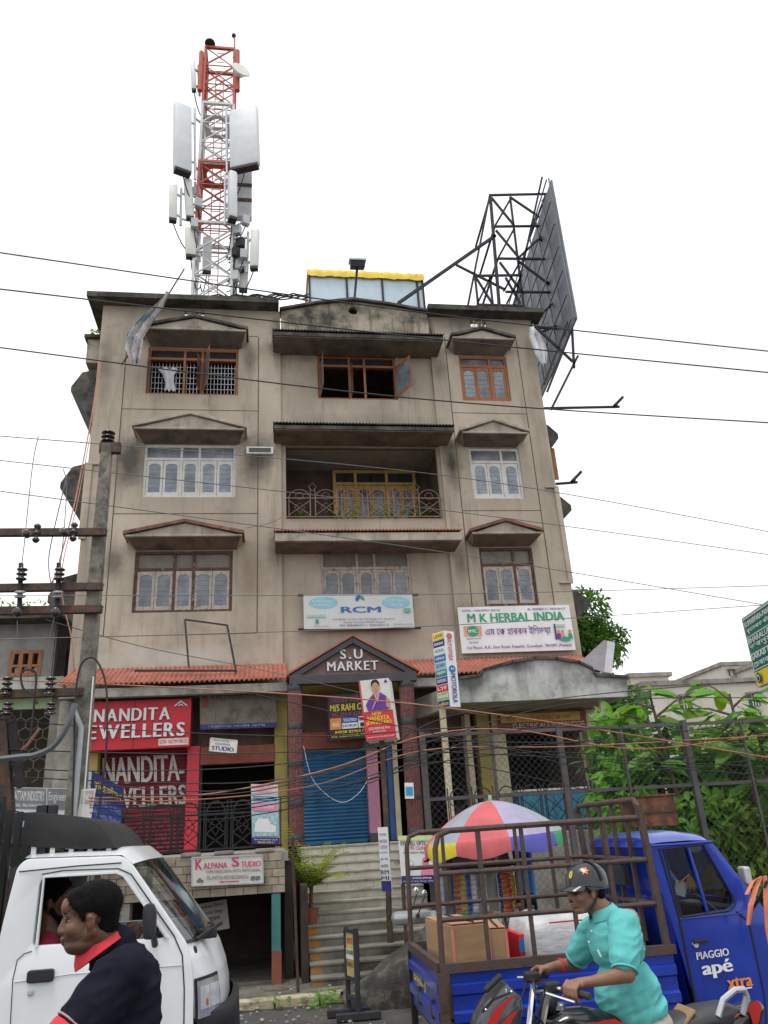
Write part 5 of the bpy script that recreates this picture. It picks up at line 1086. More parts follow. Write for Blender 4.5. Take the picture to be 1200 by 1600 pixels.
wire([pq(117, 1100, PY-.35), pq(108, 1130, PY-.4), pq(85, 1165, PY-.4), pq(55, 1180, PY-.4), pq(30, 1183, PY-.4), pq(-30, 1190, PY-.4)], .08, mat('grey_rubber_hose', (.09, .095, .10), .5, var=.15), 'power_cable', 'thick grey power cable sagging from the pole to the rusty transformer frame')
wire([P(155, 560, 17.2), P(145, 640, 16.5), P(118, 780, 15), P(92, 880, 13.5), P(82, 910, PY)], .03, M_wirep, 'service_cable', 'pink sheathed cable running from the roof corner down to the pole')
wire([P(158, 560, 17.2), P(148, 640, 16.5), P(122, 780, 15), P(96, 900, 13.5), P(112, 1000, 13), P(116, 1050, 13)], .02, M_wireo, 'service_cable', 'orange cable beside the pink one along the left roof corner')
wire([P(105, 742, 12), P(84, 830, 12), P(76, 880, 12), P(83, 930, 11.5)], .02, M_wireg, 'service_cable', 'grey cable looping beside the cross-arm insulators')
# long spans (sag computed from end points)
def span(p0, p1, mid, r, m, label, group, Y0, Y1):
    a, c = P(*p0, Y0), P(*p1, Y1); tm = .5; lo = a.lerp(c, tm); dm = ray(*mid); s = 0
    want = P(*mid, lo.y); return wire([a, V((lo.x, lo.y, want.z)), c], r, m, 'overhead_wire', label, group)
dk = ['dark overhead cable crossing in front of the roof parapet', 'dark overhead cable crossing just above the top-floor windows', 'dark overhead cable crossing the sills of the top-floor windows']
gt = 'dark cables across the top storey'
span((-40, 389), (1240, 553), (600, 484), .028, M_wire, dk[0], gt, 12.5, 12.5)
span((-40, 447), (1240, 586), (600, 524), .028, M_wire, dk[1], gt, 12, 12)
span((-40, 538), (1240, 663), (600, 621), .026, M_wire, dk[2], gt, 11.5, 11.5)
g2 = 'thin grey wires across the middle storeys'; l2 = ['thin grey wire slanting from the pole top across the balcony ceiling', 'thin grey wire slanting across the balcony railing', 'thin grey wire slanting across the red ledge under the balcony']
span((-40, 678), (1240, 838), (520, 744), .016, M_wireg, l2[0], g2, PY, 14)
span((-40, 715), (1240, 872), (560, 800), .016, M_wireg, l2[1], g2, PY, 14)
span((-40, 762), (1240, 953), (600, 866), .016, M_wireg, l2[2], g2, PY, 14)
g3 = 'thin level wires across the first floor'; l3 = ['thin level wire crossing the top edge of the two first-floor boards', 'thin level wire crossing the bottom edge of the pale banner']
span((-40, 930), (1240, 914), (600, 930), .014, M_wireg, l3[0], g3, 12, 13); span((-40, 1000), (1240, 942), (600, 980), .014, M_wireg, l3[1], g3, 12, 13)
wire([P(70, 968, PY), P(230, 1012, 13), P(400, 1045, 15), P(600, 1090, 16), P(760, 1118, 16)], .014, M_wireg, 'overhead_wire', 'thin slanting wire from the cross-arm down past the gable')
wire([P(440, 808, 18.3), P(420, 818, 18.3), P(385, 825, 18.3)], .012, M_wire, 'facade_wire', 'short wire looping at the left end of the balcony')
span((-40, 1060), (1240, 1190), (420, 1108), .02, M_wireo, 'orange cable crossing in front of the gable porch', 'orange and grey cables before the shops', 11, 11.5)
lo_ = ['loose orange cable rising from the pole to the fence top', 'lower loose orange cable running from the pole along the fence mesh']; go_ = 'orange cables sagging across the shop fronts'
wire([P(140, 1247, PY-.2), P(330, 1240, 11.3), P(520, 1200, 11.6), P(660, 1150, 12), P(800, 1140, 12), P(1000, 1170, 12), P(1240, 1140, 12)], .02, M_wireo, 'low_cable', lo_[0], go_)
wire([P(140, 1252, PY-.2), P(330, 1248, 11.3), P(500, 1225, 11.6), P(665, 1172, 12), P(900, 1166, 12), P(1240, 1147, 12)], .018, M_wireo, 'low_cable', lo_[1], go_)
ld_ = 'loose black cable sagging low across the shop fronts'; gd_ = 'black cables sagging low across the shop fronts'
for pts in ([(-40, 1170), (300, 1178), (600, 1172), (800, 1180), (1240, 1200)], [(-40, 1210), (200, 1222), (420, 1220), (660, 1180), (1000, 1150), (1240, 1120)], [(140, 1262), (330, 1268), (480, 1245), (640, 1195), (760, 1200), (1000, 1255)], [(140, 1240), (400, 1236), (650, 1165), (900, 1098), (1240, 1090)], [(-40, 1248), (100, 1290), (130, 1300)], [(60, 1290), (115, 1270), (150, 1240)],
            [(140, 1225), (360, 1235), (560, 1190), (700, 1120), (930, 1085), (1240, 1060)], [(140, 1258), (340, 1255), (520, 1232), (690, 1190), (860, 1175), (1050, 1185), (1240, 1170)], [(-40, 1195), (150, 1205), (420, 1196), (640, 1160), (860, 1160), (1240, 1155)], [(140, 1270), (300, 1282), (460, 1262), (600, 1215), (760, 1150), (1000, 1120)], [(400, 1085), (600, 1130), (800, 1170), (1000, 1195), (1240, 1215)], [(-40, 1120), (200, 1140), (500, 1150), (800, 1135), (1240, 1150)], [(140, 1236), (330, 1262), (560, 1222), (740, 1165), (960, 1205), (1240, 1180)]):
    wire([P(x, y, PY-.1+i*.2) for i, (x, y) in enumerate(pts)], .015, M_wire, 'low_cable', ld_, gd_)
wire([P(474, 1165, 16.6), P(490, 1220, 16.6), P(530, 1253, 16.6), P(560, 1240, 16.6), P(578, 1212, 17.0)], .012, mat('white_wire', (.55, .55, .55), .5), 'hanging_wire', 'pale wire hanging in a loop before the blue shutter')
# rusty transformer frame and dead trunk at the left edge
t = thing('transformer_frame', pq(5, 1330), 'rusty iron transformer frame with twisted cables at the left edge', 'frame')
MB().bar(pq(2, 1130), pq(14, 1320), .16).build('post', M_iron, t); MB().bar(pq(16, 1120), pq(34, 1230), .1).build('brace', M_irondark, t); MB().bar(pq(-20, 1140), pq(20, 1122), .12).build('beam', M_iron, t); MB().bb(pq(-5, 1320).x, pq(16, 1320).x, PY-.08, PY+.08, 0, pq(5, 1318).z).build('post', M_iron, t)
for i in range(7): MB().tube([pq(-8+i, 1150+i*9), pq(8+i*2, 1175+i*3), pq(16, 1181), pq(30, 1183)], .018, 5).build('cable_end', random.choice((M_iron, M_wirep, M_wire)), t)
MB().tube([pq(20, 1182), pq(42, 1165), pq(62, 1138)], .02, 6).build('cable_end', M_wirep, t)
# ================================================================ chain-link fence
FNY = 12.2
M_fence = mat('fence_steel', (.10, .095, .095), .65, metal=.4, var=.25, col2=(.15, .085, .06), c2=(.55, .7), c2scale=5)
posts = [P(659, 1143, FNY).x, P(766, 1140, FNY).x, P(872, 1137, FNY).x, P(968, 1130, FNY).x, P(1066, 1124, FNY).x, P(1155, 1122, FNY).x, P(1290, 1120, FNY).x]
zt = P(870, 1137, FNY).z; zm = P(870, 1238, FNY).z; zb = .25
t = thing('chain_link_fence', ((posts[0]+posts[-1])/2, FNY, 0), 'steel framed chain-link fence in front of the electrical shop and the shrubs', 'fence')
for i, x in enumerate(posts): w_ = .085 if i % 2 == 0 else .035; MB().bb(x-w_/2, x+w_/2, FNY-w_/2, FNY+w_/2, 0, zt+(.03 if w_ > .08 else -.03)).build('post', M_fence, t)
for z in (zt-.03, zm, .35):
    for a, b_ in zip(posts, posts[1:]): MB().bb(a+.04, b_-.04, FNY-.02, FNY+.02, z-.025, z+.025).build('rail', M_fence, t)
b = MB(); X0, X1 = posts[0], posts[-1]; H = zt-.03-.35; p_ = .105; k = -H
while k < X1-X0:
    for s in (0, 1):
        u0, u1 = max(0, k), min(X1-X0, k+H)
        if u1 > u0:
            za, zc = .35+(u0-k), .35+(u1-k)
            if s: za, zc = zt-.03-(u0-k), zt-.03-(u1-k)
            b.bar((X0+u0, FNY+.004*(2*s-1), za), (X0+u1, FNY+.004*(2*s-1), zc), .0036)
    k += p_
o = b.build('wire_mesh', mat('mesh_wire', (.09, .09, .09), .6, metal=.4), t); o['kind'] = 'stuff'
t = thing('rusty_box', P(1025, 1290, 11.4), 'rusty sheet-metal box hung on the fence behind the blue cab', 'box')
a, b_ = P(985, 1247, 11.6), P(1054, 1290, 11.6); m_rb = mat('rusted_sheet', (.12, .06, .04), .8, metal=.3, var=.35, col2=(.22, .09, .045), c2=(.48, .6), c2scale=6)
MB().bb(a.x, b_.x, 11.45, 12.05, b_.z, a.z).build('case', m_rb, t, bevel=.01); MB().bb(a.x-.02, b_.x+.02, 11.43, 12.07, a.z+.002, a.z+.03).build('lid', m_rb, t); MB().bb(a.x, b_.x, 11.44, 11.449, (a.z+b_.z)/2-.015, (a.z+b_.z)/2+.015).build('rib', M_iron, t)
# ================================================================ trees and shrubs
def leaf_mesh(L, Wd):
    b = MB(); leaf_quad(b, (0, 0, 0), (1, 0, 0), (0, 0, 1), L, Wd, .22); me = bpy.data.meshes.new('leaf'); me.from_pydata(b.v, [], b.f)
    for p in me.polygons: p.use_smooth = True
    return me
def orient(d, n):
    d = V(d).normalized(); n = V(n); n = (n-d*n.dot(d)).normalized(); s = n.cross(d); return Matrix((d, s, n)).transposed()
def broadleaf(base, h, label, nl, spread, size=.5, mats=(M_leaf, M_leaf, M_leaf3, M_leaf2), seed=1, lean=(0, 0)):
    random.seed(seed); t = thing('broadleaf_sapling', base, label, 'tree'); base = V(base)
    top = base+V((lean[0], lean[1], h)); MB().tube([base, base.lerp(top, .5)+V((.08, 0, 0)), top], [.07, .05, .02], 8).build('trunk', M_tree, t)
    me = {m: leaf_mesh(1, .46) for m in set(mats)}
    for m in me: me[m].materials.append(m)
    nb = max(5, nl//9); k = 0
    for i in range(nb):
        f_ = .35+.65*i/nb; p0 = base.lerp(top, f_); ang = i*2.4+random.uniform(-.4, .4); ln = spread*(1.15-f_*.6)*random.uniform(.6, 1.1); tip = p0+V((math.cos(ang)*ln, math.sin(ang)*ln*.7, random.uniform(.15, .6)*ln))
        MB().tube([p0, p0.lerp(tip, .5)+V((0, 0, .06)), tip], [.025, .018, .008], 5).build('branch', M_tree, t)
        for j in range(nl//nb):
            q = p0.lerp(tip, .25+.75*(j+1)/(nl//nb)); a2 = ang+random.choice((-1, 1))*random.uniform(.5, 1.4); d = V((math.cos(a2), math.sin(a2), random.uniform(-.45, .25))); s = size*random.uniform(.55, 1.15)
            if j == nl//nb-1: d = V((math.cos(ang), math.sin(ang), .1))
            o = bpy.data.objects.new('leaf', me[random.choice(mats)]); COL.objects.link(o); o.parent = t; M4 = orient(d, V((random.gauss(0, .35), -.35+random.gauss(0, .3), 1))).to_4x4(); M4.translation = q-base; o.matrix_local = M4 @ Matrix.Scale(s, 4)
    return t
def leafy(name, base, h, blobs, label, n, size, m, cat='tree', seed=1, trunk=True, group=None, limbs=True):
    """tree or shrub: tapered trunk, limbs into leaf clumps; blobs = (centre offset, radii)"""
    random.seed(seed); base = V(base); t = thing(name, base, label, cat, group)
    if trunk: MB().tube([base, base+V((.05, 0, h*.3)), base+V((0, 0, h*.75))], [h*.035, h*.025, h*.01], 8).build('trunk', M_tree, t)
    if limbs:
        for c, r in blobs: MB().tube([base+V((0, 0, h*.25)), base+V(c)*.55+V((0, 0, h*.08)), base+V(c)], [h*.014, h*.01, h*.004], 5).build('limb', M_tree, t)
    b = MB()
    tot = sum(r[0]*r[1]*r[2] for c, r in blobs)
    for c, r in blobs:
        for i in range(int(n*r[0]*r[1]*r[2]/tot)):
            d = rvec(); rad = random.random()**.4*(1+.25*noise.noise(d*2.2+V(c))); q = base+V(c)+V((d.x*r[0], d.y*r[1], d.z*r[2]))*rad
            if noise.noise(q*1.3/max(size*3, .3)) < -.25: continue
            leaf_quad(b, q, rvec()+d*.6+V((0, 0, -.3)), rvec()*.7+V((0, -.2, 1)), size*random.uniform(.6, 1.2), size*.45)
    b.build('crown', m, t); return t
VX = lambda x, y, Y: P(x, y, Y)
q = VX(905, 1130, 24); leafy('evergreen_tree', (P(930, 1100, 24).x, 24, 0), 9.5, [((.2, 0, 8.4), (.7, .8, .75)), ((-.5, 0, 7.7), (.9, .9, .9)), ((.6, 0, 7.4), (.8, .8, .7)), ((.1, 0, 7.0), (1.1, 1, .9)), ((-.3, 0, 5.8), (1.1, 1, .9)), ((.6, 0, 5.2), (1, 1, .9)), ((.2, 0, 4), (1.2, 1, 1))], 'dense dark green tree rising behind the right end of the building', 15000, .2, leafmat('tree_leaf', (.085, .19, .04)), seed=3)
leafy('understorey_shrub', (P(1010, 1260, 14.2).x, 14.2, 0), 3.4, [((-.2, 0, 3.0), (.9, .6, .8)), ((.9, .1, 2.8), (.9, .6, .8)), ((0, 0, 1.8), (1.3, .7, .9)), ((1.3, 0, 1.6), (1, .7, .9)), ((.5, 0, .8), (1.6, .8, .7))], 'tangled dark shrub behind the fence beside the canopy', 4200, .24, M_leaf2, 'shrub', 5)
leafy('understorey_shrub', (P(1150, 1260, 13.8).x, 13.8, 0), 3.0, [((-.4, 0, 2.5), (.9, .6, .7)), ((.7, .1, 2.4), (.9, .6, .8)), ((0, 0, 1.5), (1.3, .7, .8)), ((1.3, 0, 1.4), (1, .7, .8)), ((.2, 0, .7), (1.6, .8, .6))], 'bright leafy shrub behind the fence under the green road board', 4200, .26, M_leaf, 'shrub', 6)
leafy('understorey_shrub', (P(1195, 1250, 15.5).x, 15.5, 0), 3.6, [((-.4, 0, 3.1), (1, .6, .7)), ((.7, .1, 2.9), (.9, .6, .8)), ((0, 0, 1.9), (1.4, .7, .9))], 'yellowish shrub behind the broad-leaved sapling', 2200, .26, M_leaf3, 'shrub', 8)
broadleaf((P(1000, 1200, 14.6).x, 13.3, 0), P(1000, 1078, 13.3).z, 'broad-leaved sapling with huge leaves beside the canopy', 150, 1.2, .46, seed=11, lean=(-.15, .1))
broadleaf((P(1105, 1200, 14).x, 13.0, 0), P(1085, 1085, 13.0).z, 'tallest broad-leaved sapling with huge pale leaves above the fence top', 180, 1.3, .5, seed=14, lean=(.2, .1))
broadleaf((P(1190, 1200, 13.2).x, 13.1, 0), P(1190, 1115, 13.1).z, 'broad-leaved sapling under the green road board', 120, 1.2, .45, seed=21)
leafy('understorey_shrub', (P(1050, 1300, 12.9).x, 12.9, 0), 2.4, [((-.5, 0, 1.9), (.6, .4, .5)), ((.5, 0, 1.7), (.7, .4, .6)), ((0, 0, 1.0), (1.1, .45, .7)), ((.9, 0, .8), (.8, .4, .6))], 'bright low shrub pressed against the fence behind the blue cab roof', 2200, .24, M_leaf, 'shrub', 41)
leafy('understorey_shrub', (P(1160, 1330, 12.8).x, 12.8, 0), 2.2, [((-.3, 0, 1.7), (.7, .35, .5)), ((.6, 0, 1.5), (.8, .35, .6)), ((0, 0, .9), (1.1, .4, .7))], 'yellow-green low shrub pressed against the fence beside the blue cab', 2000, .22, M_leaf3, 'shrub', 42)
leafy('understorey_shrub', (P(985, 1260, 13.6).x, 13.6, 0), 3.6, [((0, 0, 3.2), (.5, .5, .6)), ((-.1, 0, 2.3), (.5, .5, .8)), ((.2, 0, 1.4), (.6, .5, .8))], 'tall leafy shrub growing against the right canopy post', 1500, .26, M_leaf, 'shrub', 43)
# ================================================================ pale buildings far right
def far_building(name, label, boxes, wins, Y, m):
    a = P(*boxes[0][0], Y); t = thing(name, (a.x, Y, 0), label, 'building')
    for (p0, p1, z0, dy) in boxes:
        u, v = P(*p0, Y), P(*p1, Y); MB().bb(u.x, v.x, Y+dy, Y+6+dy, z0, (u.z+v.z)/2).build('wall', m, t); MB().bb(u.x-.15, v.x+.15, Y+dy-.15, Y+6.1+dy, (u.z+v.z)/2+.003, (u.z+v.z)/2+.2).build('parapet', M_conc, t)
    for (p0, p1, dy) in wins:
        u, v = P(*p0, Y), P(*p1, Y); w_ = MB().bb(u.x, v.x, Y+dy-.06, Y+dy-.004, v.z, u.z).build('window', M_pane_dark, t)
        for k in range(1, 4): MB().bb(u.x+(v.x-u.x)*k/4-.02, u.x+(v.x-u.x)*k/4+.02, Y+dy-.09, Y+dy-.063, v.z, u.z).build('mullion', M_white, w_)
        MB().bb(u.x-.1, v.x+.1, Y+dy-.35, Y+dy-.007, u.z+.02, u.z+.1).build('window_shade', M_conc, w_)
    return t
M_far = mat('old_whitewash', (.60, .57, .50), .9, var=.12, scale=.4, streak=.4, streakcol=(.25, .23, .2))
far_building('white_house', 'long cream building with a flat parapet behind the saplings', [((1006, 1072), (1320, 1062), 0, 0)], [((1168, 1086), (1188, 1103), 0), ((1060, 1090), (1082, 1108), 0)], 32, M_far)
far_building('white_house', 'small cream roof block with a stained drain hole beside the tree', [((985, 1060), (1044, 1056), 0, 0)], [], 36, M_far)
far_building('white_house', 'taller whitewashed block with a roof tower behind the road board', [((1128, 1042), (1176, 1038), 0, 0), ((1150, 1056), (1330, 1044), 0, -2)], [((1138, 1048), (1146, 1056), 0)], 40, M_far)
# ================================================================ left neighbour
NY = 20.5
nl_, nr_ = P(-140, 1100, NY).x, P(104, 1100, NY).x
t = thing('neighbour_house', ((nl_+nr_)/2, NY, 0), 'old grey house with a wooden window and hexagon grille left of the market building', 'building')
z_e, z_w0, z_w1, z_s = P(50, 975, NY).z, P(50, 1016, NY).z, P(50, 1056, NY).z, P(50, 1070, NY).z
m_gw = mat('grey_board_wall', (.26, .255, .24), .9, var=.25, scale=2, streak=.6)
plate('wall', [rect(nl_, nr_-.4, z_s+.1, z_e+.3), rect(P(14, 1030, NY).x, P(66, 1030, NY).x, z_w1, z_w0)], .2, m_gw, t, pl(NY+.1))
MB().bb(nl_, nr_, NY-.6, NY+4, z_e, z_e+.14).build('roof_slab', M_dark, t); MB().bb(nl_, nr_-.05, NY-.5, NY+3.9, z_e+.145, z_e+.3).build('parapet', M_conc, t); MB().bb(nl_, nr_, NY-.5, NY+.3, z_s-.35, z_s+.09).build('slab_beam', mat('pale_slab_paint', (.40, .40, .36), .9, var=.25, streak=.7), t)
MB().bb(nl_, nr_, NY+3.5, NY+3.7, 0, z_e).build('back_wall', M_room, t); MB().bb(nl_, nr_-.3, NY-.2, NY-.1, z_s-.62, z_s-.36).build('fascia', mat('pale_green_paint', (.3, .42, .25), .8, var=.15), t); MB().bb(nl_, nr_, NY, NY+.25, 0, 1.6).build('plinth_wall', M_dark, t)
w_ = MB(); xa, xb = P(14, 1030, NY).x, P(66, 1030, NY).x; w_.bb(xa, xb, NY-.02, NY+.12, z_w1, z_w1+.08); w_.bb(xa, xb, NY-.02, NY+.12, z_w0-.08, z_w0); w_.bb(xa, xb, NY-.015, NY+.115, z_w0-.42, z_w0-.36)
for k in range(4): x = xa+(xb-xa-.1)*k/3; w_.bb(x, x+.1, NY-.018, NY+.118, z_w1+.081, z_w0-.081)
w_ = w_.build('window', M_wood, t)
for k in range(3): x = xa+.1+(xb-xa-.1)*k/3; MB().bb(x+.06, x+(xb-xa)/3-.12, NY+.03, NY+.05, z_w1+.08, z_w0-.43).build('pane', M_pane_blue, w_)
for k in range(8): MB().bar((nr_-.35+.04*k, NY-.3, z_s+.1), (nr_-.35+.04*k, NY-.3, z_e), .015).build('grille_bar', M_irondark, t)
b = MB(); hx = .16; ga, gb = P(0, 1140, NY-.1), P(78, 1210, NY-.1)
zz = gb.z; r_ = 0
while zz < ga.z+.5:
    x = nl_+.5+(hx*.866 if r_ % 2 else 0)
    while x < gb.x:
        pts = [V((x+hx*math.sin(k*math.pi/3), NY-.05, zz+hx*math.cos(k*math.pi/3))) for k in range(4)]
        for u, v in zip(pts, pts[1:]): b.bar(u, v, .02)
        x += hx*1.732
    zz += hx*1.5; r_ += 1
o = b.build('hexagon_grille', mat('grey_grille', (.14, .14, .125), .8), t)
MB().bb(P(78, 1140, NY).x, nr_, NY-.1, NY+.2, 1.6, z_s-.36).build('pier', M_conc, t)
leafy('creeper_plant', (P(40, 1190, 19).x, 19.2, 1.2), 2.2, [((-.2, 0, 1.5), (.6, .4, .4)), ((.5, 0, 1.4), (.5, .4, .4)), ((-.9, 0, 1.4), (.6, .4, .5))], 'bright creeper growing through the hexagon grille', 900, .2, M_leaf, 'plant', 31)
leafy('leafy_bush', (P(48, 1220, 16).x, 16.0, .6), 2.2, [((0, 0, 1.9), (.6, .4, .3)), ((.4, 0, 1.6), (.5, .4, .3)), ((-.4, 0, 1.5), (.5, .4, .4))], 'dark glossy bush between the old house and the pole', 420, .34, M_leaf2, 'bush', 33)
leafy('roof_weed', (P(40, 965, NY).x, NY+.2, z_e+.3), .5, [((-1.1, 0, .2), (.9, .2, .2)), ((.4, 0, .2), (.9, .2, .2))], 'strip of weeds growing on the roof edge of the old house', 500, .12, M_leaf3, 'weeds', 35, False, limbs=False)
leafy('wall_weed', (P(152, 524, FY+.5).x, FY+.35, 15.02), .3, [((0, 0, .1), (.15, .15, .12))], 'small weed sprouting on the left side balcony', 50, .1, M_leaf, 'weeds', 36, False, limbs=False)
leafy('kerb_weed', PZ(505, 1570, .03), .3, [((0, 0, .1), (.2, .12, .12)), ((.3, -.3, .1), (.15, .12, .1)), ((-.5, .1, .06), (.1, .08, .06))], 'low weeds at the foot of the steps', 110, .08, M_leaf, 'weeds', 37, False, limbs=False)
# palm in a pot on the steps
pb_ = P(473, 1430, 13.5); zst = rs*4
zst = rs*5; t = thing('potted_palm', (sx0+.02, 13.65, zst), 'yellow-green potted palm standing on the left of the steps', 'plant'); c0 = V((sx0+.06, 13.68, zst))
MB().lathe(c0+V((0, 0, .002)), [(.09, 0), (.13, .2), (.14, .22), (.12, .22)], 14).build('pot', m_pot, t, smooth=True); MB().tube([c0+V((0, 0, .2)), c0+V((.02, 0, .55))], .03, 8).build('stem', M_tree, t)
random.seed(12); m_palm = leafmat('palm_leaf', (.24, .30, .045))
for i in range(22):
    a = i*2.4; L = random.uniform(.6, .95); up = random.uniform(.5, 1.25); b = MB(); pts = []
    for k in range(9): s = k/8; pts.append(c0+V((0, 0, .5))+V((math.cos(a)*L*s*.75, math.sin(a)*L*s*.75, up*s*L*1.3-.5*s*s*L)))
    b.tube(pts, [.008*(1-k/10) for k in range(9)], 4)
    for k in range(1, 9):
        d = (pts[k]-pts[k-1]).normalized(); sd = d.cross(V((0, 0, 1))).normalized()
        for s in (-1, 1): leaf_quad(b, pts[k], d*.7+sd*s+V((0, 0, -.1)), V((0, 0, 1)), .22*(1-k/14), .034, .3); leaf_quad(b, pts[k].lerp(pts[k-1], .5), d*.7+sd*s, V((0, 0, 1)), .22*(1-k/14), .034, .3)
    b.build('frond', m_palm, t)
pp = PZ(466, 1548, .05); tag(MB().tube([(pp.x, pp.y, .0), (P(457, 1308, pp.y).x, pp.y+.02, P(457, 1308, pp.y).z)], .02, 8).build('pipe_post', M_iron, origin=pp), 'thin rusty pipe standing at the left foot of the steps', 'post')
# ================================================================ umbrella stall
UY = 9.2
ac, lc, rc = P(764, 1251, UY), P(672, 1318, UY), P(884, 1312, UY); ur = (rc.x-lc.x)/2; ux = (lc.x+rc.x)/2-.05; uz = (lc.z+rc.z)/2+.05; uzt = ac.z
t = thing('market_umbrella', (ux, UY, 0), 'faded red, grey and lilac umbrella shading the sachet stall', 'umbrella')
m_ug = [mat(n_, c_, .75, var=.12, scale=4, bump=.15) for n_, c_ in (('faded_red_cloth', (.52, .11, .12)), ('grey_cloth', (.27, .30, .335)), ('lilac_cloth', (.33, .30, .43)), ('green_cloth', (.04, .30, .12)), ('blue_cloth', (.10, .10, .40)), ('yellow_cloth', (.6, .5, .03)))]
tilt = Matrix.Rotation(R(-3), 3, 'Y')
def up_(a, s, drop=0):     # point on the dome at angle a, radius fraction s
    z = uz-UY*0+(uzt-uz)*(1-s**1.75)-drop
    scal = 1-.05*math.cos(4*a)**2*s
    q = tilt @ V((ur*s*math.cos(a)*scal, ur*s*math.sin(a)*scal, z-uz)); return V((ux, UY, uz))+q
gore = [(1, 5), (0, 0), (2, 4), (1, 3), (0, 0), (2, 4), (1, 5), (0, 0)]   # canopy colour, valance colour
for i in range(8):
    a0 = R(-157.5+45*(i-1)+20); a1 = a0+R(45); b = MB()
    rows = [[up_(a0+(a1-a0)*j/6, k/8) for j in range(7)] for k in range(9)]; b.grid(rows); g = b.build('canopy_panel', m_ug[gore[i][0]], t, smooth=80)
    b = MB(); b.grid([[up_(a0+(a1-a0)*j/6, 1.0) for j in range(7)], [up_(a0+(a1-a0)*j/6, 1.03, .02) for j in range(7)], [up_(a0+(a1-a0)*j/6, 1.03, .13+.03*math.cos((j-3)*.8)) for j in range(7)]]); b.build('valance', m_ug[gore[i][1]], g, smooth=80)
    MB().bar(up_(a0, .05, .03), up_(a0, 1, .01), .012).build('rib', M_silver, t)
MB().tube([(ux, UY, 0), (ux, UY, uzt+.06)], .02, 8).build('pole', M_silver, t); MB().lathe((ux, UY, uzt-.01), [(.05, 0), (.03, .02), (.01, .035)], 10).build('finial', m_ug[3], t)
t = thing('vendor_stall', (P(750, 1400, UY).x, UY, 0), 'small roadside stall with blue tarpaulin sides under the umbrella', 'stall')
m_tarp = mat('blue_tarpaulin', (.02, .19, .48), .5, var=.15, bump=.3, bscale=14)
s0, s1 = P(697, 1400, UY).x, P(838, 1400, UY).x; zc = P(750, 1452, UY).z
for x in (s0, s1-.25): 
    for y in (UY-.2, UY+.5): MB().bar((x, y, 0), (x, y, 1.72), .04).build('post', M_tree, t)
MB().bb(s0, s1, UY-.25, UY+.55, zc-.06, zc).build('counter', M_tree, t); MB().bb(s0+.03, s1-.03, UY-.22, UY-.2, .1, zc-.065).build('counter_front', m_tarp, t)
def drape(x0, x1, y, z0, z1, m, name='tarpaulin'):
    b = MB(); b.grid([[(x0+(x1-x0)*j/10, y+.03*math.sin(j*1.9+k), z1+(z0-z1)*k/6) for j in range(11)] for k in range(7)]); return b.build(name, m, t, smooth=80)
drape(P(690, 1380, UY).x, P(706, 1380, UY).x, UY-.1, .3, 1.66, m_tarp); b = MB(); xa, xb = P(797, 1320, UY).x, P(824, 1320, UY).x; xc, xd = P(805, 1395, UY).x, P(825, 1395, UY).x
b.grid([[(xa+(xb-xa)*j/8+(xc-xa)*k/6*.6, UY-.15+.03*math.sin(j*1.7), 1.68-(1.68-.7)*k/6) for j in range(9)] for k in range(7)]); b.build('tarpaulin', m_tarp, t, smooth=80)
drape(P(704, 1340, UY).x, P(797, 1340, UY).x, UY+.05, P(740, 1362, UY).z, P(740, 1318, UY).z, mat('grey_plastic_sheet', (.26, .25, .24), .6, var=.15, bump=.2)); drape(P(704, 1340, UY).x, P(800, 1340, UY).x, UY+.5, zc, 1.6, mat('pale_plastic_sheet', (.42, .42, .42), .6, var=.1))
rail_z = P(740, 1360, UY-.05).z; MB().bar((s0, UY-.02, rail_z+.03), (s1-.2, UY-.02, rail_z+.03), .02).build('hanging_rail', M_iron, t)
pk = [mat(n_, c_, .3, var=.25, scale=30, spec=.6) for n_, c_ in (('orange_foil', (.55, .16, .04)), ('gold_foil', (.55, .36, .05)), ('blue_foil', (.03, .07, .35)), ('white_foil', (.6, .58, .6)), ('cream_foil', (.55, .5, .38)), ('navy_foil', (.02, .03, .16)), ('red_foil', (.5, .03, .04)))]
pme = {}
for i, (px0, m, w_, hh) in enumerate(((714, 0, .09, .055), (725, 1, .05, .05), (733, 2, .05, .05), (742, 3, .055, .05), (758, 4, .055, .06), (783, 5, .045, .05), (790, 0, .045, .05), (797, 6, .045, .05), (803, 1, .04, .045))):
    x = P(px0, 1400, UY-.06).x; nP = 9; z = rail_z
    st = thing('sachet_strip', (x, UY-.06, rail_z+.02), ['strip of wide orange foil sachets', 'strip of gold foil sachets beside the orange ones', 'strip of blue foil sachets', 'strip of white foil sachets', 'strip of cream sachets on the grey sheet', 'strip of navy sachets beside the blue tarpaulin', 'narrow strip of orange and red sachets', 'strip of red and white sachets', 'narrow gold sachet strip next to the tarpaulin'][i]+' hanging in the stall', 'sachets')
    key = m
    if key not in pme:
        b = MB(); n = 6; b.grid([[(.5*w_*(2*u/n-1), -.012*math.sin(math.pi*u/n)*math.sin(math.pi*v/n)-.002, hh*.46*(2*v/n-1)) for u in range(n+1)] for v in range(n+1)]); me_ = bpy.data.meshes.new('sachet'); me_.from_pydata(b.v, [], b.f); me_.materials.append(pk[m])
        for p in me_.polygons: p.use_smooth = True
        pme[key] = me_
    for k in range(nP):
        o = bpy.data.objects.new('sachet', pme[key]); COL.objects.link(o); o.parent = st; o.location = (random.uniform(-.004, .004), 0, -.04-hh*k); o.rotation_euler = (random.uniform(-.25, .1), random.uniform(-.06, .06), random.uniform(-.3, .3))
jm = glass('jar_glass', (.85, .9, .88), .5)
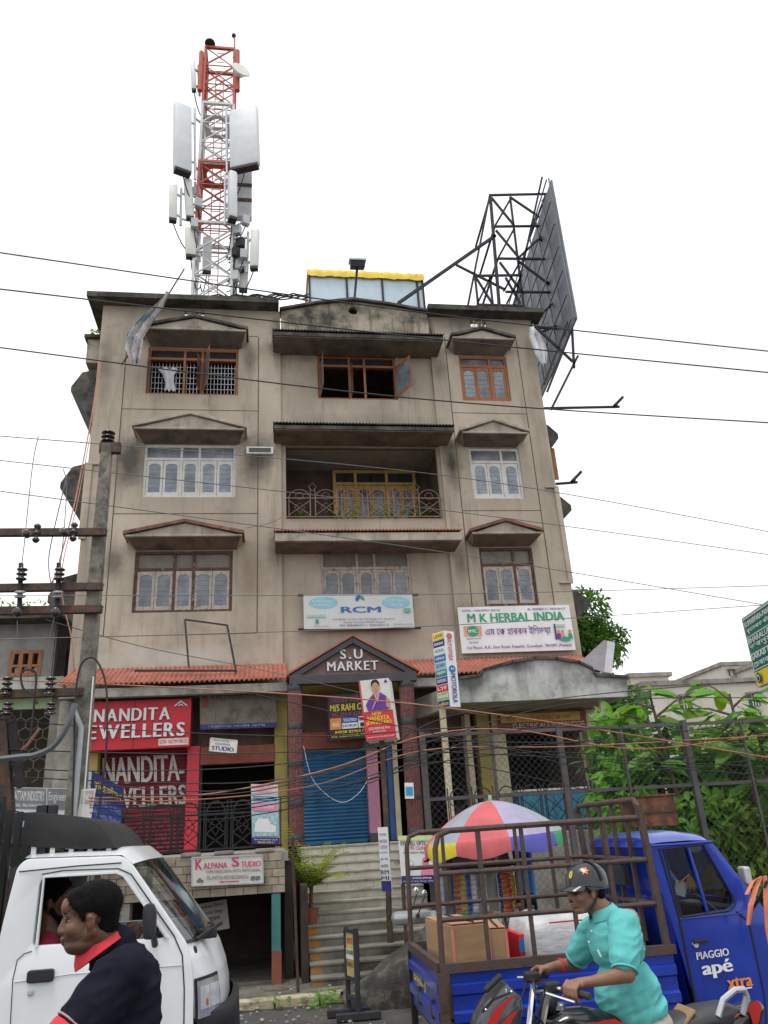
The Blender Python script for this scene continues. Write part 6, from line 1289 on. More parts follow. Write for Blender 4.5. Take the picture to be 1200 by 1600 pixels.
for i, (x, c_) in enumerate(((728, 3), (745, 3), (762, 6), (778, 1))):
    q = P(x, 1450, UY-.15); q.z = zc; jt = thing('sweet_jar', q, ['plastic jar with a green lid on the stall counter, beside the orange sachets', 'plastic jar with a green lid in the middle of the stall counter', 'plastic jar with a red lid on the stall counter', 'plastic jar with a gold lid on the stall counter'][i], 'jar'); MB().lathe(q+V((0, 0, .001)), [(.05, 0), (.055, .01), (.055, .12), (.04, .14)], 14).build('jar', mat('jar_plastic', (.42, .45, .42), .2, var=.2, spec=.6), jt, smooth=True); MB().lathe(q+V((0, 0, .142)), [(.045, 0), (.045, .03), (.04, .035)], 14).build('lid', [m_ug[3], m_ug[3], pk[6], pk[1]][i], jt)
# tarp heap and parked scooter beyond the truck
random.seed(3); b = MB(); hA, hB = PZ(560, 1560, .05), PZ(640, 1480, .05); hc = V((P(612, 1500, 10.9).x, 10.95, 0)); rows = []
for k in range(13):
    u = k/12; rows.append([])
    for j in range(15):
        a = math.pi*j/14; q = V((hc.x-.62+1.5*u, hc.y+.35*math.cos(a), (.16+.78*min(1, u*1.15)**1.1)*math.sin(a)**.75*(1 if u < .8 else 1-(u-.8)*1.5)))
        rows[-1].append(q+V((0, 0, .05*noise.noise(q*5)))+V((.05*noise.noise(q*4+V((9, 0, 0))), 0, 0)))
b.grid(rows); tag(b.build('tarpaulin_heap', mat('grimy_black_tarpaulin', (.055, .052, .045), .9, var=.4, scale=6, bump=.7, bscale=35, col2=(.13, .12, .095), c2=(.52, .66), c2scale=6), origin=hc, smooth=80, solid=.01), 'grimy dark tarpaulin heap sloping down beside the steps', 'heap')
t = thing('parked_scooter', (P(672, 1430, 10.2).x, 10.2, 0), 'silver scooter parked behind the tailgate of the blue truck', 'scooter'); sc_ = V((P(672, 1430, 10.2).x, 10.2, 0)); m_sv = mat('silver_paint', (.42, .43, .44), .3, metal=.4, var=.08)
MB().box(sc_+V((.02, 0, .78)), (.16, .36, .5), Matrix.Rotation(.2, 3, 'Y')).build('front_apron', m_sv, t, bevel=.06, smooth=True); MB().box(sc_+V((-.22, 0, .98)), (.48, .22, .14)).build('handlebar_cover', m_sv, t, bevel=.06, smooth=True); MB().tube([sc_+V((-.2, -.35, 1.02)), sc_+V((-.16, 0, 1.0)), sc_+V((-.2, .35, 1.02))], .02, 8).build('handlebar', M_irondark, t)
for s in (-1, 1): MB().tube([sc_+V((-.18, s*.22, 1.02)), sc_+V((-.1, s*.26, 1.2))], .008, 5).build('mirror_stem', M_irondark, t); MB().sphere(sc_+V((-.1, s*.28, 1.24)), (.03, .014, .04), 10, 7).build('mirror', mat('mirror_glass', (.7, .72, .75), .1, metal=.8, var=0), t, smooth=True)
MB().sphere(sc_+V((-.38, 0, .98)), (.07, .08, .06), 12, 8).build('headlamp', M_silver, t, smooth=True); MB().box(sc_+V((.75, 0, .72)), (.75, .28, .16)).build('seat', M_irondark, t, bevel=.05, smooth=True); MB().box(sc_+V((.75, 0, .5)), (.8, .32, .28)).build('rear_body', m_sv, t, bevel=.08, smooth=True); MB().box(sc_+V((.3, 0, .27)), (.7, .3, .08)).build('footboard', M_irondark, t, bevel=.02)
for x in (-.08, 1.0):
    c = sc_+V((x, 0, .22)); w_ = MB().tube([c+V((.17*math.cos(k*math.pi/10), 0, .17*math.sin(k*math.pi/10))) for k in range(20)], .05, 8, close=True).build('tyre', M_irondark, t, smooth=True); MB().lathe(c-V((0, .04, 0)), [(.13, 0), (.13, .08)], 16, (0, 1, 0)).build('rim', M_silver, w_)
# ================================================================ white mini truck
VY, VW = 5.6, 1.45
def vp(x, y): q = P(x, y, VY); return (q.x, q.z)
VT = thing('mini_truck', (vp(120, 1600)[0], VY+VW/2, 0), 'white mini truck cab with its window open', 'truck')
M_vw = mat('white_car_paint', (.72, .74, .75), .28, var=.05, scale=1.5, coat=.6, streak=.16, streakcol=(.5, .48, .44)); M_blk = mat('black_trim', (.018, .018, .02), .5, var=.2); M_rub = mat('tyre_rubber', (.02, .02, .02), .85, var=.2, bump=.2)
vo = [vp(-30, 1680), vp(-22, 1560), vp(4, 1440), vp(26, 1355), vp(40, 1342), vp(192, 1337), vp(208, 1352), vp(292, 1474), vp(300, 1505), vp(303, 1545), vp(302, 1600), vp(298, 1680)]
vo = [(vo[0][0]-.05, .42)]+vo[1:-1]+[(vo[-1][0], .42)]
vw = [vp(51, 1478), vp(63, 1372), vp(180, 1364), vp(192, 1369), vp(258, 1462), vp(252, 1466)]
vwr = round_poly(vw, [.02, .05, .06, .06, .03, .02])
arch_c = vp(235, 1760)[0]
def side(y0, m, name):
    return plate(name, [round_poly(vo, [.01, .01, .03, .06, .05, .05, .02, .03, .02, .02, .02, .01]), vwr], .05, m, VT, lambda x, y, z: (x, y0-z, y), bevel=.012, smooth=True)
SDN = side(VY+.025, M_vw, 'side_panel'); side(VY+VW-.025, M_vw, 'side_panel')
# grooves of the door and its furniture
def strip(pts, r=.0026, m=M_blk, name='door_gap', y=VY-.002): return MB().tube([(*vp(*p)[:1], y, vp(*p)[1]) for p in pts], r, 5).build(name, m, SDN)
strip([(50, 1486), (38, 1490), (27, 1500), (20, 1530), (14, 1640)]); strip([(66, 1366), (100, 1360), (185, 1357), (205, 1366), (272, 1462), (285, 1492), (288, 1545), (287, 1640)], .004)
strip([(22, 1535), (110, 1522), (287, 1508)], .003, mat('crease_shadow', (.5, .52, .53), .4), 'door_crease'); strip([(30, 1362), (120, 1353), (190, 1348)], .004, M_blk, 'roof_gutter')
strip([(57, 1480), (69, 1370), (182, 1363), (194, 1368), (262, 1466)], .011, M_vw, 'window_frame')
a, b_ = vp(44, 1516), vp(84, 1533); hd = plate('door_handle', [round_poly(rect(a[0], b_[0], b_[1], a[1]), .02)], .03, M_blk, SDN, lambda x, y, z: (x, VY-.01-z, y), bevel=.006); MB().lathe((vp(48, 1551)[0], VY-.001, vp(48, 1551)[1]), [(.018, 0), (.018, .006), (.01, .008)], 14, (0, -1, 0)).build('lock', M_silver, SDN)
# roof, windscreen, nose
def vgrid(name, prof, m, nv=25, p=5, inset=.012, parent=VT, vr=(-1, 1), push=0):
    rows = []
    for (x, z, bx, bz) in prof:
        rw = []
        for j in range(nv):
            v = vr[0]+(vr[1]-vr[0])*j/(nv-1); w_ = 1-abs(v)**p; rw.append((x+bx*w_+push, VY+VW/2+v*(VW/2-inset), z+bz*w_+push*.2))
        rows.append(rw)
    b = MB(); b.grid(rows); return b.build(name, m, parent, smooth=70)
def pr(lst, p_): return [(*vp(*q), bx, bz) for q, bx, bz in lst]
def dens(lst, n=5):
    out = []
    for a, c in zip(lst, lst[1:]):
        for k in range(n): out.append(tuple(a[i]+(c[i]-a[i])*k/n for i in range(4)))
    return out+[lst[-1]]
vgrid('roof', dens(pr([((24, 1356), -.03, .0), ((38, 1341), 0, .035), ((120, 1338), 0, .05), ((190, 1336), .02, .05), ((207, 1350), .06, .02)], 0)), M_vw)
vgrid('windscreen', dens(pr([((208, 1352), .05, .02), ((250, 1413), .075, .01), ((291, 1472), .09, 0)], 0), 6), glass('windscreen_glass', (.55, .68, .64), .6), p=4)
vgrid('windscreen_seal', dens(pr([((289, 1470), .09, 0), ((292, 1475), .095, 0)], 0), 2), M_blk, p=4, push=.003)
NO = dens(pr([((291, 1473), .095, 0), ((298, 1498), .125, 0), ((302, 1530), .15, 0), ((303, 1560), .165, 0), ((303, 1592), .17, 0)], 0), 6); nose = vgrid('nose', NO, M_vw, p=3.2)
NB = [(*vp(303, 1584), .18, 0), (*vp(303, 1590), .22, 0), (vp(303, 1640)[0], .62, .23, 0), (vp(303, 1640)[0], .42, .2, 0)]; vgrid('bumper', dens(NB, 4), M_blk, p=3.2, push=.015)
M_lens = mat('headlamp_lens', (.46, .48, .5), .1, var=.3, scale=9, spec=.9, metal=.35, coat=.8, stretch=(1, 1, .3))
zt_, zb_ = vp(320, 1533)[1], vp(320, 1592)[1]
def lampgrid(name, m, z0, z1, v0, v1, push):
    rows = []
    for i in range(9):
        z = z1+(z0-z1)*i/8; k = min(range(len(NO)), key=lambda q: abs(NO[q][1]-z)); x, zz, bx, bz = NO[k]; rw = []
        for j in range(13): v = v0+(v1-v0)*j/12; w_ = 1-abs(v)**3.2; rw.append((x+bx*w_+push, VY+VW/2+v*(VW/2-.012)-push*.8, z))
        rows.append(rw)
    b = MB(); b.grid(rows); return b.build(name, m, VT, smooth=70, solid=.01)
for s in (-1, 1):
    lampgrid('headlight_surround', M_blk, zb_-.012, zt_+.015, s*.998, s*.64, .004); hl = lampgrid('headlight', M_lens, zb_, zt_, s*.985, s*.68, .014); [lampgrid('reflector', mat('reflector_chrome', (.62, .64, .66), .5, metal=.4, var=.2, scale=12), zb_+.045, zt_-.035, s*va, s*vb, .017) for va, vb in ((.965, .86), (.845, .70))]; lampgrid('indicator', mat('amber_lens', (.5, .12, .03), .2, var=.2), zb_+.06, zb_+.095, s*.91, s*.885, .019)
# wiper, mirror, interior
for v in (-.1, .45):
    y = VY+VW/2+v*.7; x, z = vp(291, 1472); MB().tube([(x+.1, y, z-.02), (x+.1, y-.2, z+.03), (x+.09, y-.45, z+.05)], .008, 5).build('wiper', M_blk, VT)
x, z = vp(300, 1466); MB().box((x+.08, VY+.25, z), (.1, .08, .06), Matrix.Rotation(.4, 3, 'Z')).build('wiper_motor', M_blk, VT, bevel=.01); MB().bar((x+.02, VY+.1, z-.02), (x+.16, VY+.3, z+.05), .02).build('wiper', M_blk, VT)
ms = [vp(232, 1410), vp(243, 1409), vp(248, 1420), vp(247, 1456), vp(243, 1464), vp(229, 1464), vp(228, 1420)]; mo = MB().prism([(p_[0], VY-.16, p_[1]) for p_ in round_poly(ms, .02, 3)], (0, .09, 0)).build('wing_mirror', M_blk, VT, bevel=.015, smooth=True); q = vp(243, 1470); MB().tube([(q[0], VY-.1, q[1]+.04), (q[0], VY-.02, q[1]-.02)], .02, 8).build('mirror_arm', M_blk, mo)
M_cabin = mat('dark_cabin_trim', (.035, .033, .033), .8, var=.2)
x0, x1 = vp(10, 1450)[0], vp(291, 1474)[0]
MB().bb(x0-.03, x0+.03, VY+.06, VY+VW-.06, .5, 1.84).build('cab_rear_wall', M_cabin, VT); b = MB(); b.bb(x1-.22, x1+.06, VY+.06, VY+VW-.06, .6, vp(291, 1474)[1]-.02); b.build('dashboard', M_cabin, VT, bevel=.03); MB().bb(x0, x1, VY+.06, VY+VW-.06, .5, .56).build('floor_pan', M_cabin, VT)
for y in (VY+.42, VY+1.05): MB().box((x0+.06, y, 1.1), (.1, .45, .55), Matrix.Rotation(-.12, 3, 'Y')).build('seat_back', M_cabin, VT, bevel=.04); MB().box((x0+.4, y, .9), (.5, .45, .14)).build('seat_cushion', M_cabin, VT, bevel=.04)
sw = V((vp(222, 1462)[0], VY+.38, vp(222, 1462)[1]+.0)); ax = V((-.75, 0, .66)); u_ = V((0, 1, 0)); w2 = ax.cross(u_).normalized(); SW = MB().tube([sw+(u_*math.cos(k*math.pi/12)+w2*math.sin(k*math.pi/12))*.19 for k in range(24)], .016, 8, close=True).build('steering_wheel', mat('grey_wheel_rim', (.16, .17, .18), .4, var=.1), VT, smooth=True)
for k in (0, 2.1, 4.2): MB().bar(sw-ax*.03, sw+(u_*math.cos(k)+w2*math.sin(k))*.185, .025).build('spoke', M_blk, SW)
MB().bar(sw, sw-ax*.4, .04).build('steering_column', M_blk, VT)
b = MB(); q0, q1 = vp(178, 1400), vp(196, 1470); b.bb(q0[0], q0[0]+.05, VY+VW-.1, VY+VW-.06, q1[1], vp(178, 1372)[1]); b.build('quarter_light_bar', M_vw, VT)
for x in (x1+.02, -3.9):
    for y in (VY+.1, VY+VW-.1):
        c = V((x-.12, y, .28)); w_ = MB().tube([c+V((.2*math.cos(k*math.pi/14), 0, .2*math.sin(k*math.pi/14))) for k in range(28)], .075, 10, close=True).build('wheel', M_rub, VT, smooth=True); MB().lathe(c-V((0, .06, 0)), [(.05, 0), (.15, .02), (.16, .1), (.15, .12)], 18, (0, 1, 0)).build('rim', M_silver, w_)
# load bed and black rack behind the cab
MB().bb(-4.4, x0-.12, VY-.02, VY+VW+.02, .55, .66).build('load_bed', M_blk, VT)
for y in (VY, VY+VW): MB().bb(-4.4, x0-.12, y-.02, y+.02, .661, 1.05).build('bed_side', M_vw, VT)
for px0, w_ in ((2, .09), (20, .07)):
    q = vp(px0, 1300)
    for y in (VY+.05, VY+VW-.05): MB().bb(q[0]-w_/2-.12, q[0]+w_/2-.12, y-.04, y+.04, .66, vp(px0, 1243)[1]).build('rack_post', M_blk, VT)
for zpx in (1290, 1330, 1262):
    z = vp(10, zpx)[1]
    for y in (VY+.02, VY+VW-.02): MB().bb(-4.3, vp(24, zpx)[0]-.1, y-.03, y+.03, z-.03, z+.03).build('rack_rail', M_blk, VT)
for k in range(6): y = VY+.15+k*.23; MB().bb(vp(4, 1300)[0]-.1, vp(4, 1300)[0]-.06, y-.02, y+.02, .66, vp(10, 1262)[1]).build('rack_slat', M_blk, VT)
q = vp(27, 1268); 
for k in range(9): x = vp(44+k*15, 1330)[0]; MB().bb(x-.015, x+.015, VY+.12, VY+.15, vp(100, 1340)[1]+.02, vp(100, 1316)[1]).build('carrier_slat', M_vw if k % 2 == 0 else M_blk, VT)
hp = [vp(22, 1325), vp(34, 1270), vp(110, 1276), vp(140, 1284), vp(160, 1300), vp(178, 1328), vp(120, 1330)]
b = MB(); b.prism([(p_[0], VY+.1, p_[1]+.01) for p_ in round_poly(hp, [.02, .03, .1, .1, .1, .01, .02], 4)], (0, VW-.2, 0)); CA = b.build('roof_deflector', mat('black_fibreglass', (.02, .02, .021), .55, var=.3, scale=4, bump=.1), VT, bevel=.02, smooth=True)
# ================================================================ blue cargo three-wheeler
AY = 6.2
def ap(x, y, Y=AY): q = P(x, y, Y); return (q.x, q.z)
M_ab = mat('blue_truck_paint', (.009, .036, .34), .32, var=.18, scale=3, coat=.45, streak=.3, streakcol=(.035, .06, .24), col2=(.05, .075, .27), c2=(.6, .8), c2scale=5, speck=.25, bscale=30); M_rr = mat('rusty_cage_paint', (.10, .062, .05), .7, metal=.2, var=.35, scale=9, col2=(.05, .045, .05), c2=(.5, .62), c2scale=9, bump=.25, bscale=60)
rr = P(698, 1513, AY); zr = rr.z; far = PZ(638, 1478, zr); AW = far.y-AY; xr = (rr.x+far.x)/2; xf = ap(1000, 1300)[0]+.02; xcab = ap(1053, 1481)[0]
AP = thing('cargo_three_wheeler', ((xr+4)/2, AY+AW/2, 0), 'blue cargo three-wheeler with a rusty tube cage around its bed', 'three-wheeler')
def bed_panel(x0, x1, y0, y1, nrm):
    z0 = zr-.42
    b = MB(); zs_ = [zr-.03, zr-.10, zr-.115, zr-.15, zr-.165, zr-.27, zr-.285, zr-.32, zr-.335, z0]; off = [.0, .0, .02, .02, 0, 0, .02, .02, 0, 0]
    p = [V((x0, y0, 0)), V((x1, y1, 0))]; n_ = V(nrm); b.grid([[tuple(q+n_*o_+V((0, 0, z_))) for q in p] for z_, o_ in zip(zs_, off)]); return b.build('bed_panel', M_ab, AP, solid=.02)
bed_panel(xr+.05, xcab-.02, AY+.01, AY+.01, (0, -1, 0)); bed_panel(xr+.05, xcab-.02, AY+AW-.01, AY+AW-.01, (0, 1, 0)); TG = bed_panel(xr, xr, AY+.05, AY+AW-.03, (-1, 0, 0)); TG.name = 'tailgate'
MB().bb(xr, xcab, AY+.03, AY+AW-.03, zr-.46, zr-.40).build('bed_floor', M_iron, AP); MB().bb(xcab-.06, xcab-.03, AY+.05, AY+AW-.05, zr-.4, zr-.02).build('bed_front', M_ab, AP)
for a, c in (((xr-.02, AY-.01), (xcab, AY-.01)), ((xr-.02, AY+AW), (xcab, AY+AW)), ((xr-.01, AY+.03), (xr-.01, AY+AW-.03))): MB().bar((*a, zr), (*c, zr), .05, .06).build('bed_rim', M_rr, AP)
MB().bar((xr-.01, AY-.015, zr-.03), (xr-.01, AY-.015, .4), .06).build('corner_post', M_rr, AP); MB().bar((xr-.01, AY+AW, zr-.03), (xr-.01, AY+AW, .4), .05).build('corner_post', M_irondark, AP)
f = Face(AP, (xr-.03, AY+AW-.12, zr-.36), (0, -(AW-.3), 0), (0, 0, .3), .001); f.text("BAARC 'J", .12, .42, .62, .72, M_yprint, .04)
for y in (AY+.35, AY+.9): MB().box((xr-.03, y, zr-.3), (.02, .05, .12)).build('tailgate_latch', M_iron, TG)
ztop_, zmid, zlow = ap(697, 1298)[1], ap(696, 1365)[1], ap(700, 1437)[1]; RT = .018
def tube(pts, name='cage_rail', r=RT): return MB().tube(pts, r, 8).build(name, M_rr, AP, smooth=True)
for y in (AY, AY+AW):
    tube([(xr, y, zr+.03), (xr+.01, y, ztop_-.12), (xr+.04, y, ztop_-.03), (xr+.13, y, ztop_), (xf, y, ztop_+.01)], r=.021); tube([(xr, y, zmid), (xf, y, zmid)]); tube([(xr, y, zlow), (xf+.02, y, zlow)])
    for k, x in enumerate((xr+.34, xr+.68, xr+1.02, xr+1.34)): MB().bar((x, y+.0, zr+.03), (x, y, ztop_), .03, .02).build('cage_post', M_rr, AP)
    MB().bar((xf+.04, y, zr+.03), (xf, y, ztop_+.1), .045).build('cage_post', M_rr, AP)
zh = ap(997, 1249)[1]
tube([(xf, AY, ztop_-.1), (xf, AY+.0, zh-.06), (xf, AY+.06, zh), (xf, AY+AW-.06, zh), (xf, AY+AW, zh-.06), (xf, AY+AW, ztop_-.1)], 'headboard_hoop', .022); tube([(xf, AY, zmid), (xf, AY+AW, zmid)], 'headboard_rail'); tube([(xf, AY, ztop_), (xf, AY+AW, ztop_)], 'headboard_rail'); tube([(xf, AY, zlow), (xf, AY+AW, zlow)], 'headboard_rail')
for k in range(1, 5): MB().bar((xf, AY+AW*k/5, zr+.03), (xf, AY+AW*k/5, zh), .035, .02).build('headboard_post', M_rr, AP)
# cab
CY, CW = AY+.05, AW-.10
def cp_(x, y): q = P(x, y, CY); return (q.x, q.z)
co = [cp_(1012, 1322), cp_(1112, 1314), cp_(1192, 1416), cp_(1212, 1440), cp_(1240, 1520), (cp_(1240, 1520)[0]+.06, .45), (cp_(1085, 1560)[0]+.12, .45), cp_(1085, 1560), cp_(1052, 1450)]
cw = [cp_(1065, 1432), cp_(1037, 1328), cp_(1098, 1321), cp_(1144, 1400), cp_(1147, 1411), cp_(1138, 1421)]
for y0 in (CY+.02, CY+CW-.02): sdp = plate('cab_side', [round_poly(co, [.03, .03, .04, .04, .05, .05, .05, .05, .05]), round_poly(cw, .02)], .04, M_ab, AP, lambda x, y, z, y0=y0: (x, y0-z, y), bevel=.01, smooth=True); SDA = sdp if y0 < CY+.1 else SDA
M_gl = glass('cab_glass', (.93, .98, .95), .1)
for y in (CY+.02, CY+CW-.02):
    b = MB(); b.add([(p_[0], y, p_[1]) for p_ in cw], [tuple(range(len(cw)))]); b.build('side_glass', M_gl, AP)
def st2(pts, r, m, name): return MB().tube([(cp_(*p)[0], CY-.002, cp_(*p)[1]) for p in pts], r, 6).build(name, m, SDA)
st2([(1065, 1433), (1036, 1327), (1099, 1320), (1145, 1400), (1148, 1412), (1138, 1423), (1065, 1433)], .008, M_blk, 'window_seal'); st2([(1075, 1325), (1106, 1428)], .012, M_ab, 'window_divider'); st2([(1030, 1326), (1060, 1430), (1086, 1562), (1090, 1640)], .010, M_blk, 'door_gap'); st2([(1150, 1424), (1170, 1440), (1195, 1560), (1200, 1640)], .006, M_blk, 'door_gap'); st2([(1016, 1322), (1060, 1319), (1112, 1315)], .012, M_ab, 'roof_gutter'); st2([(1062, 1436), (1160, 1427)], .006, mat('blue_crease', (.02, .06, .4), .3), 'door_crease')
q = cp_(1080, 1471); h0 = MB().bb(q[0], q[0]+.11, CY-.045, CY-.02, q[1]-.012, q[1]+.012).build('door_handle', M_blk, SDA, bevel=.004); MB().lathe((q[0]+.02, CY, q[1]-.02), [(.02, 0), (.02, .03)], 10, (0, -1, 0)).build('lock', M_silver, h0)
def agrid(name, prof, m, p=4, nv=21):
    rows = [[(x+bx*(1-abs(-1+2*j/(nv-1))**p), CY+.008+(CW-.016)*j/(nv-1), z+bz*(1-abs(-1+2*j/(nv-1))**p)) for j in range(nv)] for x, z, bx, bz in prof]; b = MB(); b.grid(rows); return b.build(name, m, AP, smooth=70)
agrid('roof', dens([(*cp_(1010, 1324), -.03, .0), (*cp_(1014, 1319), -.02, .05), (*cp_(1035, 1316), 0, .075), (*cp_(1075, 1313), 0, .08), (*cp_(1105, 1313), .02, .06), (*cp_(1116, 1318), .06, .0)], 4), M_ab)
agrid('windscreen', dens([(*cp_(1116, 1318), .06, 0), (*cp_(1155, 1368), .09, 0), (*cp_(1191, 1414), .1, 0)], 5), M_gl); agrid('nose', dens([(*cp_(1190, 1413), .1, 0), (*cp_(1212, 1440), .16, 0), (*cp_(1240, 1520), .25, 0), (cp_(1240, 1520)[0]+.06, .45, .25, 0)], 5), M_ab, 3)
agrid('cab_back', dens([(*cp_(1013, 1324), 0, 0), (*cp_(1052, 1450), -.01, 0), (cp_(1085, 1560)[0]-.02, .5, 0, 0)], 3), M_ab)
MB().bb(cp_(1018, 1372)[0]-.10, cp_(1018, 1372)[0]-.04, CY+.3, CY+CW-.3, 1.42, 1.56).build('rear_window', M_pane_dark, AP)
MB().bb(cp_(1100, 1440)[0]-.2, cp_(1190, 1440)[0], CY+.06, CY+CW-.06, .5, .56).build('floor_pan', M_blk, AP); b = MB(); b.bb(cp_(1165, 1430)[0], cp_(1200, 1430)[0], CY+.05, CY+CW-.05, .6, cp_(1160, 1418)[1]-.02); b.build('dashboard', M_blk, AP, bevel=.02); MB().bb(cp_(1066, 1430)[0], cp_(1080, 1430)[0]+.25, CY+.08, CY+CW-.08, .85, 1.0).build('seat', M_blk, AP, bevel=.03)
q = cp_(1155, 1420); MB().tube([(q[0]-.03, CY+.25, q[1]-.05), (q[0]-.12, CY+.38, q[1]+.07), (q[0]-.12, CY+.85, q[1]+.07), (q[0]-.03, CY+.98, q[1]-.05)], .014, 6).build('handlebar', M_blk, AP)
f = Face(SDA, (cp_(1094, 1532)[0], CY-.008, cp_(1094, 1532)[1]), (cp_(1146, 1510)[0]-cp_(1094, 1525)[0], 0, .012), (0, 0, .185), .001); f.k = -1
f.text('PIAGGIO', .0, .72, .95, .98, M_white, .03); f.text('apé', .08, .02, .98, .62, M_white, .05); f.k = 1; f.text('xtra', .72, -.42, 1.45, -.06, M_orange, .05); f.rect(.72, -.5, 1.4, -.45, M_white)
# mirror with its cloth garland
q = V((cp_(1178, 1418)[0], CY-.12, cp_(1178, 1400)[1])); mi = MB().tube([(cp_(1172, 1425)[0], CY, cp_(1172, 1425)[1]), q, q+V((.04, -.05, .10)), q+V((.16, -.06, .14)), q+V((.3, -.05, .12))], .011, 6).build('mirror_arm', M_blk, AP, smooth=True); MB().box((q.x+.03, q.y+.2, q.z+.14), (.06, .1, .13)).build('mirror', M_silver, mi, bevel=.015)
t = thing('cloth_garland', (q.x+.1, q.y, q.z-.2), 'faded orange cloth strips tied to the mirror of the blue cab', 'cloth'); m_g = mat('faded_orange_cloth', (.62, .2, .12), .8, var=.2, bump=.3)
for pts, w_ in (([(1190, 1370), (1181, 1388), (1172, 1415), (1168, 1445)], .018), ([(1196, 1368), (1197, 1400), (1199, 1450), (1203, 1480)], .018), ([(1190, 1369), (1176, 1378), (1166, 1398)], .012)):
    c = [P(x, y, CY-.16) for x, y in pts]; b = MB(); b.grid([[(p_.x+w_*(j-1), p_.y+.012*math.sin(i*1.5+j), p_.z) for j in range(3)] for i, p_ in enumerate(c)]); b.build('strip', m_g, t, solid=.006)
t = thing('charm', (cp_(1075, 1370)[0], CY+.5, 1.2), 'dry charm and paper card hanging inside the blue cab window', 'charm'); c = P(1077, 1366, CY+.4); MB().tube([c, c+V((-.1, 0, -.06))], .006, 5).build('string', m_g, t); 
for k in range(4): b = MB(); leaf_quad(b, c, V((.3*k-.4, 0, -1)), V((0, -1, 0)), .13, .03); b.build('leaf', mat('dry_leaf', (.35, .18, .1), .8), t)
MB().box(P(1063, 1388, CY+.42), (.09, .008, .11), Matrix.Rotation(.3, 3, 'Y')).build('card', mat('grey_card', (.35, .38, .38), .7), t)
for (x, y) in ((xr+.45, AY+.12), (xr+.45, AY+AW-.12), (cp_(1215, 1500)[0]+.1, AY+AW/2)):
    c = V((x, y, .24)); w_ = MB().tube([c+V((.17*math.cos(k*math.pi/14), 0, .17*math.sin(k*math.pi/14))) for k in range(28)], .065, 10, close=True).build('wheel', M_rub, AP, smooth=True); MB().lathe(c-V((0, .05, 0)), [(.05, 0), (.13, .02), (.13, .1)], 16, (0, 1, 0)).build('rim', M_ab, w_)
MB().bb(xr+.1, xcab+.6, AY+.3, AY+AW-.3, .3, .42).build('chassis', M_blk, AP); MB().bb(xr-.02, xr+.02, AY+.1, AY+.25, .45, .55).build('tail_lamp', M_red, AP)
# load in the bed
M_card = mat('corrugated_cardboard', (.36, .22, .115), .85, var=.15, scale=3, bump=.15, stretch=(1, 1, 4), streak=.1); M_tape = mat('pink_packing_tape', (.62, .2, .16), .5, var=.1)
zbf = zr-.39
def carton(p0, p1, y0, y1, label, rot=0):
    a, c = P(*p0, y0), P(*p1, y0); cx, w_, h_ = (a.x+c.x)/2, c.x-a.x, a.z-zbf; t = thing('cardboard_box', (cx, (y0+y1)/2, zbf), label, 'box'); Mx = Matrix.Rotation(R(rot), 3, 'Z'); cc = V((cx, (y0+y1)/2, zbf+h_/2+.002))
    MB().box(cc, (w_, y1-y0, h_), Mx).build('carton', M_card, t, bevel=.006); top_ = cc+V((0, 0, h_/2+.003))
    for s in (-1, 1): MB().box(top_+Mx @ V((0, s*(y1-y0)/4, .003)), (w_*.98, (y1-y0)/2*.97, .006), Mx @ Matrix.Rotation(s*.02, 3, 'X')).build('flap', M_card, t)
    for s in (-1, 1): MB().box(cc+Mx @ V((s*w_/2*.97, -(y1-y0)/2-.003, 0)), (.02, .004, h_*.95), Mx).build('tape', M_tape, t)
    MB().box(top_+Mx @ V((0, -(y1-y0)/2*.96, .008)), (w_*.97, .025, .004), Mx).build('tape', M_tape, t); MB().box(top_+Mx @ V((w_*.1, 0, .014)), (.012, (y1-y0)*1.005, .008), Mx).build('strap', M_irondark, t); return t
carton((697, 1448), (762, 1508), AY+.25, AY+.95, 'brown cardboard carton with pink tape edges at the tail of the blue bed', 6); carton((768, 1453), (806, 1508), AY+.28, AY+.9, 'sagging brown carton next to the taped carton in the blue bed', -9)
t = thing('red_box', (P(812, 1480, AY+.5).x, AY+.6, zbf), 'small red printed box between the carton and the white bundle', 'box'); a = P(804, 1458, AY+.5); c = P(818, 1500, AY+.5); MB().bb(a.x, c.x, AY+.4, AY+.8, zbf+.003, a.z).build('carton', M_red, t, bevel=.005); MB().bb(a.x-.002, c.x+.002, AY+.395, AY+.399, a.z-.12, a.z-.03).build('label', M_blue, t)
t = thing('wrapped_bundle', (P(910, 1470, AY+.4).x, AY+.6, zbf), 'large white plastic-wrapped bundle lying in the blue bed', 'bundle'); a, c = P(818, 1436, AY+.3), P(1012, 1430, AY+.3)
b = MB(); rows = []
for i in range(29):
    u = i/28; x = a.x+(c.x-a.x)*u; rw = []
    for j in range(25):
        th = 2*math.pi*j/24; k_ = 5; cy_, sz = math.copysign(abs(math.cos(th))**(2/k_), math.cos(th)), math.copysign(abs(math.sin(th))**(2/k_), math.sin(th)); hh = (a.z+.01-zbf)/2; e = min(1, min(u, 1-u)*14)**.35
        q = V((x, AY+.62+.34*cy_*e, zbf+hh+hh*sz*e)); q += V((.03, .025, .03))*noise.noise(q*4.5)+V((0, .012, .015))*noise.noise(q*14); q.z = max(q.z, zbf+.003); rw.append(q)
    rows.append(rw)
b.grid(rows); b.build('wrapping', mat('white_polythene', (.55, .55, .56), .35, var=.15, scale=5, bump=.5, bscale=12, stretch=(1, 1, 2.5)), t, smooth=80)
MB().tube([P(858, 1442, AY+.24), P(900, 1438, AY+.24), P(940, 1436, AY+.24)], .006, 5).build('string', M_red, t)
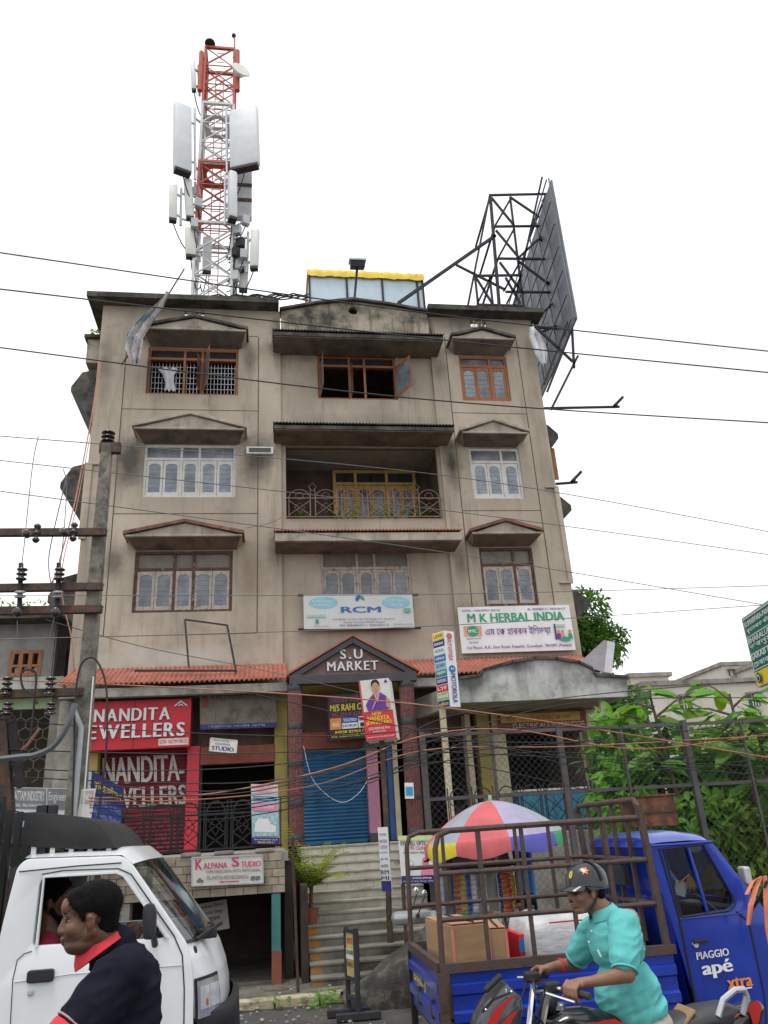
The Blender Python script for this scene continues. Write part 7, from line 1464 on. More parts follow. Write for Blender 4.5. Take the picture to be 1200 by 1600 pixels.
# ================================================================ people
def strands_on(o, m, s, n=5200):
    """short loose hairs over the hair surface so that its edge is not clean"""
    me = o.data; b = MB(); off = wloc(o); cz = sum(v.co.z for v in me.vertices)/len(me.vertices); nr = [v.normal.copy() for v in me.vertices]; k = len(nr)
    for i in range(n):
        j = random.randrange(k); q = me.vertices[j].co+off; nn = nr[j]
        d = (nn*.45+rvec()*.45+V((0, 0, -.55))).normalized(); L = random.uniform(.006, .015)*s; w_ = nn.cross(d).normalized()*.0007*s
        b.add([q-w_, q+w_, q+d*L+nn*.001], [(0, 1, 2)])
    st = b.build('hair_strands', m, o); st['kind'] = 'stuff'
def blob(name, el, voxel, m, parent, smooth=4, bumpn=0, bs=20, fold=0, strands=0):
    """union of tapered capsules and ellipsoids fused into one continuous skin"""
    b = MB()
    for e in el:
        if e[0] == 'c':
            p0, r0, p1, r1 = V(e[1]), e[2], V(e[3]), e[4]; d = p1-p0; L = d.length; d.normalize(); n = 5; prof = []
            for k in range(n+1): a = math.pi/2*k/n; prof.append((max(r0*math.sin(a), 1e-4), -r0*math.cos(a)))
            for k in range(n+1): a = math.pi/2*k/n; prof.append((max(r1*math.cos(a), 1e-4), L+r1*math.sin(a)))
            b.lathe(p0, prof, 14, d)
        else: b.sphere(e[1], e[2], 18, 12, e[3] if len(e) > 3 else None)
    me = bpy.data.meshes.new('tmp'); me.from_pydata(b.v, [], b.f); bm = bmesh.new(); bm.from_mesh(me); bmesh.ops.recalc_face_normals(bm, faces=bm.faces); bm.to_mesh(me); bm.free()
    o = bpy.data.objects.new('tmp', me); COL.objects.link(o)
    md = o.modifiers.new('r', 'REMESH'); md.mode = 'VOXEL'; md.voxel_size = voxel; md.use_smooth_shade = True
    if smooth: sm = o.modifiers.new('s', 'SMOOTH'); sm.iterations = smooth; sm.factor = .5
    out = eval_mesh(o); bpy.data.objects.remove(o); out.name = name
    if bumpn:
        for v in out.vertices: q = v.co.copy(); v.co += V((noise.noise(q*bs), noise.noise(q*bs+V((7, 0, 0))), noise.noise(q*bs+V((0, 5, 0)))))*bumpn
    if fold:                             # creases that run round the body and slant, as slack cloth hangs
        nr = [v.normal.copy() for v in out.vertices]
        for v, vn in zip(out.vertices, nr):
            q = v.co.copy(); w_ = noise.noise(V((q.x*5+q.z*7, q.y*4, q.z*17-q.x*9))); w2_ = noise.noise(V((q.x*14, q.y*9, q.z*5+4)))
            v.co = q+vn*(fold*(.9*(1-2*abs(w_))+.5*w2_))
    for p in out.polygons: p.use_smooth = True
    o_ = link_mesh(name, out, m, parent)
    if strands: strands_on(o_, m, strands)
    return o_
def head_el(c, M, s=1., fat=1., neck=None):
    T = lambda x, y, z: c+M @ (V((x, y, z))*s)
    R3 = lambda a: M
    el = [('e', T(-.015, 0, .030), (.098*s, .077*s, .088*s), M), ('e', T(.030, 0, -.032), (.068*s, .062*s*fat, .083*s), M), ('e', T(.066, 0, -.095), (.026*s, .028*s, .021*s), M),
          ('c', T(.072, -.032, .022), .016*s, T(.072, .032, .022), .016*s), ('c', T(.084, 0, .022), .012*s, T(.105, 0, -.026), .0165*s), ('e', T(.075, 0, .05), (.03*s, .05*s, .04*s), M),
          ('e', T(.097, 0, -.056), (.0145*s, .025*s, .0085*s), M), ('e', T(.094, 0, -.071), (.0145*s, .023*s, .0095*s), M), ('e', T(.078, 0, -.063), (.02*s, .03*s, .022*s), M)]
    for y in (-1, 1):
        el += [('c', T(-.012, y*.052*fat, -.045), .022*s, T(.055, y*.024, -.094), .02*s), ('e', T(.056, y*.040*fat, -.028), (.03*s, .026*s, .03*s), M), ('e', T(.097, y*.015, -.031), (.0135*s, .012*s, .0105*s), M),
               ('e', T(-.012, y*.079, -.012), (.017*s, .009*s, .030*s), M @ Matrix.Rotation(-.2, 3, 'Y')), ('e', T(-.010, y*.084, .006), (.014*s, .007*s, .014*s), M)]
    if neck is not None: el += [('c', T(-.025, 0, -.055), .060*s, V(neck), .068*s)]
    return el
def face_bits(root, c, M, s, m_hair, skin, eyes=True, body=None):
    T = lambda x, y, z: c+M @ (V((x, y, z))*s); m_eye = mat('eye_white', (.28, .23, .2), .4, var=0); m_iris = mat('dark_iris', (.012, .008, .006), .15, var=0); m_lip = mat(skin.name+'_lip', (.16, .06, .05), .5, var=.1)
    for y in (-1, 1):
        if eyes:
            MB().sphere(T(.0705, y*.032, .005), (.013*s, .0145*s, .005*s), 12, 8, M).build('eye', m_eye, body or root, smooth=True); MB().sphere(T(.0785, y*.0345, .005), (.0085*s, .0095*s, .0055*s), 10, 7, M).build('iris', m_iris, body or root, smooth=True)
            MB().tube([T(.080, y*.018, .0155), T(.088, y*.032, .0165), T(.078, y*.048, .013)], .0045*s, 6).build('eyelid', skin, body or root, smooth=True)
        MB().tube([T(.088, y*.014, .030), T(.091, y*.030, .036), T(.078, y*.050, .030)], [.003*s, .0042*s, .002*s], 6).build('eyebrow', m_hair, body or root, smooth=True)
    MB().tube([T(.094, -.023, -.0645), T(.1065, 0, -.0635), T(.094, .023, -.0645)], .0020*s, 6).build('mouth_line', mat('mouth_shadow', (.06, .02, .018), .6, var=0), body or root, smooth=True)
def grip_hand(c, axis, fwd, up, wrist, s=1.):
    """palm and five fingers closed around a bar at c"""
    c = V(c); a = V(axis).normalized(); f_ = V(fwd).normalized(); u = V(up).normalized(); el = [('e', c-f_*.03*s+u*.036*s, (.045*s, .042*s, .02*s), Matrix((f_, a, u)).transposed()), ('c', c-f_*.05*s+u*.035*s, .026*s, V(wrist), .027*s)]
    for k, (o_, l) in enumerate(((-.034, .85), (-.0115, 1.0), (.011, .97), (.032, .8))):
        q = [c+a*o_*s-f_*.005*s+u*.046*s, c+a*o_*s+f_*.036*l*s+u*.026*s, c+a*o_*s+f_*.040*l*s-u*.008*s, c+a*o_*s+f_*.016*s-u*.034*s, c+a*o_*s-f_*.012*s-u*.035*s]
        for i, (p0, p1) in enumerate(zip(q, q[1:])): el.append(('c', p0, (.0105-.0008*i)*s, p1, (.010-.0009*i)*s))
    return el
def hair_on(root, c, M, s, m, name='hair', back=1., v=.006, top=1.):
    T = lambda x, y, z: c+M @ (V((x, y, z))*s)
    el = [('e', T(-.024, 0, .048), (.101*s, .084*s, .079*s*top), M), ('c', T(-.045, 0, .045), .079*s, T(-.047, 0, -.022*back), .060*s), ('e', T(.035, 0, .088), (.05*s, .06*s, .028*s*top), M)]
    for y in (-1, 1): el += [('c', T(.022, y*.069, .04), .016*s, T(.018, y*.072, .002), .007*s), ('c', T(.05, y*.05, .075), .02*s, T(.03, y*.066, .05), .018*s)]
    return blob(name, el, v*s, m, root, 2, .0014, 95, strands=s)
M_hair = mat('black_hair', (.007, .006, .006), .62, var=.4, scale=90, bump=.5, bscale=260, spec=.1)
M_skin1 = mat('brown_skin', (.13, .057, .034), .45, var=.2, scale=14, bump=.2, bscale=140, sub=.08, spec=.45, stains=[(P(112, 1476, 3.15).x, P(112, 1476, 3.15).z, .06, .05, .55, (.05, .028, .022))]); M_skin2 = mat('tan_skin', (.25, .125, .078), .5, var=.14, scale=14, bump=.22, bscale=140, sub=.08, spec=.45, stains=[(P(910, 1412, 5.1).x, P(910, 1412, 5.1).z, .06, .05, .5, (.09, .06, .05))])
def RZm(deg, pitch=0, roll=0): return Matrix.Rotation(R(deg), 3, 'Z') @ Matrix.Rotation(R(pitch), 3, 'Y') @ Matrix.Rotation(R(roll), 3, 'X')
# ---------------------------------------------------------------- pedestrian
WY = 3.15
def wp(x, y, Y=WY): return P(x, y, Y)
W1 = thing('person', (wp(180, 1600).x, WY+.1, 0), 'man in a black polo shirt with a red collar walking past the white truck', 'person')
hc_ = wp(141, 1434); HM = RZm(184, 6); HS = .89
neck = wp(185, 1505, WY+.08)
nf = lambda x, y, z: hc_+HM @ (V((x, y, z))*HS)
sh = wp(190, 1520, WY+.1)
body = blob('body', head_el(hc_, HM, HS, 1.12, neck)+[('e', nf(.03, 0, -.085), (.06, .058, .034), HM), ('c', wp(135, 1590, 2.93), .046, wp(80, 1660, 2.9), .04), ('c', wp(80, 1660, 2.9), .04, wp(40, 1760, 2.85), .03), ('e', wp(35, 1790, 2.85), (.03, .02, .05))], .0042, M_skin1, W1, 5)
face_bits(W1, hc_, HM, HS, M_hair, M_skin1, body=body); hair_on(W1, hc_, HM, HS, M_hair, top=1.08, back=1.05, v=.005)
M_polo = mat('black_polo_knit', (.012, .013, .022), .85, var=.2, scale=8, bump=.25, bscale=220, spec=.08); M_rib = mat('red_collar_knit', (.62, .035, .05), .75, var=.1, scale=10, bump=.2, bscale=200)
hip = V((sh.x+.03, WY+.12, .98)); chest = wp(190, 1590, WY+.12)
shirt = blob('shirt', [('e', chest+V((0, 0, .0)), (.125, .19, .20)), ('e', wp(205, 1540, WY+.12), (.095, .18, .105)), ('e', V((chest.x-.01, WY+.12, chest.z-.25)), (.145, .18, .24)), ('e', V((chest.x, WY+.12, chest.z-.42)), (.14, .175, .16)),
                       ('c', wp(195, 1520, 2.99), .075, wp(200, 1520, WY+.33), .075), ('c', wp(178, 1487, WY+.06), .082, wp(200, 1535, WY+.1), .105), ('c', wp(180, 1535, 2.985), .082, wp(124, 1603, 2.93), .073), ('c', wp(200, 1535, WY+.34), .08, wp(190, 1680, WY+.42), .068)], .0065, M_polo, W1, 4, .003, 15, .012)
# red cuff and collar
def cuff(c, ax, r, w_, m, parent, name='cuff'): return MB().lathe(V(c), [(r*.93, -w_), (r, -w_*.9), (r*1.015, 0), (r, w_*.9), (r*.93, w_)], 28, V(ax)).build(name, m, parent, smooth=True)
a_, b2 = wp(180, 1535, 2.985), wp(124, 1603, 2.93); axd = (b2-a_).normalized(); cuff(b2+axd*.035, axd, .074, .014, M_rib, shirt); cuff(b2+axd*.012, axd, .0765, .003, mat('pale_tipping', (.4, .2, .22), .8), shirt, 'cuff_tipping')
cc_ = wp(158, 1483, WY+.05); rows = []; nC = 26
ca = (wp(186, 1445, WY+.04)-wp(128, 1506, WY+.04)); tilt_c = math.atan2(ca.z, ca.x)
for (rr_, dz, k_) in ((.074, .030, 1), (.080, .034, 1), (.096, .010, 1), (.103, -.010, 1)):
    rw = []
    for j in range(nC+1):
        th = 2*math.pi*j/nC; q = V((rr_*.98*math.cos(th), rr_*1.02*math.sin(th), dz)); q = Matrix.Rotation(-R(33), 3, 'Y') @ q; rw.append(cc_+q)
    rows.append(rw)
b = MB(); b.grid(rows); b.build('collar', M_rib, shirt, smooth=80, solid=.004)
M_trs = mat('dark_trousers', (.03, .03, .04), .85, var=.2, bump=.2)
blob('trousers', [('e', V((chest.x, WY+.12, .98)), (.14, .17, .14)), ('c', V((chest.x, WY+.03, .95)), .095, V((chest.x-.12, WY+.03, .52)), .07), ('c', V((chest.x-.12, WY+.03, .52)), .07, V((chest.x-.02, WY+.03, .1)), .06), ('c', V((chest.x, WY+.22, .95)), .095, V((chest.x+.06, WY+.22, .52)), .07), ('c', V((chest.x+.06, WY+.22, .52)), .07, V((chest.x+.22, WY+.22, .12)), .06)], .012, M_trs, W1, 4)
for x, y in ((chest.x-.07, WY+.03), (chest.x+.16, WY+.22)): MB().sphere((x, y, .05), (.14, .05, .05), 14, 8).build('shoe', M_irondark, W1, smooth=True)
# ---------------------------------------------------------------- driver
DY = VY+.42
W2 = thing('person', (vp(60, 1500)[0], DY, .97), 'bearded driver in a maroon T-shirt at the wheel of the white truck', 'person')
dc = P(86, 1408, DY); DM = RZm(-2, 4); dn = P(74, 1462, DY)
hand_c = P(207, 1463, DY-.05); dsh = P(72, 1484, DY-.17); del_ = dsh+V((.16, -.02, -.26))
bd_ = blob('body', head_el(dc, DM, 1.08, 1., dn)+[('c', del_, .045, hand_c+V((-.05, 0, -.01)), .03), ('c', dsh+V((.08, 0, -.13)), .048, del_, .045)]+grip_hand(hand_c, V((.55, .2, .6)), V((.6, 0, -.5)), V((.5, -.3, .6)), hand_c+V((-.07, 0, -.03)), 1.05), .006, M_skin1, W2, 3)
face_bits(W2, dc, DM, 1.08, M_hair, M_skin1, body=bd_); hair_on(W2, dc, DM, 1.10, M_hair, v=.007, top=1.15)
T = lambda x, y, z: dc+DM @ (V((x, y, z))*1.08)
blob('beard', [('c', T(-.0, -.057, -.045), .02, T(.055, -.03, -.095), .024), ('c', T(-.0, .057, -.045), .02, T(.055, .03, -.095), .024), ('e', T(.065, 0, -.105), (.034, .036, .028)), ('c', T(.088, -.022, -.05), .006, T(.088, .022, -.05), .006)], .006, M_hair, W2, 2, .003, 70)
M_mar = mat('maroon_cotton', (.30, .022, .05), .85, var=.15, bump=.2, bscale=90)
blob('shirt', [('e', P(72, 1520, DY), (.13, .19, .22)), ('c', dsh, .075, dsh+V((.1, -.01, -.16)), .07), ('c', P(72, 1484, DY+.17), .07, P(80, 1530, DY+.2), .065), ('c', P(74, 1474, DY-.1), .07, P(74, 1474, DY+.1), .07), ('e', P(72, 1600, DY), (.13, .18, .16))], .009, M_mar, W2, 4, .004, 14)
blob('trousers', [('c', V((dsh.x, DY-.09, 1.03)), .085, V((dsh.x+.42, DY-.1, 1.02)), .065), ('c', V((dsh.x, DY+.09, 1.03)), .085, V((dsh.x+.42, DY+.1, 1.02)), .065), ('c', V((dsh.x+.42, DY-.1, 1.02)), .065, V((dsh.x+.5, DY-.1, .62)), .05), ('c', V((dsh.x+.42, DY+.1, 1.02)), .065, V((dsh.x+.5, DY+.1, .62)), .05)], .014, M_trs, W2, 3)
# ---------------------------------------------------------------- motorcycle
BY = 5.1
def bp(x, y, Y=BY): return P(x, y, Y)
MC = thing('motorcycle', (bp(950, 1600).x, BY, 0), 'black and red motorcycle carrying the helmeted rider', 'motorcycle')
M_mb = mat('black_bike_paint', (.012, .012, .014), .2, var=.15, coat=.5); M_mr = mat('red_bike_paint', (.45, .02, .02), .25, var=.1, coat=.5); M_chr = mat('chrome', (.72, .72, .72), .12, metal=1, var=.05); M_fair = mat('smoked_fairing', (.05, .055, .06), .22, var=.2, scale=6, coat=.4)
gn, gf = bp(890, 1556, BY-.34), bp(824, 1520, BY+.34); gz = (gn.z+gf.z)/2; gx = (bp(868, 1556, BY-.30).x+bp(824, 1520, BY+.34).x)/2
stem = V((gx-.02, BY, gz-.06))
HBm = MB().tube([(gx+.14, BY-.36, gz-.015), (gx+.02, BY-.22, gz+.01), (gx-.02, BY-.1, gz-.02), (gx-.04, BY, gz-.04), (gx-.02, BY+.1, gz-.02), (gx+.02, BY+.22, gz+.01), (gx+.14, BY+.36, gz-.015)], .0135, 10).build('handlebar', M_chr, MC, smooth=True)
M_grip = mat('rubber_grip', (.06, .045, .04), .8, var=.2, bump=.3, bscale=200)
for s in (-1, 1):
    MB().tube([(gx+.04, BY+s*.24, gz+.006), (gx+.15, BY+s*.37, gz-.017)], .019, 10).build('grip', M_grip, HBm, smooth=True); MB().box((gx+.0, BY+s*.19, gz+.012), (.09, .07, .055)).build('switchgear', M_blk, HBm, bevel=.012); MB().tube([(gx-.03, BY+s*.19, gz+.01), (gx-.06, BY+s*.27, gz+.0), (gx+.05, BY+s*.40, gz-.03)], .008, 6).build('lever', M_chr, HBm, smooth=True)
    MB().tube([(gx-.01, BY+s*.12, gz-.02), (gx-.13, BY+s*.07, gz-.42), (gx-.19, BY+s*.07, .33)], .022, 8).build('fork_leg', M_chr, MC, smooth=True)
    MB().tube([(gx-.03, BY+s*.18, gz+.0), (gx-.1, BY+s*.16, gz-.12), (gx+.02, BY+s*.06, gz-.26)], .007, 6).build('control_cable', M_blk, MC, smooth=True)
# bikini fairing, drawn in side view and rounded across
fpx = [(728, 1640), (742, 1588), (756, 1562), (778, 1536), (784, 1531), (808, 1552), (812, 1572), (806, 1600), (800, 1650)]
fs = [bp(*p) for p in fpx]
def puff(side, half_, m, name, p=2.4, n=9, parent=MC):
    """closed side outline inflated across Y"""
    cx = sum(q.x for q in side)/len(side); cz = sum(q.z for q in side)/len(side); rows = []
    for i in range(n+1):
        t_ = -1+2*i/n; k = max(.02, (1-abs(t_)**p))**(1/p); rows.append([(cx+(q.x-cx)*k, BY+half_*t_, cz+(q.z-cz)*k) for q in side]+[(cx+(side[0].x-cx)*k, BY+half_*t_, cz+(side[0].z-cz)*k)])
    b = MB(); b.grid(rows); ns = len(side)+1; b.f.append(tuple(range(ns-1))); b.f.append(tuple(n*ns+j for j in range(ns-2, -1, -1))); return b.build(name, m, parent, smooth=60)
def dense(pts, n=3):
    out = []
    for i in range(len(pts)):
        a, c = pts[i], pts[(i+1) % len(pts)]
        for k in range(n): out.append(a.lerp(c, k/n))
    return out
FA = puff(dense(fs), .15, M_fair, 'headlamp_fairing', 3.2); 
def decal(pts, m, y, name='stripe', parent=FA): b = MB(); q = [P(x, yy, y) for x, yy in pts]; b.prism(q, (0, .004, 0)); return b.build(name, m, parent)
decal([(760, 1600), (775, 1575), (800, 1556), (806, 1556), (788, 1573), (776, 1600)], M_mr, BY-.158); decal([(780, 1604), (800, 1583), (810, 1578), (800, 1595), (796, 1604)], M_mr, BY-.158); decal([(752, 1580), (770, 1560), (803, 1548), (804, 1550), (772, 1564), (755, 1584)], M_blk, BY-.157, 'visor_edge')
for x, y in ((799, 1550), (759, 1578)): MB().sphere(P(x, y, BY-.155), .009, 8, 6).build('screw', M_chr, FA, smooth=True)
q = bp(770, 1536, BY-.05); MB().box(q, (.13, .05, .03), Matrix.Rotation(-.6, 3, 'Y')).build('visor_tip', M_blk, FA, bevel=.012)
MB().sphere((bp(740, 1600).x+.03, BY, bp(740, 1610).z-.06), (.06, .1, .09), 14, 10).build('headlamp', M_lens, MC, smooth=True)
tank = [bp(*p) for p in ((838, 1640), (845, 1592), (870, 1576), (910, 1572), (960, 1580), (1000, 1600), (1010, 1640))]; TK = puff(dense(tank), .15, M_mb, 'fuel_tank', 2.6); decal([(920, 1600), (960, 1592), (990, 1606), (950, 1612)], M_mr, BY-.152, 'stripe', TK)
MB().lathe(bp(870, 1573), [(.05, -.01), (.05, .012), (.03, .02)], 16).build('fuel_cap', M_chr, TK, smooth=True)
puff(dense([bp(*p) for p in ((845, 1582), (842, 1562), (858, 1550), (870, 1556), (866, 1584))]), .06, M_blk, 'instrument_pod', 3)
seat = [bp(*p) for p in ((1000, 1620), (1050, 1584), (1090, 1570), (1130, 1564), (1150, 1572), (1140, 1598), (1060, 1612))]; puff(dense(seat), .13, mat('grey_seat_vinyl', (.05, .05, .053), .5, var=.15, bump=.15), 'seat', 3)
tail = [bp(*p) for p in ((1050, 1640), (1070, 1604), (1120, 1588), (1160, 1568), (1182, 1562), (1190, 1572), (1184, 1600), (1150, 1640))]; TL = puff(dense(tail), .10, M_mb, 'tail_cowl', 3)
decal([(1085, 1610), (1110, 1592), (1160, 1582), (1150, 1590), (1120, 1602), (1100, 1630)], mat('orange_red_paint', (.42, .09, .04), .3, var=.1), BY-.103, 'stripe', TL); decal([(1168, 1572), (1184, 1563), (1190, 1572), (1186, 1598), (1178, 1604)], M_mr, BY-.105, 'tail_lamp', TL)
for s in (-1, 1): MB().tube([bp(1122, 1588, BY+s*.12), bp(1130, 1562, BY+s*.12), bp(1148, 1547, BY+s*.12), bp(1162, 1546, BY+s*.11), bp(1167, 1556, BY+s*.1), bp(1160, 1585, BY+s*.09)], .018, 8).build('grab_rail', M_silver, MC, smooth=True)
MB().box(bp(1060, 1592, BY-.02), (.17, .2, .012), Matrix.Rotation(-.7, 3, 'Y')).build('seat_card', M_card, MC)
fx_, rx_ = gx-.24, bp(1110, 1600).x-.08
for x in (fx_, rx_):
    c = V((x, BY, .3)); w_ = MB().tube([c+V((.25*math.cos(k*math.pi/16), 0, .25*math.sin(k*math.pi/16))) for k in range(32)], .05, 10, close=True).build('wheel', M_rub, MC, smooth=True); MB().lathe(c-V((0, .03, 0)), [(.21, 0), (.22, .01), (.22, .05), (.21, .06)], 24, (0, 1, 0)).build('rim', M_blk, w_)
MB().box((gx+.45, BY, .45), (.45, .28, .35)).build('engine', M_irondark, MC, bevel=.05); MB().bar((gx+.3, BY, .7), (rx_, BY, .72), .12).build('frame', M_blk, MC); MB().bar((gx+.6, BY, .42), (rx_, BY-.1, .3), .06).build('swingarm', M_blk, MC); MB().tube([(gx+.3, BY-.1, .25), (gx+.9, BY-.16, .28), (rx_+.2, BY-.18, .36)], .045, 10).build('exhaust', M_chr, MC, smooth=True)
# ---------------------------------------------------------------- rider
W3 = thing('person', (bp(1000, 1600).x, BY, .8), 'motorcycle rider in a turquoise polo shirt and black open helmet', 'person')
hr = bp(916, 1392); RM = RZm(181, 2); RSc = 1.05; rn = bp(945, 1428)
hN, hF = V((gx+.085, BY-.30, gz-.004)), V((gx+.085, BY+.30, gz-.004))
shN, elN, wrN = bp(976, 1448, BY-.19), bp(980, 1522, BY-.30), hN+V((.12, 0, .045)); shF, elF, wrF = bp(928, 1454, BY+.19), bp(900, 1506, BY+.36), hF+V((.11, .01, .04))
axn, axf = V((.11, -.13, -.023)), V((.11, .13, -.023))
rb = blob('body', head_el(hr, RM, RSc, .98, rn)+[('c', bp(978, 1490, BY-.25), .05, elN, .047), ('c', elN, .046, wrN, .029), ('c', bp(912, 1482, BY+.28), .05, elF, .045), ('c', elF, .046, wrF, .029)]+grip_hand(hN, axn, V((-.8, -.6, 0)), (0, 0, 1), wrN, 1.05)+grip_hand(hF, axf, V((-.8, .6, 0)), (0, 0, 1), wrF, 1.05)
          +[('c', hN+V((-.0, .05, .03)), .012, hN+V((-.045, .045, -.02)), .010), ('c', hF+V((-.0, -.05, .03)), .012, hF+V((-.045, -.045, -.02)), .010)], .0052, M_skin2, W3, 3)
face_bits(W3, hr, RM, RSc, M_hair, M_skin2, eyes=False, body=rb)
T = lambda x, y, z: hr+RM @ (V((x, y, z))*RSc)
blob('hair', [('e', T(-.06, 0, -.01), (.052, .074, .055), RM)]+[('c', T(.015, y*.07, .03), .013, T(.012, y*.073, -.005), .008) for y in (-1, 1)], .007, M_hair, W3, 2, .002, 80)
blob('moustache', [('c', T(.099, -.02, -.048), .004, T(.108, 0, -.044), .006), ('c', T(.099, .02, -.048), .004, T(.108, 0, -.044), .006)], .003, M_hair, W3, 1)
MB().tube([bp(850, 1506, BY+.34)+V((.0, .03*math.cos(k*math.pi/8), .03*math.sin(k*math.pi/8))) for k in range(1)]+[], .006, 6)
wd_ = (elF-wrF).normalized(); bw = wrF+wd_*.045; u1 = wd_.orthogonal().normalized(); u2 = wd_.cross(u1)
MB().tube([bw+(u1*math.cos(k*math.pi/9)+u2*math.sin(k*math.pi/9))*.036 for k in range(18)], .007, 7, close=True).build('wrist_thread', M_red, W3, smooth=True)
# sunglasses
SG = MB(); [SG.sphere(T(.092, y*.034, .004), (.010, .030, .019), 12, 8, RM) for y in (-1, 1)]; SG.build('sunglasses', mat('dark_lens', (.01, .01, .012), .08, var=0, spec=.8), W3, smooth=True)
for y in (-1, 1): MB().bar(T(.086, y*.062, .01), T(-.012, y*.083, .012), .006).build('temple', M_blk, W3)
# helmet
Mh = RM; hm = T(-.012, 0, .052); b = MB(); rows = []
M_hel = mat('black_helmet_shell', (.022, .024, .027), .28, var=.12, scale=20, coat=.3)
for i in range(11):
    a = math.pi/2*i/10; rows.append([])
    for j in range(33):
        th = 2*math.pi*j/32; rx2 = .128 if math.cos(th) > 0 else .130; lo = -.02 if math.cos(th) > .2 else -.045+.02*max(0, math.cos(th))
        z = .105*math.sin(a) if i else lo; k = math.cos(a)**.85 if i else 1.015
        rows[-1].append(hm+RM @ (V((rx2*k*math.cos(th), .104*k*math.sin(th), z))*1.02))
b.grid(rows); HE = b.build('helmet', M_hel, W3, smooth=80, solid=.004)
b = MB(); rows = []
for i in range(5):
    s_ = i/4; rows.append([])
    for j in range(17): th = -1.25+2.5*j/16; rows[-1].append(hm+RM @ V((.122*math.cos(th)+s_*.075*max(0, math.cos(th*1.1))**.6, .104*math.sin(th)*(1+.04*s_), -.012-.02*s_-.012*s_*abs(math.sin(th)))))
b.grid(rows); b.build('peak', M_hel, HE, smooth=80, solid=.004)
b = MB(); b.tube([hm+RM @ V((.132*math.cos(th/10*2*math.pi), .108*math.sin(th/10*2*math.pi), -.035 if math.cos(th/10*2*math.pi) < .2 else -.018)) for th in range(10)], .006, 6, close=True); b.build('rim_trim', M_blk, HE, smooth=True)
def hsurf(th, a, push=.004): k = math.cos(a)**.85; return hm+RM @ (V(((.128 if math.cos(th) > 0 else .13)*k*math.cos(th), .104*k*math.sin(th), .105*math.sin(a)))*1.02*(1+push*8))
def sticker(th0, a0, pts, m, name='sticker'):
    b = MB(); b.add([hsurf(th0+u, a0+v) for u, v in pts], [tuple(range(len(pts)))]); return b.build(name, m, HE)
star = lambda r0, r1, n: [((r0 if k % 2 else r1)*math.cos(k*math.pi/n), (r0 if k % 2 else r1)*math.sin(k*math.pi/n)) for k in range(2*n)]
sgn = 1 if (hm+RM @ V((0, .1, 0))).y < hm.y else -1
sticker(sgn*1.25, .62, star(.13, .26, 6), M_orange); sticker(sgn*1.2, .62, star(.06, .13, 5), M_white); sticker(sgn*.45, .45, [(.11*math.cos(k), .2*math.sin(k)) for k in [i*.63 for i in range(10)]], M_yprint); sticker(sgn*.45, .45, [(-.03, -.1), (.03, -.1), (.02, .12), (-.03, .1)], M_black)
MB().tube([hsurf(sgn*2.0, a*.157, .008) for a in range(0, 11)], .008, 6).build('strap', M_blk, HE, smooth=True); MB().tube([T(-.04, sgn*.09, .03), T(-.02, sgn*.086, -.04), T(.03, sgn*.05, -.115)], .005, 6).build('chin_strap', M_blk, HE, smooth=True)
# turquoise polo
M_teal = mat('turquoise_pique', (.12, .47, .45), .85, var=.1, scale=8, bump=.3, bscale=240, spec=.25)
ch = bp(962, 1474); be = bp(980, 1550)
shirt3 = blob('shirt', [('e', ch, (.158, .185, .17), Matrix.Rotation(-.3, 3, 'Y')), ('e', be, (.19, .19, .19), Matrix.Rotation(-.25, 3, 'Y')), ('e', bp(993, 1578), (.185, .185, .1), Matrix.Rotation(-.2, 3, 'Y')), ('c', bp(972, 1443, BY-.14), .078, bp(950, 1440, BY+.14), .078), ('c', shN, .088, bp(976, 1498, BY-.265), .084), ('c', shF, .085, bp(908, 1486, BY+.285), .08), ('c', bp(948, 1430), .068, ch, .115)], .0065, M_teal, W3, 4, .003, 13, .010)
rows = []; cc3 = bp(942, 1425)
for (rr_, dz) in ((.068, .028), (.074, .032), (.092, .0), (.099, -.024)):
    rw = []
    for j in range(23): th = math.pi+.35+(2*math.pi-.7)*j/22; q = V((rr_*math.cos(th), rr_*1.05*math.sin(th), dz)); q = Matrix.Rotation(-R(18), 3, 'Y') @ q; rw.append(cc3+q)
    rows.append(rw)
b = MB(); b.grid(rows); b.build('collar', M_teal, shirt3, smooth=80, solid=.004)
for i, (x, y) in enumerate(((930, 1455), (926, 1472))): MB().sphere(bp(x-6, y, BY-.03), .007, 8, 6).build('button', M_white, shirt3)
b = MB(); pk0, pk1 = bp(940, 1488, BY-.17), bp(962, 1500, BY-.2)
MB().bar(bp(934, 1484, BY-.165), bp(939, 1495, BY-.17), .009).build('pen', M_white, W3)
for s_, cN in ((-1, (bp(976, 1498, BY-.265), shN)), (1, (bp(908, 1486, BY+.285), shF))):
    ax_ = (cN[0]-cN[1]).normalized(); cuff(cN[0]+ax_*.060, ax_, .074, .006, M_teal, shirt3, 'sleeve_hem')
M_khaki = mat('beige_trousers', (.42, .37, .31), .85, var=.12, bump=.25, bscale=60)
hpx = bp(1006, 1604)
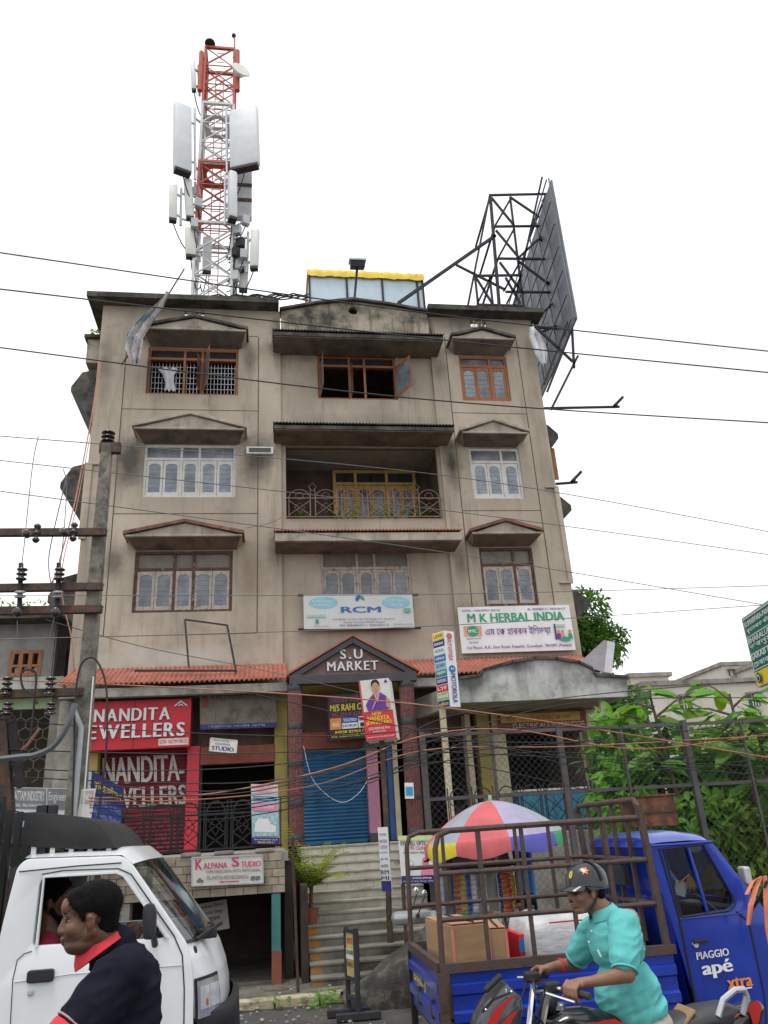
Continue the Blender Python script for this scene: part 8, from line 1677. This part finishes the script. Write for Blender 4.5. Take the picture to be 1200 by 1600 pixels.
blob('trousers', [('e', hpx, (.17, .18, .13)), ('c', hpx+V((0, -.1, -.03)), .105, V((gx+.28, BY-.24, .68)), .075), ('c', V((gx+.28, BY-.24, .68)), .075, V((gx+.5, BY-.2, .3)), .06), ('c', hpx+V((0, .1, -.03)), .105, V((gx+.28, BY+.24, .68)), .075), ('c', V((gx+.28, BY+.24, .68)), .075, V((gx+.5, BY+.2, .3)), .06)], .011, M_khaki, W3, 4, .004, 14)
for s_ in (-1, 1): MB().sphere((gx+.42, BY+s_*.2, .25), (.14, .05, .05), 14, 8).build('shoe', M_irondark, W3, smooth=True)
# ---------------------------------------------------------------- vendor seated behind the truck
W4 = thing('person', (P(825, 1450, 8.6).x, 8.6, 0), 'dark-haired person sitting low behind the white bundle near the stall', 'person')
vc = P(824, 1418, 8.6); VM = RZm(200, 20); vb = blob('body', head_el(vc, VM, 1.0, 1, vc+V((.03, 0, -.2))), .009, M_skin1, W4, 2); hair_on(W4, vc, VM, 1.02, M_hair, v=.009)
blob('shirt', [('e', vc+V((.03, 0, -.38)), (.13, .19, .22)), ('c', vc+V((.03, -.16, -.24)), .07, vc+V((-.02, -.2, -.5)), .06), ('c', vc+V((.03, .16, -.24)), .07, vc+V((-.02, .2, -.5)), .06)], .012, mat('blue_check_shirt', (.05, .12, .24), .85, var=.2), W4, 3)
blob('trousers', [('e', vc+V((.05, 0, -.62)), (.17, .18, .12)), ('c', vc+V((.05, -.1, -.64)), .08, vc+V((-.35, -.12, -.6)), .06), ('c', vc+V((.05, .1, -.64)), .08, vc+V((-.35, .12, -.6)), .06), ('c', vc+V((-.35, -.12, -.6)), .06, V((vc.x-.4, 8.48, .08)), .05), ('c', vc+V((-.35, .12, -.6)), .06, V((vc.x-.4, 8.72, .08)), .05)], .014, M_trs, W4, 3)
st_ = thing('stool', (vc.x+.08, 8.6, 0), 'small plastic stool under the person near the stall', 'stool'); zq = vc.z-.73
MB().bb(vc.x-.1, vc.x+.26, 8.43, 8.77, zq-.03, zq).build('seat', m_ug[0], st_, bevel=.01)
for dx in (-.07, .23):
    for dy in (-.14, .14): MB().bar((vc.x+dx, 8.6+dy, 0), (vc.x+dx, 8.6+dy, zq-.03), .03).build('leg', m_ug[0], st_)
